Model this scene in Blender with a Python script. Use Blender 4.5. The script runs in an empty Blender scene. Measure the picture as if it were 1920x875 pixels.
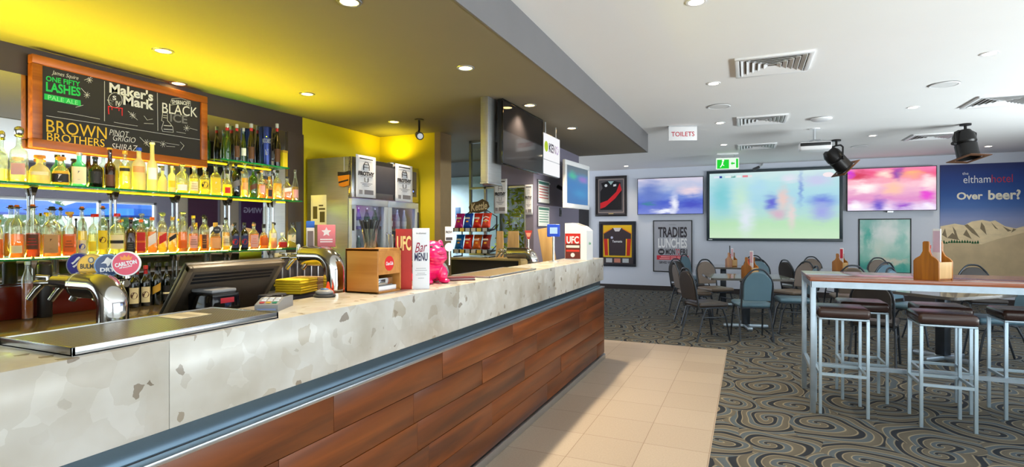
import bpy, bmesh, math, random
from mathutils import Vector, Matrix
scene = bpy.context.scene
COL = scene.collection
PI = math.pi

# ------------------------------------------------------------------ camera
FPX = 1010.0
YAW = math.atan(440.0 / FPX)
CY, SY = math.cos(YAW), math.sin(YAW)
CAM_H, HORIZON = 1.4, 432.0
cam_data = bpy.data.cameras.new('camera')
cam_data.sensor_width = 36.0
cam_data.lens = FPX / 1920.0 * 36.0
cam_data.shift_y = -(437.5 - HORIZON) / 1920.0
cam_data.clip_end = 200
cam_data.clip_start = 0.05
cam = bpy.data.objects.new('camera', cam_data)
cam.location = (0, 0, CAM_H)
cam.rotation_euler = (PI / 2, 0, YAW)
COL.objects.link(cam)
scene.camera = cam

# ------------------------------------------------------------------ render look
scene.view_settings.view_transform = 'Standard'
scene.view_settings.look = 'None'
scene.view_settings.gamma = 1.0
scene.view_settings.exposure = 0.0
scene.view_settings.use_curve_mapping = False
scene.cycles.use_denoising = True
scene.cycles.max_bounces = 10
scene.cycles.diffuse_bounces = 5
scene.cycles.glossy_bounces = 5
scene.cycles.transparent_max_bounces = 32
scene.cycles.sample_clamp_indirect = 6.0
scene.cycles.caustics_reflective = False
scene.cycles.caustics_refractive = False

# ------------------------------------------------------------------ daylight
world = bpy.data.worlds.new('world')
scene.world = world
world.use_nodes = True
bg = world.node_tree.nodes['Background']
bg.inputs[0].default_value = (0.90, 0.95, 1.0, 1)
bg.inputs[1].default_value = 3.0


def area_light(name, loc, rot, sx, sy, power, col=(1, 1, 1), spread=PI):
    l = bpy.data.lights.new(name, 'AREA')
    l.shape = 'RECTANGLE'
    l.size, l.size_y = sx, sy
    l.energy = power
    l.color = col
    l.spread = spread
    o = bpy.data.objects.new(name, l)
    o.location = loc
    o.rotation_euler = rot
    COL.objects.link(o)
    return o


def spot_light(name, loc, power, col, angle=120, blend=0.7, radius=0.04, rot=(0, 0, 0)):
    l = bpy.data.lights.new(name, 'SPOT')
    l.energy = power
    l.color = col
    l.spot_size = math.radians(angle)
    l.spot_blend = blend
    l.shadow_soft_size = radius
    o = bpy.data.objects.new(name, l)
    o.location = loc
    o.rotation_euler = rot
    COL.objects.link(o)
    return o


# daylight through the glazed side of the room and the glazed entrance end behind the camera
area_light('daylight_side', (5.80, 1.1, 1.45), (0, PI / 2, 0), 2.1, 7.0, 60, (0.93, 0.97, 1.0))
area_light('daylight_end', (1.6, -3.72, 1.5), (PI / 2, 0, 0), 7.0, 2.3, 20, (0.95, 0.98, 1.0))
# added up-facing lamps outside the glass, filling in light on the ceiling
area_light('ceiling_fill_side', (6.9, 3.6, -0.05), (0, math.radians(146), 0), 2.2, 12.0, 3700, (0.95, 0.98, 1.0))
area_light('ceiling_fill_end', (1.6, -5.0, -0.05), (math.radians(146), 0, 0), 7.0, 2.4, 420, (1.0, 0.97, 0.92))
area_light('back_room_fill', (-5.6, 7.2, 2.2), (0, 0, 0), 1.6, 1.2, 110, (0.9, 0.97, 1.0))  # added overhead fill lamp that brightens the back room

# ------------------------------------------------------------------ helpers
def at_x(px, py, X):
    u = (px - 960) / FPX
    Y = X * (-u * SY - CY) / (SY - u * CY)
    D = -SY * X + CY * Y
    return Vector((X, Y, CAM_H - (py - HORIZON) * D / FPX))


def at_y(px, py, Y):
    u = (px - 960) / FPX
    X = Y * (u * CY - SY) / (CY + u * SY)
    D = -SY * X + CY * Y
    return Vector((X, Y, CAM_H - (py - HORIZON) * D / FPX))


def at_z(px, py, Z):
    D = FPX * (CAM_H - Z) / (py - HORIZON)
    L = (px - 960) / FPX * D
    return Vector((L * CY - D * SY, L * SY + D * CY, Z))


def depth(p):
    return -SY * p[0] + CY * p[1]


def lin(c):
    out = []
    for v in c[:3]:
        v = v / 255.0
        out.append(v / 12.92 if v <= 0.04045 else ((v + 0.055) / 1.055) ** 2.4)
    return (out[0], out[1], out[2], 1.0)


class MB:
    """collects shapes into one mesh"""

    def __init__(self):
        self.bm = bmesh.new()
        self.mi = 0

    def _tag(self, faces):
        for f in faces:
            f.material_index = self.mi

    def box(self, x0, x1, y0, y1, z0, z1, bev=0.0, seg=2, M=None):
        r = bmesh.ops.create_cube(self.bm, size=1.0)
        vs = r['verts']
        for v in vs:
            v.co = Vector(((x0 + x1) / 2 + v.co.x * (x1 - x0), (y0 + y1) / 2 + v.co.y * (y1 - y0), (z0 + z1) / 2 + v.co.z * (z1 - z0)))
        fs = list({f for v in vs for f in v.link_faces})
        self._tag(fs)
        if bev > 0:
            es = list({e for v in vs for e in v.link_edges})
            rr = bmesh.ops.bevel(self.bm, geom=es, offset=bev, segments=seg, affect='EDGES', profile=0.5, clamp_overlap=True)
            self._tag(rr['faces'])
            vs = list({v for f in rr['faces'] for v in f.verts} | {v for v in vs if v.is_valid})
        if M is not None:
            bmesh.ops.transform(self.bm, matrix=M, verts=vs)
        return self

    def tube(self, pts, r, seg=10, caps=True, sq=False):
        pts = [Vector(p) for p in pts]
        n = len(pts)
        rs = r if isinstance(r, (list, tuple)) else [r] * n
        rings = []
        up = None
        for i, p in enumerate(pts):
            if i == 0:
                d = pts[1] - pts[0]
            elif i == n - 1:
                d = pts[-1] - pts[-2]
            else:
                d = (pts[i] - pts[i - 1]).normalized() + (pts[i + 1] - pts[i]).normalized()
            if d.length < 1e-9:
                d = Vector((0, 0, 1))
            d.normalize()
            if up is None:
                a = Vector((0, 0, 1)) if abs(d.z) < 0.9 else Vector((1, 0, 0))
                up = (a - d * a.dot(d)).normalized()
            else:
                up = up - d * up.dot(d)
                up.normalize()
            side = d.cross(up)
            ring = []
            for k in range(seg):
                a = 2 * PI * k / seg + (PI / 4 if sq else 0)
                ring.append(self.bm.verts.new(p + (up * math.sin(a) + side * math.cos(a)) * rs[i]))
            rings.append(ring)
        fs = []
        for i in range(n - 1):
            for k in range(seg):
                a, b = rings[i], rings[i + 1]
                fs.append(self.bm.faces.new((a[k], a[(k + 1) % seg], b[(k + 1) % seg], b[k])))
        if caps:
            fs.append(self.bm.faces.new(list(reversed(rings[0]))))
            fs.append(self.bm.faces.new(rings[-1]))
        self._tag(fs)
        return self

    def cyl(self, p0, p1, r0, r1=None, seg=16):
        return self.tube([p0, p1], [r0, r0 if r1 is None else r1], seg)

    def lathe(self, prof, seg=20, c=(0, 0, 0), sx=1.0, sy=1.0, sq=0.0, caps=True, M=None):
        """prof: (radius, z[, squareness])"""
        c = Vector(c)
        rings, nv = [], []
        for p in prof:
            r, z = p[0], p[1]
            q = p[2] if len(p) > 2 else sq
            ring = []
            for k in range(seg):
                a = 2 * PI * (k + 0.5) / seg
                ca, sa = math.cos(a), math.sin(a)
                f = 1.0
                if q > 0:
                    e = 2 + 6 * q
                    f = 1.0 / ((abs(ca) ** e + abs(sa) ** e) ** (1 / e))
                ring.append(self.bm.verts.new(c + Vector((r * f * ca * sx, r * f * sa * sy, z))))
            rings.append(ring)
            nv += ring
        fs = []
        for i in range(len(rings) - 1):
            a, b = rings[i], rings[i + 1]
            for k in range(seg):
                fs.append(self.bm.faces.new((a[k], a[(k + 1) % seg], b[(k + 1) % seg], b[k])))
        if caps:
            fs.append(self.bm.faces.new(list(reversed(rings[0]))))
            fs.append(self.bm.faces.new(rings[-1]))
        self._tag(fs)
        if M is not None:
            bmesh.ops.transform(self.bm, matrix=M, verts=nv)
        return self

    def prism(self, poly, a, b, axis='y', M=None):
        """poly: 2-D outline; axis y -> (x, z) outline extruded in y; x -> (y, z); z -> (x, y)"""
        def P(u, v, t):
            return Vector((u, t, v)) if axis == 'y' else Vector((t, u, v)) if axis == 'x' else Vector((u, v, t))
        v0 = [self.bm.verts.new(P(u, v, a)) for u, v in poly]
        v1 = [self.bm.verts.new(P(u, v, b)) for u, v in poly]
        n = len(poly)
        fs = [self.bm.faces.new(v0), self.bm.faces.new(list(reversed(v1)))]
        for i in range(n):
            fs.append(self.bm.faces.new((v0[(i + 1) % n], v0[i], v1[i], v1[(i + 1) % n])))
        self._tag(fs)
        if M is not None:
            bmesh.ops.transform(self.bm, matrix=M, verts=v0 + v1)
        return self

    def ball(self, c, r, sx=1, sy=1, sz=1, u=16, v=10, M=None):
        rr = bmesh.ops.create_uvsphere(self.bm, u_segments=u, v_segments=v, radius=r)
        vs = rr['verts']
        for w in vs:
            w.co = Vector((w.co.x * sx, w.co.y * sy, w.co.z * sz))
            if M is not None:
                w.co = M @ w.co
            w.co += Vector(c)
        self._tag({f for w in vs for f in w.link_faces})
        return self

    def quad(self, a, b, c, d):
        vs = [self.bm.verts.new(Vector(p)) for p in (a, b, c, d)]
        self._tag([self.bm.faces.new(vs)])
        return self

    def build(self, name, mat, parent=None, world=False, smooth=True, angle=40, M=None):
        bm = self.bm
        bmesh.ops.recalc_face_normals(bm, faces=bm.faces[:])
        if M is not None:
            bmesh.ops.transform(bm, matrix=M, verts=bm.verts[:])
        if world and parent is not None:
            off = Vector((0, 0, 0))
            p = parent
            while p is not None:
                off += p.location
                p = p.parent
            bmesh.ops.translate(bm, vec=-off, verts=bm.verts[:])
        me = bpy.data.meshes.new(name)
        bm.to_mesh(me)
        bm.free()
        for m in (mat if isinstance(mat, (list, tuple)) else [mat]):
            me.materials.append(m)
        if smooth:
            me.polygons.foreach_set('use_smooth', [True] * len(me.polygons))
            me.set_sharp_from_angle(angle=math.radians(angle))
        o = bpy.data.objects.new(name, me)
        COL.objects.link(o)
        if parent is not None:
            o.parent = parent
        return o


def tag(o, label=None, cat=None, group=None, kind=None):
    if label:
        o['label'] = label
    if cat:
        o['category'] = cat
    if group:
        o['group'] = group
    if kind:
        o['kind'] = kind
    return o


def thing(name, label, cat, loc=(0, 0, 0), rz=0.0, group=None):
    o = bpy.data.objects.new(name, None)
    o.empty_display_size = 0.05
    o.location = loc
    o.rotation_euler = (0, 0, rz)
    COL.objects.link(o)
    return tag(o, label, cat, group)


def copy_tree(o, parent=None):
    c = o.copy()
    COL.objects.link(c)
    if parent is not None:
        c.parent = parent
    for ch in list(o.children):
        copy_tree(ch, c)
    return c


def place_copy(src, loc, rz, label, group=None):
    c = copy_tree(src)
    c.location = loc
    c.rotation_euler = (0, 0, rz)
    c['label'] = label
    if group:
        c['group'] = group
    return c


def basis(o, x, y):
    x = Vector(x).normalized()
    y = Vector(y).normalized()
    z = x.cross(y)
    M = Matrix.Identity(4)
    for i in range(3):
        M[i][0], M[i][1], M[i][2], M[i][3] = x[i], y[i], z[i], o[i]
    return M


def lettering(s, w, h, M, mat, parent, name='lettering', bold=0.0, shear=0.0, d=0.0012, world=True, spacing=1.0):
    """writing fitted to a w x h box centred on M (x = reading direction, y = up)"""
    cu = bpy.data.curves.new('t', 'FONT')
    cu.body = s
    cu.align_x = 'CENTER'
    cu.extrude = 0.01
    cu.offset = bold
    cu.shear = shear
    cu.space_character = spacing
    cu.resolution_u = 3
    ob = bpy.data.objects.new('t', cu)
    me = bpy.data.meshes.new_from_object(ob)
    bpy.data.objects.remove(ob)
    bpy.data.curves.remove(cu)
    xs = [v.co.x for v in me.vertices]
    ys = [v.co.y for v in me.vertices]
    x0, x1, y0, y1 = min(xs), max(xs), min(ys), max(ys)
    fx, fy = w / (x1 - x0), h / (y1 - y0)
    off = Vector((0, 0, 0))
    if world:
        p = parent
        while p is not None:
            off += p.location
            p = p.parent
    for v in me.vertices:
        c = Vector(((v.co.x - (x0 + x1) / 2) * fx, (v.co.y - (y0 + y1) / 2) * fy, d if v.co.z > 0 else 0.0))
        v.co = (M @ c) - off
    me.materials.clear()
    me.materials.append(mat)
    me.name = name
    o = bpy.data.objects.new(name, me)
    COL.objects.link(o)
    o.parent = parent
    return o


# ------------------------------------------------------------------ materials
def new_mat(name):
    m = bpy.data.materials.new(name)
    m.use_nodes = True
    nt = m.node_tree
    nt.nodes.clear()
    out = nt.nodes.new('ShaderNodeOutputMaterial')
    return m, nt, out


def N(nt, t, **kw):
    n = nt.nodes.new(t)
    for k, v in kw.items():
        setattr(n, k, v)
    return n


def pmat(name, col, rough=0.5, metal=0.0, var=0.06, scale=12.0, bump=0.0, bscale=None, emit=None, estr=0.0, spec=0.5, stretch=None, coat=0.0, alpha=1.0):
    m, nt, out = new_mat(name)
    b = N(nt, 'ShaderNodeBsdfPrincipled')
    L = nt.links
    tc = N(nt, 'ShaderNodeTexCoord')
    mp = N(nt, 'ShaderNodeMapping')
    if stretch:
        mp.inputs['Scale'].default_value = stretch
    L.new(tc.outputs['Object'], mp.inputs['Vector'])
    nz = N(nt, 'ShaderNodeTexNoise')
    nz.inputs['Scale'].default_value = scale
    nz.inputs['Detail'].default_value = 4
    L.new(mp.outputs['Vector'], nz.inputs['Vector'])
    c = lin(col)
    mr = N(nt, 'ShaderNodeMapRange')
    mr.inputs['To Min'].default_value = 1 - var * 2
    mr.inputs['To Max'].default_value = 1 + var * 2
    L.new(nz.outputs['Fac'], mr.inputs['Value'])
    mx = N(nt, 'ShaderNodeMix', data_type='RGBA', blend_type='MULTIPLY')
    mx.inputs['Factor'].default_value = 1
    mx.inputs['A'].default_value = c
    L.new(mr.outputs['Result'], mx.inputs['B'])
    L.new(mx.outputs['Result'], b.inputs['Base Color'])
    b.inputs['Roughness'].default_value = rough
    b.inputs['Metallic'].default_value = metal
    b.inputs['Specular IOR Level'].default_value = spec
    b.inputs['Coat Weight'].default_value = coat
    b.inputs['Alpha'].default_value = alpha
    if bump > 0:
        bp = N(nt, 'ShaderNodeBump')
        bp.inputs['Strength'].default_value = bump
        bp.inputs['Distance'].default_value = 0.01
        if bscale:
            n2 = N(nt, 'ShaderNodeTexNoise')
            n2.inputs['Scale'].default_value = bscale
            L.new(mp.outputs['Vector'], n2.inputs['Vector'])
            L.new(n2.outputs['Fac'], bp.inputs['Height'])
        else:
            L.new(nz.outputs['Fac'], bp.inputs['Height'])
        L.new(bp.outputs['Normal'], b.inputs['Normal'])
    if emit:
        b.inputs['Emission Color'].default_value = lin(emit)
        b.inputs['Emission Strength'].default_value = estr
    L.new(b.outputs['BSDF'], out.inputs['Surface'])
    return m


def wood_mat(name, c0, c1, scale=3.0, rough=0.4, axis=1, island=0.25, coat=0.0):
    """streaky timber, grain along an axis, tone changing from board to board"""
    m, nt, out = new_mat(name)
    L = nt.links
    b = N(nt, 'ShaderNodeBsdfPrincipled')
    tc = N(nt, 'ShaderNodeTexCoord')
    mp = N(nt, 'ShaderNodeMapping')
    sc = [scale * 7] * 3
    sc[axis] = scale * 0.5
    mp.inputs['Scale'].default_value = sc
    L.new(tc.outputs['Object'], mp.inputs['Vector'])
    geo = N(nt, 'ShaderNodeNewGeometry')
    ad = N(nt, 'ShaderNodeVectorMath', operation='ADD')
    cb = N(nt, 'ShaderNodeVectorMath', operation='SCALE')
    cb.inputs[0].default_value = (7.3, 5.1, 9.7)
    L.new(geo.outputs['Random Per Island'], cb.inputs['Scale'])
    L.new(mp.outputs['Vector'], ad.inputs[0])
    L.new(cb.outputs['Vector'], ad.inputs[1])
    nz = N(nt, 'ShaderNodeTexNoise')
    nz.inputs['Scale'].default_value = 1.0
    nz.inputs['Detail'].default_value = 6
    nz.inputs['Distortion'].default_value = 0.6
    L.new(ad.outputs['Vector'], nz.inputs['Vector'])
    rp = N(nt, 'ShaderNodeValToRGB')
    rp.color_ramp.elements[0].position = 0.3
    rp.color_ramp.elements[1].position = 0.72
    rp.color_ramp.elements[0].color = lin(c0)
    rp.color_ramp.elements[1].color = lin(c1)
    L.new(nz.outputs['Fac'], rp.inputs['Fac'])
    mr = N(nt, 'ShaderNodeMapRange')
    mr.inputs['To Min'].default_value = 1 - island
    mr.inputs['To Max'].default_value = 1 + island
    L.new(geo.outputs['Random Per Island'], mr.inputs['Value'])
    mx = N(nt, 'ShaderNodeMix', data_type='RGBA', blend_type='MULTIPLY')
    mx.inputs['Factor'].default_value = 1
    L.new(rp.outputs['Color'], mx.inputs['A'])
    L.new(mr.outputs['Result'], mx.inputs['B'])
    L.new(mx.outputs['Result'], b.inputs['Base Color'])
    b.inputs['Roughness'].default_value = rough
    b.inputs['Coat Weight'].default_value = coat
    b.inputs['Coat Roughness'].default_value = 0.2
    L.new(b.outputs['BSDF'], out.inputs['Surface'])
    return m


def glass_mat(name, col, gloss=0.06, rough=0.02, body=0.0, fres=0.6):
    """clear or tinted glass: what lies behind shows through, the surface mirrors at grazing angles"""
    m, nt, out = new_mat(name)
    L = nt.links
    tr = N(nt, 'ShaderNodeBsdfTransparent')
    tr.inputs['Color'].default_value = lin(col)
    base = tr
    if body > 0:
        tl = N(nt, 'ShaderNodeBsdfTranslucent')
        tl.inputs['Color'].default_value = lin(col)
        df = N(nt, 'ShaderNodeBsdfDiffuse')
        df.inputs['Color'].default_value = lin(col)
        m0 = N(nt, 'ShaderNodeMixShader')
        m0.inputs[0].default_value = 0.35
        L.new(tl.outputs[0], m0.inputs[1])
        L.new(df.outputs[0], m0.inputs[2])
        m1 = N(nt, 'ShaderNodeMixShader')
        m1.inputs[0].default_value = body
        L.new(tr.outputs[0], m1.inputs[1])
        L.new(m0.outputs[0], m1.inputs[2])
        base = m1
    gl = N(nt, 'ShaderNodeBsdfGlossy')
    gl.inputs['Roughness'].default_value = rough
    lw = N(nt, 'ShaderNodeLayerWeight')
    lw.inputs['Blend'].default_value = 0.25
    mt = N(nt, 'ShaderNodeMath', operation='MULTIPLY_ADD')
    mt.inputs[1].default_value = fres
    mt.inputs[2].default_value = gloss
    L.new(lw.outputs['Facing'], mt.inputs[0])
    mx = N(nt, 'ShaderNodeMixShader')
    L.new(mt.outputs[0], mx.inputs[0])
    L.new(base.outputs[0], mx.inputs[1])
    L.new(gl.outputs[0], mx.inputs[2])
    L.new(mx.outputs[0], out.inputs['Surface'])
    return m


def emit_mat(name, col, s):
    m, nt, out = new_mat(name)
    e = N(nt, 'ShaderNodeEmission')
    e.inputs['Color'].default_value = lin(col)
    e.inputs['Strength'].default_value = s
    nt.links.new(e.outputs[0], out.inputs['Surface'])
    return m


def ramp(nt, stops, interp='LINEAR'):
    r = N(nt, 'ShaderNodeValToRGB')
    cr = r.color_ramp
    cr.interpolation = interp
    while len(cr.elements) < len(stops):
        cr.elements.new(0.5)
    for e, (p, c) in zip(cr.elements, stops):
        e.position = p
        e.color = lin(c)
    return r


def carpet_mat():
    m, nt, out = new_mat('swirl_carpet')
    L = nt.links
    b = N(nt, 'ShaderNodeBsdfPrincipled')
    tc = N(nt, 'ShaderNodeTexCoord')
    mp = N(nt, 'ShaderNodeMapping')
    mp.inputs['Scale'].default_value = (2.1, 2.1, 0)
    L.new(tc.outputs['Object'], mp.inputs['Vector'])
    nz = N(nt, 'ShaderNodeTexNoise')
    nz.inputs['Scale'].default_value = 0.9
    nz.inputs['Detail'].default_value = 1.0
    L.new(mp.outputs['Vector'], nz.inputs['Vector'])
    s = N(nt, 'ShaderNodeVectorMath', operation='SUBTRACT')
    s.inputs[1].default_value = (0.5, 0.5, 0.5)
    L.new(nz.outputs['Color'], s.inputs[0])
    sc = N(nt, 'ShaderNodeVectorMath', operation='SCALE')
    sc.inputs['Scale'].default_value = 0.7
    L.new(s.outputs[0], sc.inputs[0])
    ad = N(nt, 'ShaderNodeVectorMath', operation='ADD')
    L.new(mp.outputs['Vector'], ad.inputs[0])
    L.new(sc.outputs[0], ad.inputs[1])
    flat = N(nt, 'ShaderNodeVectorMath', operation='MULTIPLY')
    flat.inputs[1].default_value = (1, 1, 0)
    L.new(ad.outputs[0], flat.inputs[0])
    vo = N(nt, 'ShaderNodeTexVoronoi', voronoi_dimensions='2D')
    vo.inputs['Scale'].default_value = 1.0
    vo.inputs['Randomness'].default_value = 0.75
    L.new(flat.outputs[0], vo.inputs['Vector'])
    d = N(nt, 'ShaderNodeVectorMath', operation='SUBTRACT')
    L.new(flat.outputs[0], d.inputs[0])
    L.new(vo.outputs['Position'], d.inputs[1])
    sp = N(nt, 'ShaderNodeSeparateXYZ')
    L.new(d.outputs[0], sp.inputs[0])
    at = N(nt, 'ShaderNodeMath', operation='ARCTAN2')
    L.new(sp.outputs['Y'], at.inputs[0])
    L.new(sp.outputs['X'], at.inputs[1])
    an = N(nt, 'ShaderNodeMath', operation='DIVIDE')
    an.inputs[1].default_value = 2 * PI
    L.new(at.outputs[0], an.inputs[0])
    rr = N(nt, 'ShaderNodeMath', operation='MULTIPLY')
    rr.inputs[1].default_value = 3.6
    L.new(vo.outputs['Distance'], rr.inputs[0])
    sm = N(nt, 'ShaderNodeMath', operation='ADD')
    L.new(an.outputs[0], sm.inputs[0])
    L.new(rr.outputs[0], sm.inputs[1])
    fr = N(nt, 'ShaderNodeMath', operation='FRACT')
    L.new(sm.outputs[0], fr.inputs[0])
    rp = ramp(nt, [(0.0, (152, 142, 120)), (0.04, (97, 93, 84)), (0.34, (91, 87, 79)), (0.38, (146, 136, 116)), (0.43, (46, 50, 57)), (0.64, (42, 46, 54)), (0.69, (136, 129, 113)),
                   (0.73, (84, 93, 100)), (0.95, (79, 88, 96)), (1.0, (146, 136, 116))])
    L.new(fr.outputs[0], rp.inputs['Fac'])
    fz = N(nt, 'ShaderNodeTexNoise')
    fz.inputs['Scale'].default_value = 260
    L.new(tc.outputs['Object'], fz.inputs['Vector'])
    mr = N(nt, 'ShaderNodeMapRange')
    mr.inputs['To Min'].default_value = 0.62
    mr.inputs['To Max'].default_value = 1.3
    L.new(fz.outputs['Fac'], mr.inputs['Value'])
    mx = N(nt, 'ShaderNodeMix', data_type='RGBA', blend_type='MULTIPLY')
    mx.inputs['Factor'].default_value = 1
    L.new(rp.outputs['Color'], mx.inputs['A'])
    L.new(mr.outputs['Result'], mx.inputs['B'])
    L.new(mx.outputs['Result'], b.inputs['Base Color'])
    b.inputs['Roughness'].default_value = 0.95
    b.inputs['Specular IOR Level'].default_value = 0.1
    L.new(b.outputs[0], out.inputs['Surface'])
    return m


def tile_mat():
    m, nt, out = new_mat('floor_tile')
    L = nt.links
    b = N(nt, 'ShaderNodeBsdfPrincipled')
    tc = N(nt, 'ShaderNodeTexCoord')
    mp = N(nt, 'ShaderNodeMapping')
    mp.inputs['Location'].default_value = (0.216, 0.06, 0)   # joints fall on the measured grid
    L.new(tc.outputs['Object'], mp.inputs['Vector'])
    br = N(nt, 'ShaderNodeTexBrick')
    br.offset = 0.0
    br.inputs['Scale'].default_value = 1.0
    br.inputs['Brick Width'].default_value = 0.407
    br.inputs['Row Height'].default_value = 0.407
    br.inputs['Mortar Size'].default_value = 0.0022
    br.inputs['Mortar Smooth'].default_value = 0.3
    br.inputs['Color1'].default_value = lin((172, 158, 142))
    br.inputs['Color2'].default_value = lin((164, 149, 133))
    br.inputs['Mortar'].default_value = lin((120, 98, 78))
    L.new(mp.outputs['Vector'], br.inputs['Vector'])
    nz = N(nt, 'ShaderNodeTexNoise')
    nz.inputs['Scale'].default_value = 90
    nz.inputs['Detail'].default_value = 5
    L.new(tc.outputs['Object'], nz.inputs['Vector'])
    mr = N(nt, 'ShaderNodeMapRange')
    mr.inputs['To Min'].default_value = 0.82
    mr.inputs['To Max'].default_value = 1.16
    L.new(nz.outputs['Fac'], mr.inputs['Value'])
    mx = N(nt, 'ShaderNodeMix', data_type='RGBA', blend_type='MULTIPLY')
    mx.inputs['Factor'].default_value = 1
    L.new(br.outputs['Color'], mx.inputs['A'])
    L.new(mr.outputs['Result'], mx.inputs['B'])
    L.new(mx.outputs['Result'], b.inputs['Base Color'])
    b.inputs['Roughness'].default_value = 0.42
    L.new(b.outputs[0], out.inputs['Surface'])
    return m


def stone_mat():
    m, nt, out = new_mat('fossil_limestone')
    L = nt.links
    b = N(nt, 'ShaderNodeBsdfPrincipled')
    tc = N(nt, 'ShaderNodeTexCoord')
    wn = N(nt, 'ShaderNodeTexNoise')
    wn.inputs['Scale'].default_value = 9
    wn.inputs['Detail'].default_value = 5
    L.new(tc.outputs['Object'], wn.inputs['Vector'])
    wp = N(nt, 'ShaderNodeMix', data_type='RGBA', blend_type='LINEAR_LIGHT')
    wp.inputs['Factor'].default_value = 0.035
    L.new(tc.outputs['Object'], wp.inputs['A'])
    L.new(wn.outputs['Color'], wp.inputs['B'])
    v1 = N(nt, 'ShaderNodeTexVoronoi')
    v1.inputs['Scale'].default_value = 15
    L.new(wp.outputs['Result'], v1.inputs['Vector'])
    bw = N(nt, 'ShaderNodeSeparateColor')
    L.new(v1.outputs['Color'], bw.inputs[0])
    r1 = ramp(nt, [(0.0, (186, 178, 164)), (0.05, (198, 192, 182)), (0.10, (206, 203, 197)), (0.80, (208, 206, 201)), (0.92, (213, 211, 207)), (1.0, (217, 216, 212))])
    L.new(bw.outputs[0], r1.inputs['Fac'])
    v2 = N(nt, 'ShaderNodeTexVoronoi')
    v2.inputs['Scale'].default_value = 38
    L.new(wp.outputs['Result'], v2.inputs['Vector'])
    b2 = N(nt, 'ShaderNodeSeparateColor')
    L.new(v2.outputs['Color'], b2.inputs[0])
    r2 = ramp(nt, [(0.0, (130, 112, 96)), (0.012, (186, 170, 150)), (0.03, (255, 255, 255)), (1.0, (255, 255, 255))])
    L.new(b2.outputs[0], r2.inputs['Fac'])
    cl = N(nt, 'ShaderNodeTexNoise')
    cl.inputs['Scale'].default_value = 5
    cl.inputs['Detail'].default_value = 3
    L.new(tc.outputs['Object'], cl.inputs['Vector'])
    r3 = ramp(nt, [(0.3, (226, 220, 210)), (0.7, (255, 255, 255))])
    L.new(cl.outputs['Fac'], r3.inputs['Fac'])
    m1 = N(nt, 'ShaderNodeMix', data_type='RGBA', blend_type='MULTIPLY')
    m1.inputs['Factor'].default_value = 0.75
    L.new(r1.outputs['Color'], m1.inputs['A'])
    L.new(r2.outputs['Color'], m1.inputs['B'])
    m2 = N(nt, 'ShaderNodeMix', data_type='RGBA', blend_type='MULTIPLY')
    m2.inputs['Factor'].default_value = 1
    L.new(m1.outputs['Result'], m2.inputs['A'])
    L.new(r3.outputs['Color'], m2.inputs['B'])
    L.new(m2.outputs['Result'], b.inputs['Base Color'])
    b.inputs['Roughness'].default_value = 0.22
    L.new(b.outputs[0], out.inputs['Surface'])
    return m


M_ = {}
M_['carpet'] = carpet_mat()
M_['tile'] = tile_mat()
M_['stone'] = stone_mat()
M_['ceil'] = pmat('ceiling_white', (244, 243, 242), 0.9, var=0.01, scale=2)
M_['barceil'] = pmat('bar_ceiling_taupe', (122, 114, 98), 0.75, var=0.03, scale=2)
M_['bulk'] = pmat('bulkhead_grey', (112, 110, 112), 0.75, var=0.03, scale=3)
M_['wallf'] = pmat('wall_paint_grey_white', (218, 223, 236), 0.85, var=0.01, scale=2)
M_['wallw'] = pmat('wall_paint_warm', (214, 208, 204), 0.85, var=0.01, scale=2)
M_['yellow'] = pmat('wall_paint_yellow', (226, 204, 20), 0.7, var=0.02, scale=2)
M_['purple'] = pmat('wall_paint_purple_grey', (122, 116, 134), 0.8, var=0.02, scale=3)
M_['brown'] = pmat('wall_panel_dark_brown', (70, 58, 54), 0.5, var=0.06, scale=3)
M_['dark'] = pmat('dark_paint', (40, 36, 36), 0.5, var=0.05)
M_['mirror'] = pmat('mirror_silver', (222, 226, 228), 0.015, 1.0, var=0.0)
M_['chrome'] = pmat('polished_chrome', (214, 214, 212), 0.10, 1.0, var=0.03, scale=20)
M_['steel'] = pmat('brushed_steel', (186, 186, 184), 0.46, 1.0, var=0.08, scale=6, stretch=(1, 1, 26))
M_['steelh'] = pmat('brushed_steel_flat', (190, 190, 190), 0.24, 1.0, var=0.08, scale=5, stretch=(26, 1, 1))
M_['alu'] = pmat('aluminium', (205, 208, 212), 0.32, 1.0, var=0.04)
M_['galv'] = pmat('galvanised_steel', (172, 186, 198), 0.36, 0.85, var=0.10, scale=14)
M_['tubew'] = pmat('silver_powder_coat', (186, 206, 220), 0.35, 0.5, var=0.03)
M_['black'] = pmat('black_plastic', (22, 22, 24), 0.4, var=0.05)
M_['blackg'] = pmat('black_gloss', (10, 10, 12), 0.08, var=0.02)
M_['charcoal'] = pmat('charcoal_plastic', (58, 58, 62), 0.45, var=0.05)
M_['grey'] = pmat('grey_plastic', (128, 130, 134), 0.45, var=0.03)
M_['white'] = pmat('white_plastic', (238, 238, 240), 0.4, var=0.01)
M_['paper'] = pmat('paper_white', (236, 236, 240), 0.8, var=0.02)
M_['panelwood'] = wood_mat('red_brown_panel_timber', (72, 31, 6), (130, 66, 17), 2.0, 0.4, 1, 0.22, 0.12)
M_['framewood'] = wood_mat('chestnut_frame_timber', (140, 68, 14), (196, 108, 36), 2.5, 0.4, 1, 0.12)
M_['bamboo'] = wood_mat('bamboo_ply', (176, 112, 44), (206, 144, 70), 3.0, 0.4, 0, 0.05)
M_['honey'] = wood_mat('honey_timber', (132, 74, 12), (192, 124, 34), 2.5, 0.35, 2, 0.1)
M_['pine'] = wood_mat('pale_timber_board', (190, 150, 96), (222, 186, 130), 2.5, 0.5, 2, 0.1)
M_['tabletop'] = wood_mat('table_red_timber', (120, 62, 40), (168, 98, 66), 1.6, 0.14, 0, 0.1, 0.6)
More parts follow.
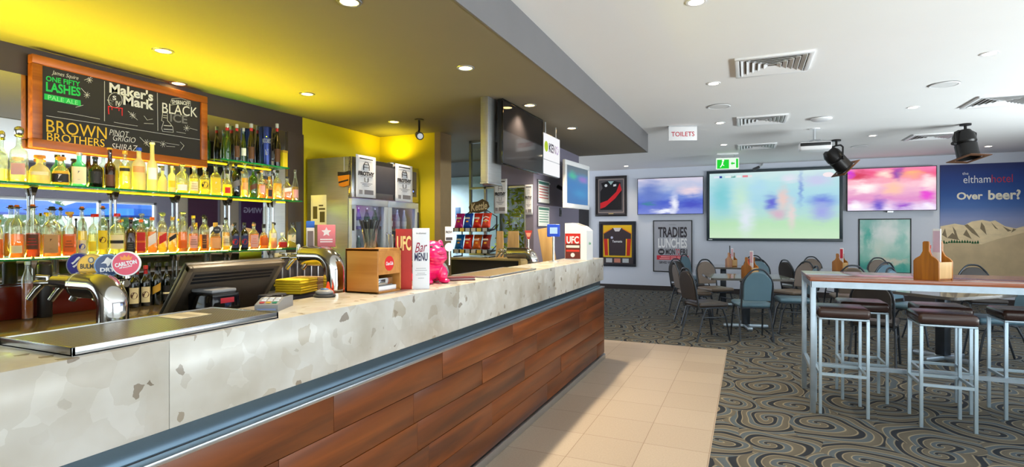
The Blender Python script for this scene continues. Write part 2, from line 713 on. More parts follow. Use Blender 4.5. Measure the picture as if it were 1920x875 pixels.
M_['lamtop'] = pmat('table_laminate_dark', (96, 92, 88), 0.12, var=0.1, scale=6, coat=0.5)
M_['backtop'] = pmat('back_bar_top_bronze', (96, 80, 52), 0.16, 0.25, var=0.12, scale=5)
M_['maroon'] = pmat('maroon_gloss_panel', (92, 28, 20), 0.18, var=0.15, scale=4)
M_['downlight'] = emit_mat('downlight_glow', (255, 236, 200), 22)
M_['downwarm'] = emit_mat('downlight_warm_glow', (255, 206, 120), 22)
M_['led'] = emit_mat('led_strip_yellow', (255, 206, 30), 3.2)

# ------------------------------------------------------------------ room
XW, YF, ZC, ZB = -4.27, 12.92, 2.86, 2.586
XR, YN = 5.6, -3.5
XB, YB = -1.37, 8.3          # bulkhead face and end
YP, XP = 6.3, -2.45          # partition behind the bar end, purple wall


def struct(name, mb, mat, **kw):
    o = mb.build(name, mat, **kw)
    o['kind'] = 'structure'
    return o


struct('floor', MB().box(-0.209, XR, YN, YF, -0.1, 0).box(-6.6, -0.209, 6.82, YF, -0.1, 0), M_['carpet'], smooth=False)
struct('floor_tiles', MB().box(-6.6, -0.209, YN, 6.82, -0.1, 0.0), M_['tile'], smooth=False)
struct('ceiling', MB().box(-6.6, XR, YN, YF, ZC, ZC + 0.1), M_['ceil'], smooth=False)
struct('ceiling_bar', MB().box(-6.6, XB - 0.012, YN, YB - 0.012, ZB, ZC), M_['barceil'], smooth=False)
struct('trim_bulkhead', MB().box(XB - 0.012, XB, YN, YB, ZB - 0.004, ZC).box(-6.6, XB - 0.012, YB - 0.012, YB, ZB - 0.004, ZC), M_['bulk'], smooth=False)
struct('wall_far', MB().box(-6.6, XR, YF, YF + 0.15, 0, ZC), M_['wallf'], smooth=False)
struct('wall_left', MB().box(XW - 0.15, XW, YN, 4.30, 0, ZC), M_['brown'], smooth=False)
struct('wall_recess', MB().box(XW - 0.15, XW, 4.30, 5.62, 0, ZC).box(XW - 0.15, -3.46, 5.60, 5.74, 0, ZB), M_['yellow'], smooth=False)
struct('wall_column', MB().box(-3.46, -3.38, 5.598, 5.86, 0, ZB).box(-3.47, -3.46, 5.74, 5.86, 0, ZB), pmat('column_tan', (150, 128, 92), 0.6), smooth=False)
struct('wall_partition', MB().box(-3.165, XP, YP, YP + 0.1, 1.98, ZB).box(-2.555, XP, YP, YP + 0.1, 0, 1.98), M_['purple'], smooth=False)
struct('wall_purple', MB().box(XP - 0.12, XP, YP + 0.1, YB - 0.011, 0, ZB), M_['purple'], smooth=False)
struct('wall_back_room', MB().box(-6.6, XP - 0.12, YB - 0.1, YB - 0.013, 0, ZB).box(-6.6, -6.5, 5.74, YB, 0, ZC).box(-6.6, XW, 5.62, 5.74, 0, ZC), pmat('back_room_grey', (150, 158, 166), 0.8, var=0.02), smooth=False)
struct('wall_near', MB().box(-6.6, XR, YN - 0.15, YN, 0, 0.3).box(-6.6, -1.9, YN - 0.15, YN, 0.3, ZC).box(-1.9, XR, YN - 0.15, YN, 2.66, ZC).box(5.1, XR, YN - 0.15, YN, 0.3, 2.66), M_['wallw'], smooth=False)
# glazed side wall: openings between Y -2.5..4.7 and 5.2..9.2
wr = MB()
wr.box(XR, XR + 0.15, YN, 4.7, 2.45, ZC).box(XR, XR + 0.15, 4.7, YF, 2.12, ZC).box(XR, XR + 0.15, YN, YF, 0, 0.4)
for a, b in ((YN, -2.5), (4.7, 5.2), (9.2, YF)):
    wr.box(XR, XR + 0.15, a, b, 0.4, 2.45 if a < 4.7 else 2.12)
struct('wall_right', wr, pmat('wall_paint_purple_dim', (150, 144, 160), 0.85, var=0.02), smooth=False)
struct('baseboard_far', MB().box(-3.6, XR, YF - 0.02, YF, 0, 0.11, 0.004), pmat('baseboard_dark', (52, 44, 42), 0.5), smooth=False)


def glazing(name, x0, x1, y0, y1, z0, z1, n, along):
    fr = MB()
    w = 0.06
    if along == 'y':
        fr.box(x0, x1, y0, y1, z0, z0 + w).box(x0, x1, y0, y1, z1 - w, z1)
        for i in range(n + 1):
            y = y0 + (y1 - y0 - w) * i / n
            fr.box(x0, x1, y, y + w, z0, z1)
        gl = MB().box((x0 + x1) / 2 - 0.004, (x0 + x1) / 2 + 0.004, y0, y1, z0, z1)
    else:
        fr.box(x0, x1, y0, y1, z0, z0 + w).box(x0, x1, y0, y1, z1 - w, z1)
        for i in range(n + 1):
            x = x0 + (x1 - x0 - w) * i / n
            fr.box(x, x + w, y0, y1, z0, z1)
        gl = MB().box(x0, x1, (y0 + y1) / 2 - 0.004, (y0 + y1) / 2 + 0.004, z0, z1)
    o = struct(name, fr, M_['white'], smooth=False)
    gl.build('window_glass', M_['pane'], o, smooth=False)


M_['pane'] = glass_mat('window_pane', (246, 250, 250), 0.03, 0.01, 0, 0.4)
glazing('window_1', XR + 0.03, XR + 0.1, -2.5, 4.7, 0.4, 2.45, 6, 'y')
glazing('window_2', XR + 0.03, XR + 0.1, 5.2, 9.2, 0.4, 2.12, 3, 'y')
glazing('window_3', -1.9, 5.1, YN - 0.1, YN - 0.04, 0.3, 2.66, 6, 'x')

# ------------------------------------------------------------------ outside the side windows
struct('ground_outside', MB().box(XR + 0.15, 30, -12, 26, -0.25, -0.1), pmat('paving_outside', (176, 170, 160), 0.9), smooth=False)
M_['blue'] = pmat('umbrella_blue', (28, 96, 190), 0.8, var=0.04)
M_['leaf'] = pmat('leaf_green', (92, 140, 62), 0.7, var=0.25, scale=9)
M_['trunk'] = pmat('bark_brown', (92, 70, 52), 0.9, var=0.2, bump=0.5)


def make_umbrella():
    t = thing('patio_umbrella', 'blue patio umbrella outside the side windows', 'umbrella', (0, 0, -0.1))
    b = MB()
    n = 8
    top = b.bm.verts.new((0, 0, 2.75))
    r1 = [b.bm.verts.new((1.5 * math.cos(2 * PI * k / n), 1.5 * math.sin(2 * PI * k / n), 2.12)) for k in range(n)]
    r2 = [b.bm.verts.new((1.5 * math.cos(2 * PI * k / n), 1.5 * math.sin(2 * PI * k / n), 1.93)) for k in range(n)]
    for k in range(n):
        b.bm.faces.new((top, r1[k], r1[(k + 1) % n]))
        b.bm.faces.new((r1[k], r2[k], r2[(k + 1) % n], r1[(k + 1) % n]))
    o = b.build('canopy', M_['blue'], t, smooth=False)
    md = o.modifiers.new('thick', 'SOLIDIFY')
    md.thickness = 0.01
    MB().cyl((0, 0, 0), (0, 0, 2.7), 0.025).build('pole', M_['alu'], t)
    MB().lathe([(0.3, 0), (0.3, 0.06), (0.05, 0.1), (0.04, 0.25)], 20).build('base', M_['charcoal'], t)
    return t


um = make_umbrella()
um.location = (8.6, 7.0, -0.1)
um['label'] = 'blue patio umbrella outside, seen in the mirror behind the leftmost bottles'
place_copy(um, (8.9, 10.2, -0.1), 0.3, 'second blue patio umbrella outside, seen in the mirror beside the tree')
place_copy(um, (10.6, 13.8, -0.1), 0.5, 'distant blue patio umbrella outside, seen small in the mirror')


def make_tree(name, label, loc, h, r, seed):
    random.seed(seed)
    t = thing(name, label, 'tree', loc)
    MB().tube([(0, 0, 0), (0.05, 0, h * 0.3), (-0.03, 0.05, h * 0.6)], [0.16, 0.12, 0.07]).build('trunk', M_['trunk'], t)
    b = MB()
    for i in range(1500):
        th, ph = random.uniform(0, 2 * PI), math.acos(random.uniform(-1, 1))
        q = r * random.uniform(0.55, 1.0)
        c = Vector((q * math.sin(ph) * math.cos(th), q * math.sin(ph) * math.sin(th), h * 0.62 + 1.1 * q * math.cos(ph)))
        a, d = random.uniform(0.08, 0.2), Vector((random.gauss(0, 1), random.gauss(0, 1), random.gauss(0, 1))).normalized()
        e = d.orthogonal().normalized() * a
        f = d.cross(e)
        b.quad(c - e, c - f * 0.6, c + e, c + f * 0.6)
    b.build('foliage', M_['leaf'], t, smooth=False)


make_tree('garden_tree', 'leafy green tree outside, seen in the mirror beyond the umbrellas', (13.9, 14.0, -0.1), 3.0, 1.35, 4)
make_tree('garden_tree', 'rounded green tree outside, seen in the mirror at its left end', (14.5, 9.6, -0.1), 4.4, 2.0, 8)
make_tree('garden_tree', 'bushy green tree outside, furthest one seen in the mirror', (16.0, 24.0, -0.1), 5.0, 2.8, 9)

# ------------------------------------------------------------------ bar counter
CX, CT, CYE, CY0 = -1.45, 1.10, 5.85, -1.2
bar = thing('bar_counter', 'long bar counter with pale stone top and red brown timber front', 'bar counter', (-1.6, 2.3, 0))
st = MB()
st.box(-1.80, CX, CY0, CYE, CT - 0.03, CT, 0.003)
st.build('countertop', M_['stone'], bar, world=True)
fas = MB()
js = [CY0] + [at_x(317, 0, CX).y, at_x(317, 0, CX).y + 1.62, at_x(317, 0, CX).y + 3.24] + [CYE]
for a, b_ in zip(js[:-1], js[1:]):
    fas.box(CX - 0.03, CX + 0.0015, a + 0.0008, b_ - 0.0008, 0.857, CT - 0.0005, 0.0012)
fas.box(-1.80, CX - 0.03, CYE - 0.03, CYE + 0.001, 0.857, CT - 0.0005)
fas.box(-1.80, CX, CY0, CY0 + 0.03, 0.857, CT - 0.0005)
fas.build('stone_fascia', M_['stone'], bar, world=True)
MB().box(-1.78, -1.478, CY0 + 0.03, CYE - 0.03, 0.79, 0.86).build('mirror_strip', pmat('dark_polished_strip', (150, 176, 196), 0.24, 1.0, var=0.05, scale=3), bar, world=True)
MB().box(-1.52, -1.432, CY0, CYE + 0.004, 0.774, 0.789, 0.002).build('metal_ledge', M_['alu'], bar, world=True)
pl = MB()
rows = 5
zr0, zr1 = 0.058, 0.774
hr = (zr1 - zr0) / rows
joints = [[830, 962, 1100], [904.6, 1007, 1087], [783, 984, 1110], [922.6, 1052], [760, 1026, 1120]]
random.seed(3)
for r in range(rows):
    ys = sorted(at_x(px, 0, -1.44).y for px in joints[r])
    first = ys[0]
    y = first
    while y > CY0:
        y -= random.choice((0.62, 0.8, 1.05, 0.72))
        ys.append(y)
    ys = sorted([q for q in ys if q > CY0 + 0.1] + [CY0, CYE])
    z1 = zr1 - r * hr
    for a, b_ in zip(ys[:-1], ys[1:]):
        pl.box(-1.47, -1.44 + random.uniform(-0.001, 0.001), a + 0.001, b_ - 0.001, z1 - hr + 0.0012, z1 - 0.0012, 0.0015)
    pl.box(-1.78, -1.47, CYE - 0.02, CYE, z1 - hr + 0.0012, z1 - 0.0012, 0.0015)
pl.build('timber_panel', M_['panelwood'], bar, world=True)
MB().box(-1.76, -1.472, CY0 + 0.02, CYE - 0.022, 0.0, 0.79).build('carcass', M_['dark'], bar, world=True)
MB().box(-1.472, -1.422, CY0, CYE - 0.01, 0.0, 0.05, 0.003).build('kick_strip', M_['alu'], bar, world=True)

# working bench on the staff side of the counter
wb = thing('bar_workbench', 'dark steel workbench on the staff side behind the stone bar top', 'workbench', (-2.1, 2.3, 0))
MB().box(-2.42, -1.802, CY0, CYE, 0.90, 0.94, 0.004).build('bench_top', pmat('bench_dark_steel', (70, 62, 50), 0.28, 0.6, var=0.15), wb, world=True)
MB().box(-2.40, -1.802, CY0, CYE, 0.0, 0.90).build('cabinet', M_['dark'], wb, world=True)

# back bar
bb = thing('back_bar', 'low back bar with bronze top and maroon gloss splashback under the mirror', 'back bar', (-3.9, 1.6, 0))
MB().box(XW + 0.002, -3.50, -1.2, 4.28, 0.82, 0.855, 0.004).build('worktop', M_['backtop'], bb, world=True)
MB().box(XW + 0.002, -3.54, -1.2, 4.28, 0.0, 0.82).build('cabinet', M_['dark'], bb, world=True)
MB().box(-3.5, -3.488, -1.2, 4.28, 0.80, 0.856, 0.003).build('edge_trim', M_['chrome'], bb, world=True)
MB().box(XW + 0.07, XW + 0.14, -1.2, 2.30, 0.855, 1.056, 0.003).build('splashback', M_['maroon'], bb, world=True)

# mirror on the left wall
mi = tag(MB().box(XW, XW + 0.008, -1.2, 4.08, 0.856, 2.40).build('bar_mirror', M_['mirror'], smooth=False), 'large wall mirror behind the bottle shelves', 'mirror')
struct('trim_1', MB().box(XW, XW + 0.03, 4.08, 4.29, 0.856, 2.40, 0.003), M_['brown'])


# glass shelves with chrome posts
M_['shelfglass'] = glass_mat('shelf_glass', (206, 240, 214), 0.08, 0.02, 0.0, 0.35)
M_['glassedge'] = pmat('glass_edge_green', (24, 120, 62), 0.15, var=0.1)
SHX0, SHX1 = XW + 0.012, -4.03
Z_UP, Z_LO, Z_TOP = 1.695, 1.228, 2.005


def glass_shelf(label, y0, y1, z, x1=SHX1):
    t = thing('glass_shelf', label, 'shelf', ((SHX0 + x1) / 2, (y0 + y1) / 2, z - 0.012))
    MB().box(SHX0, x1 - 0.002, y0, y1 - 0.002, z - 0.012, z).build('pane', M_['shelfglass'], t, world=True, smooth=False)
    MB().box(x1 - 0.002, x1, y0, y1, z - 0.012, z).box(SHX0, x1, y1 - 0.002, y1, z - 0.012, z).build('polished_edge', M_['glassedge'], t, world=True, smooth=False)
    MB().box(SHX0, SHX0 + 0.012, y0, y1 - 0.01, z - 0.020, z - 0.0125).build('light_strip', M_['led'], t, world=True, smooth=False)
    return t


glass_shelf('upper glass shelf of spirits in front of the mirror', -0.6, 4.06, Z_UP)
glass_shelf('lower glass shelf of spirits just above the counter bottles', -0.6, 4.02, Z_LO)
YT0, YT1 = at_x(415, 280, SHX1).y, at_x(543, 290, SHX1).y
glass_shelf('short top glass shelf with ice bucket at the mirror right end', YT0, YT1, Z_TOP)
post_lab = {62: 'chrome shelf post at the left end of the mirror', 216: 'chrome shelf post below the chalkboard lower edge', 332: 'chrome shelf post below the chalkboard right half',
            430: 'tall chrome shelf post under the left end of the top shelf', 512: 'tall chrome shelf post under the right end of the top shelf'}
for px, lb in post_lab.items():
    y = at_x(px, 400, XW + 0.034).y
    zt = Z_TOP - 0.013 if px > 400 else Z_UP - 0.013
    t = thing('shelf_post', lb, 'post', (XW + 0.034, y, 0.856), group='chrome posts holding the glass shelves')
    p = MB()
    lv = [z for z in (Z_LO, Z_UP, Z_TOP) if z - 0.013 <= zt + 1e-6]
    z0 = 0.856
    for z in lv:
        p.cyl((XW + 0.034, y, z0), (XW + 0.034, y, z - 0.0125), 0.009, seg=12)
        z0 = z + 0.0005
    p.build('tube', M_['chrome'], t, world=True)
    for z in lv:
        MB().lathe([(0.010, z - 0.075), (0.016, z - 0.055), (0.024, z - 0.024), (0.03, z - 0.0135)], 4, (XW + 0.034, y, 0), sq=0).build('bracket', M_['chrome'], t, world=True)

# yellow up-light from the shelf strips, plus an added front lamp washing the ceiling
area_light('ceiling_wash_fill', (SHX1 + 0.012, 1.9, Z_UP + 0.004), (0, math.radians(210), 0), 0.03, 4.2, 60, (1.0, 0.82, 0.0), math.radians(105))  # added lamp without a fitting, for the yellow ceiling wash
area_light('shelf_strip_upper', (XW + 0.026, 1.9, Z_UP + 0.006), (0, math.radians(205), 0), 0.02, 4.2, 66, (1.0, 0.82, 0.03))
area_light('shelf_strip_lower', (XW + 0.026, 1.9, Z_LO + 0.006), (0, math.radians(205), 0), 0.02, 4.2, 42, (1.0, 0.78, 0.07))

# ------------------------------------------------------------------ bottles
G_ = {
    'clear': glass_mat('bottle_glass_clear', (236, 244, 236), 0.10, 0.02, 0.10, 0.7),
    'teal': glass_mat('bottle_glass_teal', (110, 214, 206), 0.10, 0.02, 0.35, 0.6),
    'green': glass_mat('bottle_glass_green', (92, 150, 54), 0.10, 0.02, 0.25, 0.6),
    'dark': glass_mat('bottle_glass_dark', (34, 30, 16), 0.09, 0.02, 0.35, 0.6),
    'dgreen': glass_mat('bottle_glass_dark_green', (24, 50, 26), 0.09, 0.02, 0.3, 0.6),
    'brown': glass_mat('bottle_glass_brown', (96, 50, 16), 0.09, 0.02, 0.35, 0.6),
    'frost': glass_mat('bottle_glass_frosted', (240, 240, 214), 0.03, 0.3, 0.65, 0.3),
}
Q_ = {
    'amber': glass_mat('liquid_amber', (246, 176, 64), 0.0, 0.1, 0.5, 0.0),
    'damber': glass_mat('liquid_dark_amber', (218, 124, 50), 0.0, 0.1, 0.5, 0.0),
    'gold': glass_mat('liquid_gold', (252, 212, 90), 0.0, 0.1, 0.5, 0.0),
    'yellow': glass_mat('liquid_yellow', (254, 236, 90), 0.0, 0.1, 0.6, 0.0),
    'pale': glass_mat('liquid_pale', (246, 244, 214), 0.0, 0.1, 0.3, 0.0),
    'orange': glass_mat('liquid_orange', (250, 156, 56), 0.0, 0.1, 0.6, 0.0),
    'red': glass_mat('liquid_red', (176, 30, 20), 0.0, 0.1, 0.5, 0.0),
    'black': glass_mat('liquid_dark', (40, 22, 14), 0.0, 0.1, 0.6, 0.0),
}
C_ = {}


def colm(c, rough=0.5, metal=0.0):
    k = (c, rough, metal)
    if k not in C_:
        C_[k] = pmat('paint_%02x%02x%02x' % c, c, rough, metal, var=0.03, scale=30)
    return C_[k]


NAMED = {'white': (240, 238, 230), 'cream': (240, 226, 180), 'pink': (226, 170, 160), 'black': (24, 22, 24), 'red': (196, 28, 28), 'orange': (226, 104, 20), 'navy': (28, 40, 92), 'blue': (30, 70, 190),
         'gold': (206, 160, 50), 'silver': (200, 200, 204), 'brown': (90, 52, 26), 'cork': (206, 130, 40), 'yellow': (244, 210, 40), 'green': (30, 120, 70), 'peach': (232, 170, 110), 'grey': (110, 108, 110), 'tan': (196, 150, 96)}

# profile: (fraction of height, fraction of radius, squareness factor); last entries are the neck
SHAPES = {
    'spirit': ([(0, .94), (.02, 1), (.58, 1), (.66, .86), (.72, .5), (.76, .34), (.92, .32)], 0.0, 1.0),
    'wine': ([(0, .96), (.02, 1), (.56, 1), (.64, .88), (.70, .52), (.74, .38), (.90, .34)], 0.0, 1.0),
    'slope': ([(0, .96), (.02, 1), (.40, 1), (.55, .80), (.70, .48), (.82, .34), (.92, .32)], 0.0, 1.0),
    'square': ([(0, .96), (.02, 1), (.60, 1), (.66, .9), (.71, .5), (.75, .36), (.91, .34)], 0.8, 1.0),
    'tall': ([(0, .96), (.02, 1), (.66, 1), (.72, .86), (.77, .5), (.80, .4), (.93, .38)], 0.0, 1.0),
    'squat': ([(0, .92), (.03, 1), (.44, .98), (.58, .78), (.66, .44), (.70, .32), (.84, .32)], 0.15, 1.0),
    'deca': ([(0, .96), (.02, 1), (.50, 1), (.57, .9), (.62, .5), (.66, .34), (.80, .30)], 0.7, 0.8),
    'flask': ([(0, .94), (.03, 1), (.55, 1), (.66, .84), (.73, .45), (.77, .32), (.90, .32)], 0.35, 0.6),
    'round': ([(0, .8), (.06, .97), (.25, 1), (.45, .95), (.58, .7), (.66, .38), (.70, .3), (.86, .3)], 0.0, 0.9),
    'beer': ([(0, .94), (.02, 1), (.48, 1), (.60, .8), (.72, .5), (.90, .40)], 0.0, 1.0),
    'long': ([(0, .94), (.02, 1), (.52, 1), (.58, .85), (.64, .45), (.70, .40), (.95, .38)], 0.0, 1.0),
}


def bottle(name, label, x, y, z, h, r, shape, glass, liq, fill, lab, cap, group, ang=-32, mark=None, neck=None):
    t = thing(name, label, 'bottle', (x, y, z), 0, group)
    prof, sq, sy = SHAPES[shape]
    P = [(f * h, q * r, sq if f * h < 0.62 * h else 0.0) for f, q in prof]
    rings = [(q, f, s) for f, q, s in P]
    rings[0] = (rings[0][0], 0.0, rings[0][2])
    M = Matrix.Rotation(math.radians(ang + 90), 4, 'Z')
    MB().lathe(rings + [(rings[-1][0] * 1.15, rings[-1][1] + 0.004, 0)], 20, sy=sy, M=M).build('glass_body', G_[glass], t)
    if liq:
        top = fill * h
        q = [(max(a * 0.9, a - 0.004), max(b, 0.007), s) for a, b, s in rings if b < top]
        nxt = [(a, b, s) for a, b, s in rings if b >= top]
        if nxt and q:
            a0, b0, s0 = q[-1]
            a1, b1, s1 = nxt[0]
            k = (top - b0) / max(1e-6, b1 - b0)
            q.append((a0 + (max(a1 * 0.9, a1 - 0.004) - a0) * k, top, s0))
        MB().lathe(q, 16, sy=sy, M=M).build('liquid', Q_[liq], t)

    def patch(z0, z1, half, lift, slant=0.0, nseg=10):
        b = MB()
        cols = []
        for i in range(nseg + 1):
            a = -PI / 2 + math.radians(-half + 2 * half * i / nseg)
            ca, sa = math.cos(a), math.sin(a)
            f = 1.0
            if sq > 0:
                e = 2 + 6 * sq
                f = 1 / ((abs(ca) ** e + abs(sa) ** e) ** (1 / e))
            rr = r * f + lift
            dz = slant * (i / nseg - 0.5)
            p = Vector((rr * ca, (rr * sa) * sy, 0))
            n_ = Vector((ca, sa, 0)) * 0.0006
            cols.append([b.bm.verts.new(p + Vector((0, 0, z0 + dz))), b.bm.verts.new(p + Vector((0, 0, z1 + dz)))])
        for i in range(nseg):
            b.bm.faces.new((cols[i][0], cols[i + 1][0], cols[i + 1][1], cols[i][1]))
        bmesh.ops.transform(b.bm, matrix=M, verts=b.bm.verts[:])
        return b
    if lab:
        c, a, b_ = lab[:3]
        sl = lab[3] if len(lab) > 3 else 0.0
        half = lab[4] if len(lab) > 4 else (52 if sq < 0.5 else 38)
        lo = patch(a * h, b_ * h, half, 0.0009, sl * h).build('paper_label', colm(NAMED[c], 0.6), t)
        if mark:
            mc, kind = mark
            mz = (a + b_) / 2 * h
            R_ = min((b_ - a) * h * 0.42, r * 0.72)
            mb = MB()
            if kind == 'band':
                mb.bm.free()
                mb = patch(mz - R_ * 0.32, mz + R_ * 0.32, half, 0.0016, sl * h)
                mb.build('label_band', colm(NAMED[mc], 0.6), lo)
            elif kind == 'lines':
                for k in range(3):
                    q = patch(mz + (k - 1) * R_ * 0.7 - 0.002, mz + (k - 1) * R_ * 0.7 + 0.002, half * (0.8 - 0.15 * k), 0.0016, sl * h)
                    q.build('label_line', colm(NAMED[mc], 0.6), lo)
            else:
                n = 4 if kind == 'diamond' else 20
                vs = []
                for k in range(n):
                    a2 = 2 * PI * k / n
                    u, v = R_ * (1.5 if kind == 'diamond' else 0.9) * math.cos(a2), R_ * math.sin(a2)
                    th = -PI / 2 + u / r
                    vs.append(mb.bm.verts.new((math.cos(th) * (r + 0.002), math.sin(th) * (r + 0.002) * sy, mz + v)))
                mb.bm.faces.new(vs)
                mb.build('label_emblem', colm(NAMED[mc], 0.6), lo, M=M, smooth=False)
    if neck:
        rr = rings[-1][0] * 1.12
        zz = rings[-1][1]
        MB().lathe([(rr, zz - 0.11 * h), (rr, zz - 0.01 * h)], 16, caps=False).build('neck_foil', colm(NAMED[neck], 0.35), t)
    rn = max(rings[-1][0] * 1.3, 0.008)
    z0 = rings[-1][1] + 0.0035
    ck, cc = cap
    b = MB()
    if ck == 'screw':
        b.lathe([(rn, z0 - 0.002), (rn, h - 0.002), (rn * 0.9, h)], 16)
        b.build('cap', colm(NAMED[cc], 0.35), t)
    elif ck == 'cork':
        b.lathe([(rn * 0.8, z0), (rn * 0.8, z0 + 0.006), (rn * 1.35, z0 + 0.007), (rn * 1.4, h - 0.004), (rn * 1.2, h)], 16)
        b.build('stopper', colm(NAMED[cc], 0.6), t)
    elif ck == 'ball':
        b.lathe([(rn * 0.9, z0), (rn * 1.5, z0 + 0.008), (rn * 1.2, z0 + 0.014), (rn * 1.6, z0 + (h - z0) * .5), (rn * 1.3, z0 + (h - z0) * .85), (rn * .5, h)], 16)
        b.build('stopper', M_['chrome'] if cc == 'silver' else G_['clear'], t)
    elif ck == 'pour':
        b.lathe([(rn * 1.0, z0), (rn * 1.1, z0 + (h - z0) * 0.25), (rn * 1.7, z0 + (h - z0) * 0.3), (rn * 1.7, z0 + (h - z0) * 0.42), (rn * .9, z0 + (h - z0) * 0.46)], 14)
        pc = b.build('pourer', colm(NAMED['black'], 0.4), t)
        MB().lathe([(rn * .75, z0 + (h - z0) * 0.46), (rn * .95, z0 + (h - z0) * 0.7), (rn * .6, h)], 12).build('pourer_tip', colm(NAMED[cc], 0.45), pc)
    return t


XBT = -4.135
GU, GL = 'spirits on the upper glass shelf', 'spirits on the lower glass shelf'


def shelf_bottle(px0, px1, pyt, z, x=XBT, **k):
    c = at_x((px0 + px1) / 2, pyt, x)
    D = depth(c)
    u = ((px0 + px1) / 2 - 960) / FPX
    r = (px1 - px0) / 2 * D / FPX * 1.0 / math.sqrt(1 + u * u)
    return c.y, max(0.1, c.z - z), r


UP = [
    (-8, 15, 245, 'deca', 'clear', 'yellow', .25, None, ('ball', 'silver'), None, 'clear square decanter cut off at the left frame edge, upper shelf'),
    (18, 53, 237, 'deca', 'clear', 'yellow', .22, ('pink', .14, .34), ('ball', 'silver'), None, 'tall clear square decanter with silver stopper and pale pink label'),
    (54, 95, 291, 'squat', 'frost', 'yellow', .5, ('cream', .30, .42), ('cork', 'cork'), None, 'squat yellow glowing bottle with orange cork, below the chalkboard left corner'),
    (96, 132, 294, 'squat', 'clear', 'gold', .5, ('black', .10, .40), ('cork', 'cork'), ('silver', 'disc'), 'squat golden bottle with orange cork and wide black label'),
    (134, 163, 286, 'flask', 'teal', None, 0, ('cream', .08, .58), ('screw', 'silver'), ('grey', 'disc'), 'flat teal glass bottle with pale label'),
    (164, 193, 294, 'spirit', 'dark', 'black', .5, ('black', .14, .52), ('screw', 'black'), ('peach', 'diamond'), 'dark round-shouldered bottle with orange diamond label'),
    (195, 217, 277, 'long', 'brown', 'black', .5, ('brown', .06, .34), ('screw', 'gold'), None, 'tall dark brown long-necked bottle below the yellow board lettering'),
    (222, 246, 283, 'spirit', 'clear', 'yellow', .6, ('black', .47, .55), ('screw', 'gold'), None, 'pale yellow bottle with narrow black band high on its shoulder'),
    (247, 274, 277, 'spirit', 'frost', 'yellow', .5, ('tan', .42, .56), ('screw', 'blue'), None, 'frosted yellow bottle with blue cap'),
    (275, 296, 267, 'long', 'frost', 'pale', .5, ('white', .24, .48), ('screw', 'white'), None, 'tallest frosted bottle with white flat cap, beside the blue-capped one'),
    (296, 314, 314, 'round', 'frost', 'yellow', .5, None, ('screw', 'grey'), None, 'small round yellow bottle with grey top beside the tall frosted bottle'),
    (315, 330, 311, 'spirit', 'frost', 'yellow', .5, ('yellow', .2, .45), ('screw', 'silver'), None, 'slim pale yellow bottle left of the silver-topped white-labelled bottle'),
    (330, 353, 308, 'spirit', 'clear', 'yellow', .35, ('white', .10, .30), ('ball', 'silver'), None, 'clear and yellow bottle with silver ball top and low white label'),
    (354, 373, 312, 'spirit', 'clear', 'yellow', .55, ('cream', .12, .45), ('screw', 'silver'), ('tan', 'lines'), 'yellow bottle with silver cap and cream lined label'),
    (374, 393, 314, 'spirit', 'clear', 'yellow', .55, ('yellow', .2, .52), ('screw', 'silver'), ('black', 'disc'), 'yellow bottle with dark round medallion under the chalkboard right end'),
    (394, 415, 308, 'square', 'clear', 'yellow', .58, ('yellow', .08, .55), ('screw', 'black'), ('white', 'disc'), 'square yellow bottle with white round emblem and black cap'),
    (416, 436, 319, 'round', 'clear', 'yellow', .45, ('red', .12, .34, 0, 30), ('screw', 'black'), None, 'rounded yellow bottle with small red label'),
    (433, 451, 306, 'spirit', 'dgreen', 'black', .5, ('grey', .30, .48, .10), ('screw', 'black'), None, 'dark green square-shouldered bottle with slanted grey label'),
    (452, 466, 304, 'tall', 'clear', 'gold', .55, ('peach', .22, .42), ('screw', 'yellow'), None, 'slim golden bottle with yellow cap right of the dark green bottle'),
    (466, 483, 313, 'spirit', 'green', 'gold', .5, ('brown', .28, .44, .10), ('screw', 'gold'), None, 'light green bottle with slanted dark brown label'),
    (484, 498, 319, 'spirit', 'clear', 'amber', .5, ('pink', .2, .46), ('screw', 'peach'), None, 'amber bottle with dusty pink label below the ice bucket'),
    (499, 512, 331, 'squat', 'clear', 'amber', .45, ('black', .12, .42, 0, 30), ('screw', 'gold'), None, 'short amber bottle with tiny black label'),
    (512, 528, 319, 'square', 'clear', 'gold', .55, None, ('screw', 'black'), None, 'plain golden bottle with black cap under the top shelf right end'),
    (530, 547, 331, 'square', 'clear', 'amber', .48, ('white', .36, .52, .05), ('screw', 'black'), None, 'short square amber bottle with slanted white label'),
    (547, 560, 318, 'slope', 'clear', 'gold', .45, ('pink', .10, .36), ('screw', 'grey'), None, 'sloping-shouldered bottle with pink label at the upper shelf right end'),
]
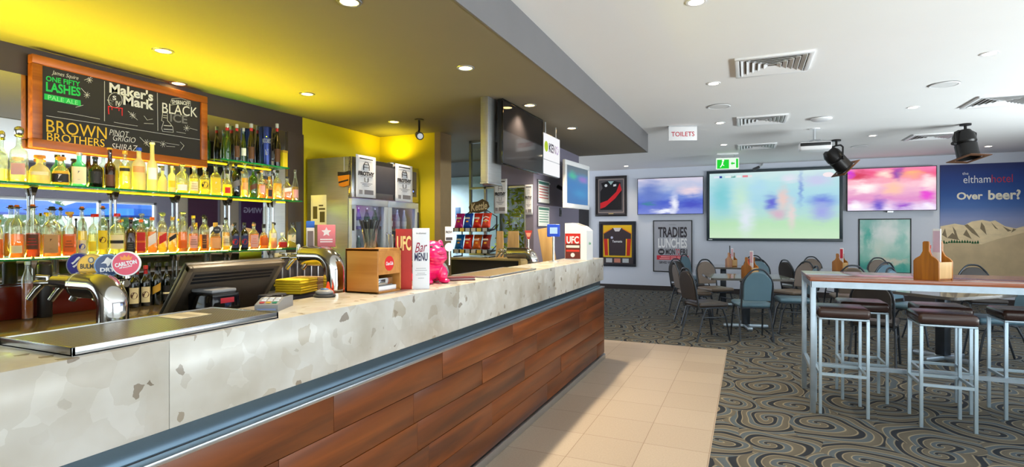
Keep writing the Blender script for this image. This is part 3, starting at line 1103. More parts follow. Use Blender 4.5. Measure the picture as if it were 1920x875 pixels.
LO = [
    (-10, 7, 412, 'tall', 'clear', 'orange', .5, ('orange', .1, .5), ('screw', 'gold'), None, 'orange bottle cut off at the left frame edge, lower shelf'),
    (17, 46, 384, 'spirit', 'clear', 'amber', .45, ('cream', .10, .24), ('pour', 'orange'), None, 'half empty amber bottle with orange pourer, leftmost whole one of lower shelf'),
    (47, 76, 383, 'spirit', 'clear', 'damber', .46, ('brown', .16, .44), ('pour', 'orange'), ('red', 'lines'), 'dark amber bottle with red lettering lines and orange pourer'),
    (80, 115, 387, 'square', 'clear', 'amber', .44, ('tan', .08, .44), ('pour', 'black'), ('brown', 'disc'), 'wide amber bottle with brown figure emblem and black pourer'),
    (117, 144, 397, 'square', 'clear', 'orange', .50, ('orange', .10, .46), ('cork', 'gold'), ('brown', 'lines'), 'orange bottle with gold stopper behind the purple tap badge'),
    (145, 164, 387, 'spirit', 'clear', 'yellow', .5, ('cream', .06, .32), ('pour', 'orange'), ('blue', 'disc'), 'pale bottle with cream label, blue spot and orange pourer'),
    (165, 182, 401, 'spirit', 'clear', 'pale', .5, ('yellow', .10, .34), ('screw', 'red'), None, 'clear red-capped bottle above the yellow tap badge'),
    (183, 203, 386, 'spirit', 'clear', 'yellow', .5, ('yellow', .12, .50), ('pour', 'orange'), ('brown', 'disc'), 'bottle with tall yellow label, brown disc and orange pourer'),
    (204, 235, 400, 'spirit', 'clear', 'pale', .52, ('cream', .14, .48), ('screw', 'red'), ('black', 'band'), 'wide clear red-capped bottle with cream label and black band'),
    (236, 254, 411, 'square', 'brown', 'damber', .6, ('black', .08, .34), ('screw', 'black'), ('grey', 'lines'), 'brown bottle with black label above the pink tap badge'),
    (255, 274, 411, 'square', 'clear', 'orange', .6, ('red', .08, .62), ('screw', 'orange'), ('orange', 'band'), 'red label bottle crossed by an orange band'),
    (276, 295, 407, 'square', 'clear', 'amber', .6, ('white', .24, .52, .12), ('screw', 'orange'), None, 'square amber bottle with slanted white label and orange cap'),
    (296, 314, 399, 'square', 'clear', 'gold', .52, ('red', .26, .46, .10), ('ball', 'clear'), None, 'golden square bottle with slanted red label and glass stopper'),
    (315, 332, 407, 'square', 'clear', 'gold', .55, ('black', .36, .48, .12), ('screw', 'gold'), None, 'golden square bottle with slanted black label'),
    (333, 352, 397, 'tall', 'clear', 'amber', .5, ('orange', .1, .3), ('ball', 'clear'), None, 'orange amber bottle with clear ball stopper, above the till screen'),
    (353, 372, 404, 'spirit', 'clear', 'amber', .5, ('pink', .10, .44), ('screw', 'yellow'), ('brown', 'lines'), 'amber bottle with blush label and yellow cap'),
    (373, 392, 403, 'spirit', 'clear', 'amber', .46, ('brown', .08, .46, 0, 26), ('pour', 'black'), ('gold', 'lines'), 'amber bottle with dark striped label and black pourer'),
    (393, 415, 417, 'squat', 'clear', 'amber', .5, ('peach', .10, .46), ('screw', 'gold'), None, 'squat amber bottle with peach label, hung with a black round tag'),
    (416, 431, 408, 'tall', 'clear', 'gold', .55, ('cream', .14, .44), ('screw', 'black'), ('black', 'lines'), 'slim golden bottle with cream lined label and black cap'),
    (432, 449, 417, 'spirit', 'dark', 'damber', .6, ('navy', .08, .52), ('screw', 'black'), ('red', 'disc'), 'left one of two dark bottles with navy label and red disc'),
    (450, 466, 417, 'spirit', 'dark', 'damber', .6, ('navy', .08, .52), ('screw', 'black'), ('red', 'disc'), 'right one of two dark bottles with navy label and red disc'),
    (467, 485, 419, 'square', 'clear', 'amber', .6, ('pink', .08, .56), ('screw', 'tan'), ('orange', 'lines'), 'square bottle with tall pale pink label and wide tan cap'),
    (486, 503, 420, 'squat', 'clear', 'amber', .55, ('orange', .14, .46), ('screw', 'black'), None, 'short amber bottle with plain orange label and black cap'),
    (505, 519, 416, 'spirit', 'frost', 'orange', .28, ('white', .40, .58), ('screw', 'grey'), None, 'white bottle with orange red base near the second beer tap'),
    (521, 538, 436, 'squat', 'clear', 'orange', .4, ('red', .10, .40), ('screw', 'white'), None, 'lowest bottle with red label between the white one and the clear oval one'),
    (539, 558, 417, 'flask', 'clear', 'yellow', .3, ('cream', .28, .52), ('screw', 'black'), ('green', 'disc'), 'clear oval bottle with round cream label at the lower shelf right end'),
]
for tb, z, g in ((UP, Z_UP, GU), (LO, Z_LO, GL)):
    for px0, px1, pyt, sh, gl, lq, fl, lab, cap, mk, text in tb:
        y, h, r = shelf_bottle(px0, px1, pyt, z)
        t = bottle('spirit_bottle', text, XBT, y, z + 0.0005, h, r, sh, gl, lq, fl, lab, cap, g, mark=mk)
        if 'black round tag' in text:
            tg = MB().cyl((0, 0, -0.001), (0, 0, 0.001), 0.030, seg=24).build('hang_tag', M_['black'], t, M=Matrix.Translation((0.045, -0.02, h * 0.74)) @ Matrix.Rotation(math.radians(-32), 4, 'Z') @ Matrix.Rotation(PI / 2, 4, 'Y'))
            a = math.radians(-32)
            lettering('VOK', 0.036, 0.014, basis((0.045 + 0.0015 * math.cos(a), -0.02 + 0.0015 * math.sin(a), h * 0.74), (-math.sin(a), math.cos(a), 0), (0, 0, 1)), M_['white'], tg, 'tag_lettering', world=False)

# second row, seen between the front bottles
for px0, px1, pyt, z, sh, gl, lq, cap, text in [
        (78, 92, 300, Z_UP, 'spirit', 'clear', 'amber', ('screw', 'gold'), 'amber jar-like bottle half hidden behind the squat orange-corked ones'),
        (114, 126, 290, Z_UP, 'spirit', 'teal', 'pale', ('screw', 'black'), 'pale blue bottle half hidden left of the teal bottle'),
        (86, 96, 399, Z_LO, 'spirit', 'clear', 'gold', ('screw', 'yellow'), 'yellow-capped bottle half hidden behind the brown figure bottle'),
        (153, 162, 409, Z_LO, 'tall', 'dgreen', 'black', ('screw', 'black'), 'dark green bottle half hidden behind the orange-pourer bottle with blue spot'),
        (227, 235, 411, Z_LO, 'tall', 'clear', 'yellow', ('screw', 'yellow'), 'yellow-capped bottle half hidden behind the wide red-capped one'),
        (333, 339, 410, Z_LO, 'tall', 'clear', 'yellow', ('screw', 'yellow'), 'tall yellow-necked bottle half hidden behind the slanted black label bottle')]:
    y, h, r = shelf_bottle(px0, px1, pyt, z, XBT - 0.075)
    bottle('spirit_bottle', text, XBT - 0.085, y, z + 0.0005, h, min(r, 0.032), sh, gl, lq, .5, None, cap, GU if z == Z_UP else GL)

# top shelf: beer bottles, ice bucket and a yellow box
GT = 'bottles on the short top shelf'
for px0, px1, pyt, gl, lq, lab, nk, text in [
        (419, 433, 232, 'green', 'yellow', None, 'red', 'green beer bottle with red neck foil at the top shelf left end'),
        (438, 450, 233, 'dark', 'black', ('brown', .12, .42), 'red', 'dark beer bottle with red neck, second on the top shelf'),
        (451, 462, 240, 'green', 'gold', ('white', .2, .42), None, 'green beer bottle with white label between two dark ones'),
        (464, 478, 232, 'dark', 'black', ('brown', .12, .42), 'red', 'dark beer bottle with red neck left of the ice bucket'),
        (513, 526, 232, 'dark', 'black', ('brown', .12, .42), 'red', 'dark beer bottle with red neck right of the ice bucket')]:
    y, h, r = shelf_bottle(px0, px1, pyt, Z_TOP)
    bottle('beer_bottle', text, XBT, y, Z_TOP + 0.0005, h, r, 'beer', gl, lq, .6, lab, ('screw', 'silver'), GT, neck=nk)
y, h, r = shelf_bottle(486, 513, 239, Z_TOP)
tb = thing('ice_bucket', 'dark navy metal ice bucket with white lettering on the top shelf', 'ice bucket', (XBT - 0.01, y, Z_TOP + 0.0005))
MB().lathe([(r * .78, 0), (r * .8, 0.004), (r * 1.0, h), (r * 1.04, h), (r * 1.04, h - 0.006), (r * .97, h - 0.006), (r * .76, 0.006)], 28).build('pail', pmat('bucket_navy', (32, 44, 92), 0.25, 0.7, var=0.05), tb)
hp = [(0, r * 1.02 * math.cos(a), h * 0.85 - r * 0.9 * math.sin(a)) for a in [PI * i / 12 for i in range(13)]]
MB().tube([(0.06 + 0 * p[0], p[1], p[2]) for p in hp][1:-1], 0.0025, 6).build('bail_handle', M_['chrome'], tb)
for s, zz, w in (('JACK DANIEL\'S', h * .62, r * 1.25), ('No.7', h * .34, r * .5)):
    tx = lettering(s, w, h * .15, basis((0, 0, zz), (1, 0, 0), (0, 0, 1)), M_['white'], tb, world=False)
    for v in tx.data.vertices:      # wrap the writing round the pail
        a = v.co.x / r - math.radians(32)
        rr = r * (0.82 + 0.2 * v.co.z / h) + 0.0012
        v.co = Vector((rr * math.cos(a), rr * math.sin(a), v.co.z))
p = at_x(531, 262, XBT)
bx = thing('gift_box', 'yellow gift box at the top shelf right end', 'box', (XBT, p.y, Z_TOP + 0.0005))
MB().box(-0.03, 0.03, -0.028, 0.028, 0, 0.15, 0.002).build('carton', colm(NAMED['yellow'], 0.5), bx)
MB().box(-0.0315, 0.0315, -0.0295, 0.0295, 0.15, 0.172, 0.002).build('lid', colm(NAMED['gold'], 0.5), bx)

# wine bottles on the back bar
GW = 'wine bottles on the back bar behind the chrome tap'
for px0, px1, pyt, pyb, x, lab, nk, cap, mk, text in [
        (241, 262, 498, 577, -3.98, ('cream', .10, .48), None, 'black', ('brown', 'disc'), 'dark wine bottle with cream label, next to the chrome tap column'),
        (263, 283, 497, 574, -3.98, ('cream', .10, .48), 'red', 'red', ('brown', 'disc'), 'dark wine bottle with cream label and red capsule'),
        (251, 265, 499, 570, -4.10, None, 'red', 'red', None, 'dark wine bottle with red capsule half hidden behind two cream labels'),
        (284, 303, 492, 571, -3.98, ('gold', .30, .48, .1), None, 'black', None, 'dark wine bottle with slanted gold label'),
        (304, 320, 491, 570, -3.98, ('black', .08, .44), None, 'black', ('cream', 'band'), 'dark wine bottle with black label at the right of the row'),
        (274, 286, 492, 566, -4.12, None, None, 'black', None, 'plain green wine bottle in the back row, left'),
        (294, 306, 492, 566, -4.12, None, None, 'black', None, 'plain green wine bottle in the back row, right'),
        (320, 334, 530, 570, -4.05, ('yellow', .1, .4), None, 'black', None, 'small yellow-labelled bottle between wine and till')]:
    c = at_x((px0 + px1) / 2, pyt, x)
    D = depth(c)
    bottle('wine_bottle', text, x, c.y, 0.8555, c.z - 0.8555, (px1 - px0) / 2 * D / FPX * 0.83, 'wine', 'dgreen', 'black', .7, lab, ('screw', cap), GW, mark=mk, neck=nk)

# glasses turned over on the back bar, in rows before the mirror
GG = 'upturned glasses in rows on the back bar'
gsrc = None
wheres = ['nearest the wine', 'second', 'third', 'fourth', 'fifth', 'sixth', 'seventh', 'eighth', 'ninth', 'tenth', 'eleventh', 'furthest']
for row, x in enumerate((-4.08, -3.96)):
    for k in range(12):
        y = 2.88 + k * 0.085
        lb = 'clear upturned tumbler, %s from the wine bottles in the %s row' % (wheres[k] if k not in (0, 11) else ('first' if k == 0 else 'last'), 'mirror-side' if row == 0 else 'front')
        if gsrc is None:
            gsrc = thing('tumbler_glass', lb, 'glass', (x, y, 0.8555), 0, GG)
            MB().lathe([(0.034, 0.0), (0.036, 0.004), (0.030, 0.135), (0.012, 0.138)], 18).build('bowl', G_['clear'], gsrc)
            MB().lathe([(0.0345, 0.0), (0.037, 0.003), (0.0345, 0.006)], 18, caps=False).build('rim', M_['chrome'], gsrc)
        else:
            place_copy(gsrc, (x, y, 0.8555), 0, lb, GG)

# ------------------------------------------------------------------ things on the bar top
def perforated(name, hole=(60, 54, 48), rim=(150, 148, 144), n=90.0):
    m, nt, out = new_mat(name)
    L = nt.links
    b = N(nt, 'ShaderNodeBsdfPrincipled')
    tc = N(nt, 'ShaderNodeTexCoord')
    vo = N(nt, 'ShaderNodeTexVoronoi')
    vo.inputs['Scale'].default_value = n
    vo.inputs['Randomness'].default_value = 0.0
    L.new(tc.outputs['Object'], vo.inputs['Vector'])
    rp = ramp(nt, [(0.0, hole), (0.34, hole), (0.42, rim), (1.0, rim)])
    L.new(vo.outputs['Distance'], rp.inputs['Fac'])
    L.new(rp.outputs['Color'], b.inputs['Base Color'])
    b.inputs['Metallic'].default_value = 0.9
    b.inputs['Roughness'].default_value = 0.36
    L.new(b.outputs[0], out.inputs['Surface'])
    return m


M_['perf'] = perforated('perforated_steel')
M_['bronzeperf'] = perforated('perforated_bronze', (110, 92, 62), (190, 170, 130), 120)


def drip_tray(label, x0, x1, y0, y1, h, mesh, rim):
    t = thing('drip_tray', label, 'drip tray', ((x0 + x1) / 2, (y0 + y1) / 2, CT))
    b = MB()
    w = 0.008
    b.box(x0, x1, y0, y1, CT, CT + 0.004)
    b.box(x0, x0 + w, y0, y1, CT, CT + h, 0.001).box(x1 - w, x1, y0, y1, CT, CT + h, 0.001).box(x0, x1, y0, y0 + w, CT, CT + h, 0.001).box(x0, x1, y1 - w, y1, CT, CT + h, 0.001)
    b.build('tray_body', rim, t, world=True)
    MB().box(x0 + w, x1 - w, y0 + w, y1 - w, CT + h - 0.006, CT + h - 0.003).build('drain_plate', mesh, t, world=True, smooth=False)
    return t


drip_tray('long steel drip tray on the stone bar top under the front beer tap', -1.79, -1.468, 0.755, 1.37, 0.022, M_['perf'], M_['steelh'])
drip_tray('flat bronze drip tray near the middle of the bar, past the pink dog', -1.76, -1.48, 3.05, 3.86, 0.012, M_['bronzeperf'], M_['alu'])
p = at_z(405, 583, CT + 0.02)
nb = thing('bar_mat_card', 'small pale card lying on the right end of the long drip tray', 'card', (-1.70, 1.20, CT + 0.0192))
MB().box(-0.06, 0.055, -0.055, 0.055, 0, 0.0015, 0.0005).build('card_sheet', pmat('card_pale', (206, 196, 170), 0.5), nb)
MB().box(-0.05, 0.045, -0.02, 0.02, 0.0015, 0.0019).build('print_block', pmat('card_print', (170, 160, 138), 0.5), nb)


# ---- beer tap towers
def badge(t, c, r, yaw, face, rim, draw=None):
    """round tap badge at c (world) with its face turned to yaw"""
    n = Vector((math.cos(yaw), math.sin(yaw), 0))
    x = Vector((-math.sin(yaw), math.cos(yaw), 0))
    b = MB().cyl(c - n * 0.006, c + n * 0.004, r, seg=32)
    o = b.build('badge', rim, t, world=True)
    MB().cyl(c + n * 0.004, c + n * 0.0055, r * 0.9, seg=32).build('badge_face', face, o, world=True)
    if draw:
        draw(o, c + n * 0.0056, x, Vector((0, 0, 1)), r)
    return o


def flat(o, c, x, y, poly, mat, name, r):
    b = MB()
    vs = [c + x * (u * r) + y * (v * r) for u, v in poly]
    f = x.cross(y) * 0.0008
    v0 = [b.bm.verts.new(v) for v in vs]
    v1 = [b.bm.verts.new(v + f) for v in vs]
    k = len(vs)
    b.bm.faces.new(v1)
    for i in range(k):
        b.bm.faces.new((v0[i], v0[(i + 1) % k], v1[(i + 1) % k], v1[i]))
    return b.build(name, mat, o, world=True, smooth=False)


def star(n, a, b, cx=0, cy=0, s=1, rot=PI / 2):
    return [(cx + s * (a if i % 2 == 0 else b) * math.cos(rot + PI * i / n), cy + s * (a if i % 2 == 0 else b) * math.sin(rot + PI * i / n)) for i in range(2 * n)]


def oval(a, b, cx=0, cy=0, n=24):
    return [(cx + a * math.cos(2 * PI * i / n), cy + b * math.sin(2 * PI * i / n)) for i in range(n)]


def d_purple(o, c, x, y, r):
    q = (x * 0.72 + y * 0.69).normalized()
    q2 = (y * 0.72 - x * 0.69).normalized()
    for k, (s, w) in enumerate((('HARD', 0.8), ('BITTER', 1.1))):
        cc = c + x * (-0.22 + 0.2 * k) * r + y * (0.36 - 0.16 * k) * r
        flat(o, cc, q, q2, [(-w / 2, -0.08), (w / 2, -0.08), (w / 2, 0.06), (w / 2 - 0.2, 0.1), (-w / 2 + 0.2, 0.04), (-w / 2, 0.1)], M_['white'], 'script_stroke', r)
    flat(o, c, x, y, star(4, .34, .12, .18, -.30), colm(NAMED['gold'], 0.3), 'star', r)


def d_yellow(o, c, x, y, r):
    lettering('BULMERS', r * 1.5, r * .42, basis(c + y * (-0.02 * r), x, y), M_['black'], o, 'badge_lettering', 0.02)
    flat(o, c, x, y, oval(.22, .26, 0, .5), colm(NAMED['grey'], .4), 'crest', r)
    flat(o, c + x.cross(y) * 0.001, x, y, oval(.13, .17, 0, .5), colm(NAMED['cream'], .4), 'crest_centre', r)


def d_blue(o, c, x, y, r):
    flat(o, c, x, y, [(-.50, .16), (-.25, .36), (-.12, .62), (.0, .74), (.1, .62), (.36, .46), (.56, .16), (.5, .08), (.24, .28), (.12, .02), (-.02, -.12), (-.1, .16), (-.3, .18)], M_['white'], 'horse_head', r)
    lettering('DRY', r * 1.1, r * .36, basis(c - y * (0.38 * r), x, y), M_['white'], o, 'badge_lettering', 0.04)


def d_pink(o, c, x, y, r):
    lettering('CARLTON', r * 1.5, r * .34, basis(c + y * (0.02 * r), (x + y * 0.2), (y - x * 0.2)), M_['white'], o, 'badge_lettering', 0.04)
    lettering('draught', r * .9, r * .2, basis(c - y * (0.26 * r), (x + y * 0.2), (y - x * 0.2)), M_['white'], o, 'badge_lettering', 0.02, 0.3)
    flat(o, c, x, y, [(-.34, .3), (-.4, .62), (-.2, .5), (-.1, .72), (.05, .52), (.2, .74), (.28, .5), (.44, .6), (.36, .3)], colm((240, 150, 60), .4), 'crown_mark', r)


def tower(name_label, cx, cy, z0, ztop, r, reach, ang=PI, n=10):
    """bent chrome font: column, bend and drum pointing along ang"""
    t = thing('beer_tap', name_label, 'beer tap', (cx, cy, z0))
    d = Vector((math.cos(ang), math.sin(ang), 0))
    zc = ztop - r
    R = r * 1.5
    pts = [Vector((cx, cy, z0)), Vector((cx, cy, z0 + (zc - R - z0) * 0.5))]
    for i in range(n + 1):
        a = PI / 2 * i / n
        pts.append(Vector((cx, cy, zc - R)) + d * (R * (1 - math.cos(a))) + Vector((0, 0, R * math.sin(a))))
    pts.append(Vector((cx, cy, zc)) + d * reach)
    MB().tube(pts, [r * 1.02] * 2 + [r] * (len(pts) - 2), 24).build('font_column', M_['chrome'], t, world=True)
    e = pts[-1]
    MB().tube([e - d * 0.004, e + d * 0.006, e + d * 0.016], [r * 1.02, r * 1.02, r * 0.8], 24).build('drum_cap', M_['chrome'], t, world=True)
    MB().lathe([(r * 1.25, z0), (r * 1.25, z0 + 0.008), (r * 1.1, z0 + 0.014)], 24, (cx, cy, 0)).build('base_flange', M_['chrome'], t, world=True)
    return t, e, d


def faucet(t, s, d, length=0.1):
    """one tap: collar, ribbed shank, body and spout"""
    d = d.normalized()
    rr, pts = [], []
    pts = [s]
    rr = [0.012]
    for k in range(6):
        a = length * 0.45 * (k / 6)
        pts += [s + d * (a + 0.001), s + d * (a + 0.003), s + d * (a + 0.006)]
        rr += [0.011, 0.014, 0.011]
    pts += [s + d * length * 0.5, s + d * length * 0.8, s + d * length]
    rr += [0.010, 0.012, 0.009]
    o = MB().tube(pts, rr, 14).build('faucet', M_['chrome'], t, world=True)
    e = s + d * length * 0.72
    MB().tube([e, e + d * 0.02 + Vector((0, 0, -0.02)), e + d * 0.045 + Vector((0, 0, -0.055))], [0.009, 0.011, 0.010], 14).build('spout', M_['chrome'], o, world=True)
    MB().tube([s + d * length * 0.62, s + d * length * 0.62 + Vector((0, 0, 0.02)), s + d * length * 0.95 + Vector((0, 0, 0.024))], [0.007, 0.008, 0.006], 10).build('lever', M_['chrome'], o, world=True)
    return o


t, e, d = tower('chrome swan-neck beer tap with four round badges, front end of the bar', -1.868, 1.075, 0.9405, 1.262, 0.043, 0.17)
d2 = Vector((-0.8, -0.6, -0.02))
MB().tube([e, e + Vector((-0.05, -0.02, 0.008)), e + Vector((-0.09, -0.035, 0.01))], [0.03, 0.022, 0.02], 16).build('tap_manifold', M_['chrome'], t, world=True)
pu = pmat('badge_purple', (50, 48, 150), 0.25, var=0.2, scale=30)
specs = [(150, 496, -2.10, 24, -1.05, pu, M_['grey'], d_purple), (172, 498, -2.03, 23, -0.75, colm((246, 190, 20), .3), colm((196, 150, 30), .3), d_yellow),
         (203, 497, -1.965, 22.5, -0.78, colm((24, 60, 112), .3), colm((120, 160, 200), .3), d_blue), (237, 494, -1.90, 24.5, -0.80, colm((218, 60, 92), .3), M_['white'], d_pink)]
for i, (px, py, X, rp_, yaw, fm, rm, dr) in enumerate(specs):
    c = at_x(px, py, X)
    r = rp_ * depth(c) / FPX * 0.95
    badge(t, c, r, yaw, fm, rm, dr)
    base = Vector((c.x - 0.004, c.y + 0.004, 1.245))
    MB().tube([base, Vector((c.x, c.y, c.z - r * 0.9)) - Vector((math.cos(yaw), math.sin(yaw), 0)) * 0.002], [0.012, 0.007], 12).build('badge_stem', M_['chrome'] if i in (0, 3) else colm((214, 170, 60), .3), t, world=True)
    faucet(t, base - Vector((0, 0, 0.022)) + d2 * (0.02 if i == 0 else 0.0) + Vector((-0.01 * (3 - i), 0, 0)), d2 + Vector((0, 0.12 * i, 0)), 0.10)

# second tap
t, e, d = tower('second chrome beer tap beside the bamboo dispenser, with pink card badge', -1.90, 2.125, 0.9405, 1.322, 0.052, 0.19)
for k, (px, py, X, w, h, col, nm) in enumerate([(560, 437, -2.13, 0.026, 0.12, M_['black'], 'tap_handle'), (582, 440, -2.06, 0.04, 0.14, colm((222, 216, 206), .4), 'tap_handle'), (612, 442, -1.98, 0.088, 0.115, colm((226, 120, 126), .4), 'card_badge')]):
    c = at_x(px, py, X)
    yaw = math.radians(-48)
    Mx = Matrix.Translation(c) @ Matrix.Rotation(yaw, 4, 'Z')
    o = MB().box(-0.006, 0.006, -w / 2, w / 2, -h / 2, h / 2, 0.003, M=Mx).build(nm, col, t, world=True)
    if k == 1:
        MB().box(-0.0065, 0.0065, -w / 2 - .0005, w / 2 + .0005, h / 2 - 0.035, h / 2 + .001, 0.003, M=Mx).build('blue_top', colm((30, 96, 190), .4), o, world=True)
        MB().box(0.006, 0.0068, -w / 2 + .006, w / 2 - .006, -h / 2 + 0.01, h / 2 - .05, M=Mx).build('handle_print', colm((120, 100, 90), .4), o, world=True)
    if k == 2:
        n = Vector((math.cos(yaw), math.sin(yaw), 0))
        x = Vector((-math.sin(yaw), math.cos(yaw), 0))
        flat(o, c + n * 0.0062 + Vector((0, 0, .02)), x, Vector((0, 0, 1)), star(5, .5, .24), colm((250, 236, 230), .4), 'rosette', 0.05)
        for q in (-0.018, -0.03):
            flat(o, c + n * 0.0062 + Vector((0, 0, q)), x, Vector((0, 0, 1)), [(-.6, -.06), (.6, -.06), (.6, .06), (-.6, .06)], colm((250, 236, 230), .4), 'print_line', 0.05)
    b0 = Vector((c.x, c.y, 1.285))
    MB().tube([b0, Vector((c.x, c.y, c.z - h / 2 + .004))], [0.014, 0.008], 12).build('handle_stem', M_['chrome'], t, world=True)
    faucet(t, b0 - Vector((0, 0, 0.02)), Vector((-0.8, -0.5, -0.05)), 0.1)

# third tap, behind the pink dog
t, e, d = tower('chrome beer tap behind the pink dog, with small white poster tag', -1.93, 3.22, 0.9405, 1.22, 0.05, 0.16)
c = at_x(842, 438, -1.93)
x, y_ = Vector((0.83, 0.56, 0)), Vector((0, 0, 1))
Mx = Matrix.Translation(c) @ Matrix.Rotation(math.radians(-55), 4, 'Z')
cd = MB().box(-0.002, 0.002, -0.028, 0.028, -0.05, 0.05, 0.001, M=Mx).build('poster_tag', M_['paper'], t, world=True)
n = Vector((math.cos(math.radians(-55)), math.sin(math.radians(-55)), 0))
lettering('FROTHY', 0.046, 0.018, basis(c + n * 0.0025 + Vector((0, 0, .012)), (-n.y, n.x, 0), (0, 0, 1)), M_['black'], cd, 'tag_lettering', 0.02)
flat(cd, c + n * 0.0022 + Vector((0, 0, -.035)), Vector((-n.y, n.x, 0)), y_, [(-.46, -.2), (.46, -.2), (.46, .2), (-.46, .2)], colm((70, 66, 72), .6), 'tag_band', 0.05)
badge(t, at_x(842, 463, -1.90), 0.03, math.radians(-55), M_['white'], M_['alu'])
MB().tube([at_x(842, 470, -1.905), Vector((-1.905, at_x(842, 470, -1.905).y, 1.16))], 0.008, 10).build('badge_stem', M_['chrome'], t, world=True)
faucet(t, Vector((-2.08, 3.22, 1.17)), Vector((-1, -0.3, 0)), 0.1)

# fourth tap at the far end
t, e, d = tower('far chrome beer tap below the blue display at the bar end', -1.93, 4.95, 0.9405, 1.23, 0.055, 0.26)
c = at_x(991, 440, -2.05)
flatm = colm((170, 46, 40), .5)
cd = MB().prism([(-0.04, 0.045), (0.04, 0.045), (0.012, -0.045), (-0.012, -0.045)], -0.003, 0.003, 'y', M=Matrix.Translation(c) @ Matrix.Rotation(0.3, 4, 'Z')).build('tap_pennant', flatm, t, world=True, smooth=False)
MB().prism([(-0.026, 0.02), (0.026, 0.02), (0.012, -0.02), (-0.012, -0.02)], -0.0045, -0.003, 'y', M=Matrix.Translation(c) @ Matrix.Rotation(0.3, 4, 'Z')).build('pennant_print', colm((222, 150, 120), .5), cd, world=True, smooth=False)
MB().tube([c - Vector((0, 0, .045)), Vector((c.x, c.y, 1.2))], 0.008, 10).build('handle_stem', M_['chrome'], t, world=True)
for k in (0, 1):
    faucet(t, Vector((-2.19, 4.92 + 0.1 * k, 1.19)), Vector((-1, -0.2, 0)), 0.1)

# ---- till seen from behind
till = thing('till_terminal', 'black touch-screen till seen from behind, screen tilted away', 'till', (-2.05, 1.62, 0.9405))
Y0, Y1 = 1.392, 1.858
bx_, tx_ = (-2.125, 1.03), (-1.955, 1.262)     # bottom and top of the panel (x, z)
ux = Vector((tx_[0] - bx_[0], 0, tx_[1] - bx_[1]))
ln = ux.length
ux.normalize()
nx = Vector((ux.z, 0, -ux.x))
Mt = Matrix.Translation((bx_[0], 0, bx_[1])) @ Matrix(((nx.x, 0, ux.x, 0), (0, 1, 0, 0), (nx.z, 0, ux.z, 0), (0, 0, 0, 1)))
MB().box(-0.03, -0.008, Y0, Y1, 0, ln, 0.006, M=Mt).build('screen', M_['black'], till, world=True)
fr = MB()
w = 0.022
for a, b_, c_, d_ in ((Y0, Y0 + w, 0, ln), (Y1 - w, Y1, 0, ln), (Y0, Y1, ln - w, ln), (Y0, Y1, 0, w)):
    fr.box(-0.012, 0.012, a, b_, c_, d_, 0.003, M=Mt)
fr.build('rear_bezel', pmat('till_bezel', (98, 84, 66), 0.4, var=0.08), till, world=True)
MB().box(-0.012, 0.004, Y0 + w, Y1 - w, w, ln - w, 0.002, M=Mt).build('rear_shell', pmat('till_shell', (74, 64, 54), 0.4, var=0.08), till, world=True)
gv = MB()
for k in range(3):
    gv.box(0.004, 0.0065, Y0 + w + 0.02, Y1 - w - 0.02, ln - 0.05 - k * 0.018, ln - 0.04 - k * 0.018, M=Mt)
gv.build('vent_ribs', M_['black'], till, world=True)
MB().box(-2.03, -1.885, 1.44, 1.57, 0.941, 1.155, 0.012).build('printer', M_['blackg'], till, world=True)
MB().box(-2.02, -1.9, 1.45, 1.56, 1.155, 1.168, 0.004).build('printer_lid', M_['grey'], till, world=True)
MB().box(-1.885, -1.8835, 1.475, 1.535, 1.115, 1.135).build('red_sticker', colm((206, 40, 60), .4), till, world=True)
MB().tube([(-2.06, 1.64, 0.941), (-2.06, 1.64, 1.06), (-2.03, 1.64, 1.12)], [0.05, 0.035, 0.03], 14).build('stand', M_['black'], till, world=True)
MB().lathe([(0.11, 0.941), (0.11, 0.955), (0.05, 0.965)], 24, (-2.06, 1.64, 0)).build('stand_base', M_['black'], till, world=True)
MB().box(-1.90, -1.845, 1.66, 1.77, 0.941, 1.128, 0.006).build('customer_display', M_['charcoal'], till, world=True)
MB().box(-1.845, -1.8435, 1.672, 1.758, 1.075, 1.12).build('display_window', M_['grey'], till, world=True)

# ---- card reader
ef = thing('card_reader', 'grey card payment terminal on the bar top beside the long tray', 'card reader', (-1.665, 1.535, CT), math.radians(-62))
MB().prism([(-0.085, 0), (0.085, 0), (0.085, 0.026), (0.02, 0.045), (-0.085, 0.042)], -0.042, 0.042, 'y').build('body', M_['grey'], ef, smooth=False)
MB().prism([(-0.075, 0.0424), (-0.01, 0.0445), (-0.01, 0.0455), (-0.075, 0.0434)], -0.032, 0.032, 'y').build('screen', M_['blackg'], ef, smooth=False)
kb = [('red_key', (200, 60, 60)), ('yellow_key', (226, 180, 60)), ('green_key', (40, 140, 100))]
for i in range(3):
    for j in range(3):
        xx = 0.028 + j * 0.019
        zz = 0.045 - (xx - 0.02) * 0.29
        MB().box(xx - 0.007, xx + 0.007, -0.03 + i * 0.023, -0.014 + i * 0.023, zz - 0.002, zz + 0.003, 0.001).build(kb[i][0] if j == 2 else 'key', colm(kb[i][1], .5) if j == 2 else M_['white'], ef)
MB().box(0.084, 0.0865, -0.034, 0.034, 0.006, 0.012).build('card_slot', colm((130, 150, 200), .4), ef)

p = at_z(580, 557, CT)
sc_ = thing('barcode_scanner', 'small grey rounded device on the bar edge before the second tap', 'scanner', (-1.755, 1.90, CT))
MB().lathe([(0.05, 0), (0.055, 0.006), (0.05, 0.012)], 24, sx=1.0, sy=0.8).build('base', M_['charcoal'], sc_)
MB().ball((0, 0, 0.02), 0.045, 1.0, 0.75, 0.35).build('hood', M_['grey'], sc_)
MB().cyl((0.0, 0, 0.034), (0.0, 0, 0.0375), 0.018, seg=20).build('lens', colm((90, 130, 180), .2), sc_)

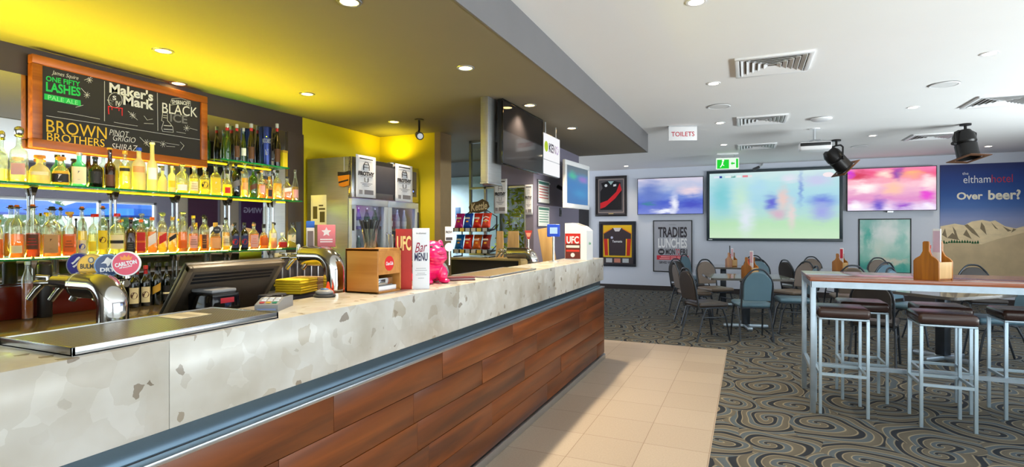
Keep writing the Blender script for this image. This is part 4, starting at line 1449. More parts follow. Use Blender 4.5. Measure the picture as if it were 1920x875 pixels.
# ---- yellow paper bags on the cash drawer
cdw = thing('cash_drawer', 'black cash drawer under the pile of yellow paper bags', 'cash drawer', (-2.135, 2.12, 0.9405))
MB().box(-0.12, 0.12, -0.16, 0.16, 0, 0.148, 0.004).build('housing', M_['black'], cdw)
MB().box(0.12, 0.126, -0.15, 0.15, 0.01, 0.138, 0.002).build('drawer', M_['charcoal'], cdw)
bagm = [pmat('bag_yellow', (232, 196, 30), 0.7, var=0.08), pmat('bag_kraft', (178, 146, 100), 0.8, var=0.15)]
o6 = ['lowest', 'second from the bottom', 'third from the bottom', 'fourth from the bottom', 'fifth from the bottom', 'topmost']
random.seed(5)
for k in range(6):
    bg_ = thing('paper_bag', 'folded yellow paper bag with kraft end, %s of the pile' % o6[k], 'paper bag', (-2.09 + random.uniform(-.004, .004), 2.10, 1.0895 + k * 0.0118), math.radians(14 + random.uniform(-2, 2)), 'folded yellow paper bags on the cash drawer')
    MB().box(-0.07, 0.07, -0.13, 0.03, 0, 0.011, 0.004).build('bag_body', bagm[0], bg_)
    MB().prism([(0.03, 0.0), (0.115, 0.0), (0.10, 0.010), (0.03, 0.011)], -0.07, 0.07, 'x').build('folded_end', bagm[1], bg_, smooth=False)

# ---- wire straw rack and number strip behind the second tap
wr_ = thing('wire_rack', 'black rack with upright silver wires behind the second tap', 'rack', (-2.30, 2.36, 0.9405))
MB().box(-0.09, 0.02, -0.24, 0.22, 0, 0.31, 0.004).build('back_box', M_['dark'], wr_)
for k in range(9):
    MB().cyl((0.035, -0.22 + k * 0.052, 0.0), (0.035, -0.22 + k * 0.052, 0.315), 0.0035, seg=8).build('wire', M_['alu'], wr_)
MB().tube([(0.035, -0.24, 0.315), (0.035, 0.22, 0.315)], 0.004, 8).build('top_rail', M_['alu'], wr_)
ns = thing('number_strip', 'row of black printed numbers on white tabs under the lower shelf', 'sign', (-4.03, at_x(537, 480, -4.03).y, 1.155))
MB().box(-0.004, 0.0, -0.14, 0.12, -0.035, 0.035, 0.001).build('tab_strip', colm(NAMED['cream'], .6), ns)
lettering('9  943', 0.15, 0.042, basis((0.0004, 0.02, 0), (0, 1, 0), (0, 0, 1)), M_['black'], ns, world=False, bold=0.01)
MB().cyl((-0.012, 0.0, 0.028), (-0.012, 0.0, 0.0595), 0.003, seg=8).build('hanger', M_['alu'], ns)

# ---- orange nozzle bottles
for px, lb in ((613, 'orange squeeze bottle on the workbench left of the second tap column'), (650, 'orange squeeze bottle between the second tap column and bamboo dispenser')):
    c = at_x(px, 528, -1.842)
    t = thing('squeeze_bottle', lb, 'squeeze bottle', (-1.835, c.y + (0 if px < 630 else .05), 0.9405), group='orange squeeze bottles by the second tap')
    hh = c.z - 0.9405
    MB().lathe([(0.024, 0), (0.026, 0.004), (0.026, hh - 0.07), (0.02, hh - 0.055)], 18).build('bottle_body', colm((240, 76, 16), .4), t)
    MB().lathe([(0.022, hh - 0.056), (0.022, hh - 0.042), (0.010, hh - 0.03), (0.004, hh)], 18).build('nozzle', colm((255, 70, 10), .4), t)

# ---- bamboo dispenser, straws, menus
bd = thing('bamboo_dispenser', 'bamboo napkin and straw dispenser box with red round logo', 'dispenser', (-1.695, 2.175, CT))
X0, X1, YA, YB_, HH = -0.095, 0.095, -0.095, 0.095, 0.213
b = MB()
b.box(X0, X1, YA, YA + 0.01, 0, HH, 0.001).box(X0, X1, YB_ - 0.01, YB_, 0, HH, 0.001).box(X0, X0 + 0.01, YA, YB_, 0, HH, 0.001).box(X0, X1, YA, YB_, HH - 0.012, HH, 0.001).box(X0, X1, YA, YB_, 0, 0.008, 0.001)
b.build('box_body', M_['bamboo'], bd)
MB().box(X1 - 0.012, X1 - 0.002, YA + 0.01, YB_ - 0.01, 0.088, HH - 0.012).build('front_panel', M_['bamboo'], bd)
MB().box(X0 + 0.02, X1 - 0.02, YA + 0.012, YB_ - 0.012, 0.008, 0.03, 0.002).build('napkins', M_['paper'], bd)
MB().box(X0 + 0.02, X1 - 0.025, YA + 0.012, YB_ - 0.03, 0.031, 0.07, 0.008).build('napkin_press', M_['chrome'], bd)
lg = MB().cyl((X1 - 0.002, 0, 0.14), (X1 - 0.0008, 0, 0.14), 0.036, seg=32).build('logo_disc', colm((220, 24, 30), .4), bd)
lettering('Coca-Cola', 0.056, 0.018, basis((X1 - 0.0006, 0, 0.14), (0, 1, 0), (0, 0, 1)), M_['white'], lg, 'logo_lettering', 0.02, 0.35, world=False)
zt = CT + HH
gs = thing('straw_glass', 'tumbler of black straws on top of the bamboo dispenser', 'glass', (-1.715, 2.17, zt + 0.0005))
MB().lathe([(0.0, 0.0), (0.026, 0.0), (0.028, 0.004), (0.038, 0.095), (0.036, 0.095), (0.026, 0.01), (0.0, 0.008)], 20, caps=False).build('tumbler', G_['clear'], gs)
random.seed(11)
for k in range(16):
    a = 2 * PI * k / 16
    q = 0.009 + 0.010 * (k % 2)
    MB().cyl((q * math.cos(a) * .7, q * math.sin(a) * .7, 0.012), (q * 2.6 * math.cos(a + .2), q * 2.6 * math.sin(a + .2), 0.135 + random.uniform(-.004, .01)), 0.0045, seg=8).build('straw', M_['black'], gs)

mh = thing('menu_card', 'tall folded bar menu card, white front and red sporting side', 'menu', (-1.53, 2.345, CT + 0.0005))
Mm = Matrix.Rotation(math.radians(36), 4, 'Z')
wm, hm = 0.086, 0.312
o = MB().box(-wm / 2, wm / 2, -0.002, 0.002, 0, hm, 0.0005, M=Mm).build('white_panel', M_['paper'], mh)
f0 = Mm @ Vector((0, -0.0024, 0))
xd, zd = Mm @ Vector((1, 0, 0)), Vector((0, 0, 1))
redc = colm((150, 20, 60), .6)
lettering('Bar', 0.062, 0.05, basis(f0 + zd * 0.215, xd + zd * .12, zd), redc, o, 'script_lettering', 0.0, 0.35, world=False)
lettering('MENU', 0.066, 0.042, basis(f0 + zd * 0.165, xd, zd), colm((40, 40, 80), .6), o, 'menu_lettering', 0.02, world=False)
lettering('the elthamhotel', 0.05, 0.009, basis(f0 + zd * 0.286, xd, zd), M_['grey'], o, 'small_lettering', world=False)
for k, (zz, ww) in enumerate(((0.105, 0.05), (0.095, 0.06), (0.08, 0.04), (0.072, 0.054), (0.055, 0.03))):
    MB().box(-ww / 2, ww / 2, -0.0026, -0.002, zz, zz + 0.002, M=Mm).build('print_line', M_['grey'], o)
o = MB().box(-wm / 2 - 0.085, -wm / 2 - 0.003, 0.0, 0.004, 0, hm - 0.004, 0.0005, M=Mm @ Matrix.Rotation(0.02, 4, 'Z')).build('red_panel', colm((172, 34, 22), .6), mh)
lettering('UFC', 0.07, 0.075, basis(Mm @ Vector((-wm / 2 - 0.043, -0.003, 0.235)), xd, zd), colm((250, 210, 130), .5), o, 'fight_lettering', 0.03, world=False)

# ---- pink dog figurine
pd = thing('dog_figurine', 'glossy hot pink bulldog figurine sitting on the bar top', 'figurine', (-1.662, 2.65, CT), math.radians(-30))
pd.scale = (1.18, 1.2, 1.0)
b = MB()
for c, r, s in [((-.03, 0, .07), .06, (1.05, 1.0, 1.15)), ((.0, 0, .10), .058, (1, 1.05, 1.1)), ((0.005, 0, .178), .062, (1.0, 1.08, .98)), ((.055, 0, .165), .048, (1.0, 1.05, .92)), ((.075, 0, .145), .036, (.9, 1.25, .8)),
                ((.062, 0, .122), .032, (.95, 1.2, .6)), ((.03, .045, .05), .028, (.95, .95, 1.7)), ((.03, -.045, .05), .028, (.95, .95, 1.7)), ((.05, .045, .014), .026, (1.35, 1, .55)), ((.05, -.045, .014), .026, (1.35, 1, .55)),
                ((-.05, .05, .03), .036, (1.3, .8, .85)), ((-.05, -.05, .03), .036, (1.3, .8, .85)), ((-.012, .056, .212), .020, (.7, .8, 1.5)), ((-.012, -.056, .212), .020, (.7, .8, 1.5)), ((.1, 0, .172), .014, (.7, 1.2, .8)),
                ((.035, .03, .212), .018, (.9, 1, .8)), ((.035, -.03, .212), .018, (.9, 1, .8))]:
    b.ball(c, r, *s, u=20, v=14)
o = b.build('dog_body', pmat('hot_pink_gloss', (240, 28, 112), 0.22, var=0.04, coat=0.5), pd)
zmin = min(v.co.z for v in o.data.vertices)
for v in o.data.vertices:
    v.co.z = max(v.co.z, 0.0) * 1.02
md = o.modifiers.new('skin', 'REMESH')
md.mode = 'VOXEL'
md.voxel_size = 0.0042
md.use_smooth_shade = True
ms = o.modifiers.new('soft', 'SMOOTH')
ms.factor = 0.5
ms.iterations = 4
for s in (1, -1):
    MB().ball((.0555, .026 * s, .207), 0.0085, u=12, v=8).build('eye', M_['black'], pd)
MB().ball((.105, 0, .171), 0.012, .7, 1.2, .8, u=12, v=8).build('nose', colm((200, 16, 90), .2), pd)

# ---- bill folder
bf = thing('bill_folder', 'maroon bill folder lying on the bar beyond the pink dog', 'folder', (-1.60, 2.87, CT), math.radians(-52))
MB().box(-0.05, 0.05, -0.09, 0.09, 0, 0.008, 0.002).build('lower_cover', colm((84, 16, 30), .4), bf)
MB().box(-0.048, 0.046, -0.086, 0.086, 0.0085, 0.012, 0.001).build('paper_slip', M_['paper'], bf)
MB().box(-0.05, 0.05, -0.09, 0.09, 0.0125, 0.02, 0.002).build('upper_cover', colm((96, 18, 34), .4), bf)

# ---- small blue screen on a pole
p = at_z(1013, 489, CT)
sd = thing('display_pole', 'small blue customer display on a thin silver pole at bar end', 'display', (-1.70, 4.90, CT))
c = at_x(1014, 439, -1.70)
MB().lathe([(0.05, 0), (0.05, 0.006), (0.012, 0.014)], 20).build('base', M_['alu'], sd)
MB().cyl((0, 0, 0.008), (0, 0, 0.25), 0.011, seg=14).build('pole', M_['alu'], sd)
Ms = Matrix.Translation((0, 0, 0.30)) @ Matrix.Rotation(math.radians(24), 4, 'Z')
MB().box(-0.062, 0.062, -0.012, 0.014, -0.06, 0.06, 0.008, M=Ms).build('housing', colm((20, 70, 200), .35), sd)
MB().box(-0.036, 0.036, -0.0135, -0.012, -0.03, 0.03, M=Ms).build('screen', emit_mat('small_screen_glow', (206, 236, 255), 1.0), sd, smooth=False)

# ---- timber boards leaning at the bar end
bo = thing('timber_board', 'pale timber board leaning behind the blue display at bar end', 'board', (-1.95, 5.55, 0.954))
MB().box(-0.075, 0.075, -0.012, 0.012, 0, 0.48, 0.003, M=Matrix.Rotation(math.radians(-10), 4, 'Y')).build('board', M_['pine'], bo)
MB().box(-0.1, 0.1, -0.05, 0.05, 0, 0.02, 0.003).build('foot', M_['pine'], bo)

# ---- white ballot box with fight poster
bt = thing('entry_box', 'white entry box with red fight poster at the far bar end', 'entry box', (-1.60, 5.42, CT))
MB().prism([(-0.115, 0), (0.115, 0), (0.115, 0.30), (0.06, 0.345), (-0.04, 0.378), (-0.115, 0.375)], -0.12, 0.12, 'y').build('carton', M_['white'], bt, smooth=False)
MB().prism([(-0.02, 0.3725), (0.055, 0.348), (0.056, 0.3495), (-0.0195, 0.374)], -0.07, 0.07, 'y').build('slot', M_['grey'], bt, smooth=False)
o = MB().box(-0.112, 0.05, -0.1225, -0.12, 0.012, 0.27).build('poster', colm((92, 30, 24), .5), bt, smooth=False)
MB().box(-0.112, 0.05, -0.1232, -0.1225, 0.165, 0.27).build('poster_red', colm((190, 34, 30), .5), o, smooth=False)
lettering('UFC', 0.13, 0.075, basis((-0.031, -0.1234, 0.205), (1, 0, 0), (0, 0, 1)), M_['white'], o, 'fight_lettering', 0.03, world=False)
for zz, hh, cc in ((0.125, 0.024, (230, 226, 220)), (0.085, 0.018, (206, 50, 40))):
    MB().box(-0.1, 0.04, -0.1232, -0.1225, zz, zz + hh).build('print_band', colm(cc, .5), o, smooth=False)
MB().cyl((-0.031, -0.1225, 0.05), (-0.031, -0.1232, 0.05), 0.022, seg=20).build('round_mark', M_['white'], o)
lettering('eltham', 0.08, 0.03, basis((0.1152, 0.0, 0.17), (0, 1, 0), (0, 0, 1)), colm((130, 190, 150), .5), bt, 'side_lettering', world=False)

# ------------------------------------------------------------------ far wall
WX, WZ = Vector((1, 0, 0)), Vector((0, 0, 1))


def picture_mat(name, stops, blobs, strength=0.0, warp=0.12, wscale=(1.6, 1, 5), rough=0.3, fine=0.0):
    """soft picture: vertical bands with blurred patches; glows when strength > 0 (a lit screen)"""
    m, nt, out = new_mat(name)
    L = nt.links
    tc = N(nt, 'ShaderNodeTexCoord')
    mp = N(nt, 'ShaderNodeMapping')
    mp.inputs['Scale'].default_value = wscale
    L.new(tc.outputs['Object'], mp.inputs['Vector'])
    nz = N(nt, 'ShaderNodeTexNoise')
    nz.inputs['Scale'].default_value = 2.2
    nz.inputs['Detail'].default_value = 4
    L.new(mp.outputs['Vector'], nz.inputs['Vector'])
    wv = N(nt, 'ShaderNodeMix', data_type='RGBA', blend_type='LINEAR_LIGHT')
    wv.inputs['Factor'].default_value = warp
    L.new(tc.outputs['Object'], wv.inputs['A'])
    L.new(nz.outputs['Color'], wv.inputs['B'])
    sp = N(nt, 'ShaderNodeSeparateXYZ')
    L.new(wv.outputs['Result'], sp.inputs[0])
    mr = N(nt, 'ShaderNodeMapRange')
    mr.inputs['From Min'].default_value = stops[0][0]
    mr.inputs['From Max'].default_value = stops[-1][0]
    L.new(sp.outputs['Z'], mr.inputs['Value'])
    a, b = stops[0][0], stops[-1][0]
    rp = ramp(nt, [((z - a) / (b - a), c) for z, c in stops])
    L.new(mr.outputs['Result'], rp.inputs['Fac'])
    cur = rp.outputs['Color']
    for (x, z, rx, rz, c) in blobs:
        mm = N(nt, 'ShaderNodeMapping', vector_type='TEXTURE')
        mm.inputs['Location'].default_value = (x, 0, z)
        mm.inputs['Scale'].default_value = (rx, 1000, rz)
        L.new(wv.outputs['Result'], mm.inputs['Vector'])
        ln_ = N(nt, 'ShaderNodeVectorMath', operation='LENGTH')
        L.new(mm.outputs['Vector'], ln_.inputs[0])
        f = N(nt, 'ShaderNodeMapRange', interpolation_type='SMOOTHSTEP')
        f.inputs['From Min'].default_value = 0.0
        f.inputs['From Max'].default_value = 1.35
        f.inputs['To Min'].default_value = 1
        f.inputs['To Max'].default_value = 0
        L.new(ln_.outputs['Value'], f.inputs['Value'])
        mx = N(nt, 'ShaderNodeMix', data_type='RGBA')
        L.new(f.outputs['Result'], mx.inputs['Factor'])
        L.new(cur, mx.inputs['A'])
        mx.inputs['B'].default_value = lin(c)
        cur = mx.outputs['Result']
    bs = N(nt, 'ShaderNodeBsdfPrincipled')
    bs.inputs['Roughness'].default_value = rough
    if strength > 0:
        bs.inputs['Base Color'].default_value = (0.02, 0.02, 0.02, 1)
        L.new(cur, bs.inputs['Emission Color'])
        bs.inputs['Emission Strength'].default_value = strength
    else:
        L.new(cur, bs.inputs['Base Color'])
    L.new(bs.outputs[0], out.inputs['Surface'])
    return m


def wall_rect(x0, y0, x1, y1, Y):
    a, b = at_y(x0, y0, Y), at_y(x1, y1, Y)
    return a.x, b.x, b.z, a.z


def frame_bars(b, x0, x1, z0, z1, ya, yb, w, bev=0.002):
    b.box(x0, x1, ya, yb, z1 - w, z1, bev).box(x0, x1, ya, yb, z0, z0 + w, bev).box(x0, x0 + w, ya, yb, z0 + w, z1 - w, bev).box(x1 - w, x1, ya, yb, z0 + w, z1 - w, bev)
    return b


def wall_screen(name, label, cat, px, Y0_, bez, mat, bmat, depth_=0.06, part='picture'):
    x0, x1, z0, z1 = wall_rect(*px, Y0_)
    cx, cz = (x0 + x1) / 2, (z0 + z1) / 2
    w, h = (x1 - x0) / 2, (z1 - z0) / 2
    t = thing(name, label, cat, (cx, Y0_, cz))
    frame_bars(MB(), -w, w, -h, h, 0, depth_, bez).build('bezel', bmat, t)
    MB().box(-w + bez * .5, w - bez * .5, 0.012, depth_ - 0.004, -h + bez * .5, h - bez * .5).build('rear_shell', M_['black'], t, smooth=False)
    MB().box(-w + bez, w - bez, 0.006, 0.012, -h + bez, h - bez).build(part, mat, t, smooth=False)
    return t, w, h


s1 = picture_mat('tv_ice_race', [(-.42, (120, 136, 214)), (-.15, (66, 90, 200)), (.02, (120, 146, 214)), (.2, (176, 190, 222)), (.42, (214, 208, 226))],
                 [(-.45, .08, .34, .36, (96, 120, 196)), (.45, .12, .32, .12, (236, 214, 222)), (.1, -.18, .1, .26, (236, 238, 250)), (-.1, -.36, .3, .06, (240, 244, 255)), (.5, -.2, .26, .1, (60, 70, 190)), (-.5, -.18, .2, .05, (50, 130, 150))], 1.0)
wall_screen('wall_television', 'wall television left of the big screen showing a blue icy picture', 'television', (1195, 335, 1319, 401), YF - 0.10, 0.012, s1, M_['black'])
s3 = picture_mat('tv_magenta_show', [(-.42, (226, 214, 240)), (-.2, (214, 130, 190)), (.1, (244, 190, 204)), (.3, (236, 80, 130)), (.42, (240, 120, 170))],
                 [(-.55, .3, .2, .12, (204, 20, 70)), (-.7, .34, .1, .1, (200, 20, 220)), (-.1, .3, .16, .1, (250, 226, 210)), (.12, .3, .1, .14, (120, 40, 170)), (.35, .3, .22, .1, (250, 176, 120)), (-.45, .04, .25, .12, (255, 244, 240)),
                  (-.2, -.32, .14, .18, (86, 50, 190)), (.2, -.34, .18, .1, (140, 20, 190)), (.58, -.12, .12, .14, (224, 0, 200)), (.05, .02, .2, .16, (246, 190, 160)), (.62, .12, .14, .16, (250, 226, 226)), (.62, -.34, .1, .08, (240, 230, 255)), (-.6, -.34, .2, .1, (250, 244, 252))], 1.05)
t, w, h = wall_screen('wall_television', 'wall television right of the big screen showing a magenta picture', 'television', (1588, 316.5, 1757, 394), YF - 0.12, 0.012, s3, M_['black'])
MB().box(-.05, .05, 0.03, 0.11, -h - 0.03, -h + .02).build('wall_bracket', M_['alu'], t)

# the projection screen
s2 = picture_mat('football_broadcast', [(-.72, (196, 226, 190)), (-.4, (178, 220, 178)), (-.2, (172, 214, 206)), (.1, (160, 208, 226)), (.45, (176, 220, 226)), (.72, (206, 230, 230))],
                 [(-1.0, .2, .26, .5, (120, 200, 208)), (-.62, .15, .22, .42, (190, 226, 206)), (-.5, -.3, .2, .4, (216, 226, 236)), (.0, .05, .16, .2, (84, 84, 204)), (.22, .12, .14, .3, (226, 196, 190)), (.12, -.2, .2, .14, (206, 170, 190)),
                  (.38, -.2, .1, .36, (222, 206, 204)), (.55, .35, .06, .4, (120, 156, 214)), (.95, .08, .3, .14, (86, 110, 214)), (.95, -.15, .26, .24, (150, 156, 222)), (.85, .5, .35, .16, (196, 200, 232)), (-.25, .4, .2, .2, (170, 214, 232)), (.35, .55, .2, .1, (222, 222, 236))], 1.0, 0.10)
t, w, h = wall_screen('projection_screen', 'big black-framed projection screen showing a pale football match', 'projection screen', (1325, 321, 1580.5, 453), YF - 0.08, 0.062, s2, pmat('screen_frame_teal_black', (44, 58, 66), 0.35), 0.07, 'projected_picture')
sb = MB()
for k, (c, ww) in enumerate((((230, 240, 255), .13), ((60, 80, 170), .06), ((240, 250, 250), .22), ((90, 170, 160), .1), ((250, 250, 250), .1), ((240, 150, 160), .12), ((240, 240, 240), .08))):
    MB().box(-w + .15 + k * .118, -w + .15 + k * .118 + ww * .9, 0.0045, 0.0058, h - .165, h - .12).build('score_tab', emit_mat('score_tab_%d' % k, c, 0.9), t, smooth=False)
MB().lathe([(0.09, 0.0), (0.09, 0.002)], 24, sx=1.1, sy=.55, M=Matrix.Translation((w - .26, 0.0058, h - .17)) @ Matrix.Rotation(PI / 2, 4, 'X')).build('channel_logo', emit_mat('channel_logo', (250, 236, 240), 1.0), t, smooth=False)
MB().box(-w + .04, -w + .12, -0.001, 0.0005, -h + .022, -h + .034).build('maker_plate', M_['alu'], t, smooth=False)

# framed jerseys
x0, x1, z0, z1 = wall_rect(1116, 331, 1175, 405, YF - 0.04)
j = thing('framed_jersey', 'framed black football jersey with red diagonal sash, upper frame', 'framed jersey', ((x0 + x1) / 2, YF - 0.04, (z0 + z1) / 2))
w, h = (x1 - x0) / 2, (z1 - z0) / 2
frame_bars(MB(), -w, w, -h, h, 0, .038, .05, .004).build('frame', pmat('frame_black_brown', (34, 28, 30), .35), j)
MB().box(-w + .04, w - .04, 0.022, .032, -h + .04, h - .04).build('mount_board', colm((92, 86, 90), .6), j, smooth=False)
frame_bars(MB(), -w + .075, w - .075, -h + .09, h - .075, .019, .022, .012, 0).build('slip_line', colm((190, 170, 160), .5), j, smooth=False)
jb = MB().prism([(-.26, -.33), (.26, -.33), (.26, .12), (.2, .2), (.24, .32), (.10, .36), (-.10, .36), (-.24, .32), (-.2, .2), (-.26, .12)], .012, .02, 'y').build('jersey', colm((22, 18, 24), .8), j, smooth=False)
MB().prism([(-.26, -.16), (-.26, -.30), (-.14, -.26), (.10, -.06), (.26, .14), (.215, .31), (.13, .10), (-.08, -.1)], .0105, .012, 'y').build('red_sash', colm((220, 20, 34), .7), jb, smooth=False)
MB().prism([(-.07, .36), (.07, .36), (0, .27)], .0105, .012, 'y').build('collar', colm((170, 200, 200), .7), jb, smooth=False)
MB().cyl((-.12, .0105, .26), (-.12, .012, .26), .035, seg=20).build('badge_ring', M_['white'], jb)
MB().prism([(.06, .23), (.13, .24), (.13, .29), (.06, .28)], .0095, .0105, 'y').build('shoulder_print', M_['white'], jb, smooth=False)
MB().box(-.06, .06, .017, .021, -h + .055, -h + .075).build('plaque', colm((220, 190, 130), .4), j, smooth=False)

x0, x1, z0, z1 = wall_rect(1123, 415, 1192, 500, YF - 0.04)
j = thing('framed_jersey', 'framed dark brown and gold striped jersey, lower frame', 'framed jersey', ((x0 + x1) / 2, YF - 0.04, (z0 + z1) / 2))
w, h = (x1 - x0) / 2, (z1 - z0) / 2
frame_bars(MB(), -w, w, -h, h, 0, .038, .06, .004).build('frame', pmat('frame_black_blue', (30, 32, 42), .35), j)
MB().box(-w + .05, w - .05, 0.024, .032, -h + .05, h - .05).build('mount_board', colm((66, 56, 60), .6), j, smooth=False)
MB().box(-w + .10, w - .10, 0.021, .024, -h + .22, h - .09).build('gold_backing', colm((246, 196, 20), .6), j, smooth=False)
jb = MB().prism([(-.20, -.28), (.20, -.28), (.22, .12), (.33, .12), (.33, .26), (.12, .38), (-.12, .38), (-.33, .26), (-.33, .12), (-.22, .12)], .013, .021, 'y').build('jersey', colm((62, 50, 56), .8), j, smooth=False)
for s in (-1, 1):
    MB().prism([(s * .215, -.28), (s * .30, -.28), (s * .33, .12), (s * .225, .12)], .0115, .02, 'y').build('sleeve_stripe', colm((206, 40, 24), .7), jb, smooth=False)
    MB().prism([(s * .20, -.28), (s * .222, -.28), (s * .235, .12), (s * .21, .12)], .0105, .02, 'y').build('gold_piping', colm((250, 200, 30), .7), jb, smooth=False)
    MB().prism([(s * .12, .385), (s * .34, .26), (s * .34, .235), (s * .12, .36)], .0105, .013, 'y').build('shoulder_piping', colm((240, 130, 24), .7), jb, smooth=False)
MB().prism([(-.1, .385), (.1, .385), (.05, .30), (-.05, .30)], .0105, .013, 'y').build('collar', colm((226, 216, 220), .7), jb, smooth=False)
lettering('Tasmania', .24, .055, basis((0, .0128, .06), WX, WZ), M_['white'], jb, 'chest_lettering', .02, world=False)
MB().cyl((-.13, .0112, .15), (-.13, .013, .15), .03, seg=16).build('crest', colm((200, 200, 226), .5), jb)
for k, xx in enumerate((-.2, 0, .2)):
    MB().box(xx - .075, xx + .075, .019, .0235, -h + .09, -h + .19).build('photo_plaque', colm(((196, 196, 200), (206, 130, 110), (190, 196, 200))[k], .5), j, smooth=False)

# tradies poster
x0, x1, z0, z1 = wall_rect(1224.5, 413, 1298, 511, YF - 0.025)
j = thing('framed_poster', 'grey framed poster advertising weekday tradies lunches', 'poster', ((x0 + x1) / 2, YF - 0.025, (z0 + z1) / 2))
w, h = (x1 - x0) / 2, (z1 - z0) / 2
frame_bars(MB(), -w, w, -h, h, 0, .023, .02, .003).build('frame', M_['black'], j)
sh = MB().box(-w + .015, w - .015, 0.008, .018, -h + .015, h - .015).build('poster_sheet', pmat('poster_silver_grey', (176, 178, 188), .25, var=.03), j, smooth=False)
dk = colm((52, 46, 54), .5)
rd = colm((214, 44, 64), .5)


def wl(s, cx, cz, ww, hh, m, bold=.02):
    return lettering(s, ww, hh, basis((cx, .0078, cz), WX, WZ), m, sh, 'poster_lettering', bold, world=False)


k = w / .42
wl('TRADIES', .0, h * .54, .62 * k, .235 * k, dk, .03)
wl('LUNCHES', .0, h * .12, .62 * k, .215 * k, M_['white'], .03)
wl('MON', -.045 * k, -h * .22, .2 * k, .13 * k, dk, .03)
wl('TO', .112 * k, -h * .22, .09 * k, .13 * k, rd, .01)
wl('FRI', .24 * k, -h * .22, .15 * k, .13 * k, dk, .03)
MB().cyl((-.24 * k, .0068, -h * .22), (-.24 * k, .008, -h * .22), .07 * k, seg=24).build('round_stamp', dk, sh)
for q in (-.014, .014):
    MB().box((-.28) * k, (-.20) * k, .0062, .0068, -h * .22 + q - .006, -h * .22 + q + .006).build('stamp_mark', M_['white'], sh, smooth=False)
MB().box(-.34 * k, .34 * k, .0066, .008, -h * .53, -h * .36).build('red_band', rd, sh, smooth=False)
for q, ww in ((-.415, .5), (-.485, .56)):
    for a, b in ((-.5, -.1), (-.07, .16), (.2, .5)):
        MB().box(a * ww * k, b * ww * k, .006, .0066, h * q - .009, h * q + .009).build('band_print', colm((250, 190, 190), .5), sh, smooth=False)
wl('SERVED WITH CHIPS', -.05 * k, -h * .63, .48 * k, .055 * k, dk, .02)
MB().box(-.08, .08, .0072, .008, h * .82, h * .835).build('fine_print', colm((130, 130, 140), .5), sh, smooth=False)

# green poster
x0, x1, z0, z1 = wall_rect(1610, 410, 1709, 513, YF - 0.025)
j = thing('framed_poster', 'framed pale green waterfall-like poster under the right television', 'poster', ((x0 + x1) / 2, YF - 0.025, (z0 + z1) / 2))
w, h = (x1 - x0) / 2, (z1 - z0) / 2
frame_bars(MB(), -w, w, -h, h, 0, .023, .02, .003).build('frame', M_['black'], j)
gp = picture_mat('poster_green_falls', [(-.56, (60, 176, 160)), (-.3, (120, 206, 186)), (0, (206, 236, 222)), (.25, (226, 240, 234)), (.56, (150, 206, 196))],
                 [(-.3, .2, .12, .4, (70, 190, 170)), (.05, .3, .2, .3, (246, 250, 246)), (-.1, -.12, .16, .26, (226, 240, 226)), (.1, -.3, .4, .07, (236, 226, 206)), (-.25, -.42, .2, .12, (40, 160, 150)), (.3, .1, .12, .3, (150, 214, 200)), (.3, -.45, .12, .1, (40, 176, 160))], 0, .14, (4, 1, 3))
sh = MB().box(-w + .015, w - .015, 0.008, .018, -h + .015, h - .015).build('poster_sheet', gp, j, smooth=False)

# the mountain banner
x0, x1, z0, z1 = wall_rect(1763, 309.5, 1763, 600, YF - 0.02)
bw_, z0 = 1.78, 0.30
bn = thing('wall_banner', 'large vinyl wall banner with blue sky, pale mountains and beer slogan', 'banner', (x0 + bw_ / 2, YF - 0.02, (z0 + z1) / 2))
hw, hh = bw_ / 2, (z1 - z0) / 2
sky = picture_mat('banner_sky_print', [(-.1, (160, 160, 186)), (.14, (136, 150, 196)), (.36, (72, 112, 180)), (.6, (34, 86, 164)), (.95, (26, 62, 140)), (hh, (30, 44, 106))], [], 0, .03, (1, 1, 4), .6)
sheet = MB().box(-hw, hw, 0.004, .018, -hh, hh).build('vinyl_sheet', sky, bn, smooth=False)
snow = pmat('banner_sand_print', (232, 212, 172), .7, var=.12, scale=6, stretch=(1, 1, 2.5))
snow2 = pmat('banner_snow_print', (206, 184, 146), .7, var=.12, scale=4)
rock = colm((134, 118, 92), .7)


def bpt(px, py):
    p = at_y(px, py, YF - 0.02)
    return (p.x - bn.location.x, p.z - bn.location.z)


ridge = [(1763.5, 424), (1790, 419), (1808, 422), (1822, 415), (1842, 412), (1856, 415), (1866, 413), (1885, 424), (1905, 428), (1919, 424), (1927, 425)]
poly = [bpt(*q) for q in ridge] + [(hw, bpt(1927, 425)[1]), (hw, -hh), (-hw, -hh)]
MB().prism(poly, 0.0025, 0.004, 'y').build('mountain_print', snow, sheet, smooth=False)
dune = [(1763.5, 456), (1800, 452), (1840, 458), (1870, 448), (1900, 441), (1919, 436), (1927, 436)]
poly = [bpt(*q) for q in dune] + [(hw, bpt(1927, 436)[1]), (hw, -hh), (-hw, -hh)]
MB().prism(poly, 0.0015, 0.0025, 'y').build('dune_print', snow2, sheet, smooth=False)
for q in ([(1766, 440), (1772, 428), (1776, 446)], [(1786, 424), (1790, 440), (1797, 448), (1792, 432)], [(1808, 422), (1822, 436), (1838, 446), (1826, 430), (1814, 420)], [(1840, 416), (1838, 428), (1850, 440), (1846, 424)], [(1858, 416), (1866, 428), (1872, 430)], [(1880, 424), (1890, 434), (1897, 432)], [(1900, 428), (1896, 436), (1906, 430)],
          [(1776, 446), (1786, 436), (1800, 450)], [(1806, 440), (1812, 430), (1822, 448)]):
    MB().prism([bpt(*v) for v in q], 0.0017, 0.0025, 'y').build('rock_print', rock, sheet, smooth=False)
gr_ = colm((24, 84, 44), .7)
random.seed(2)
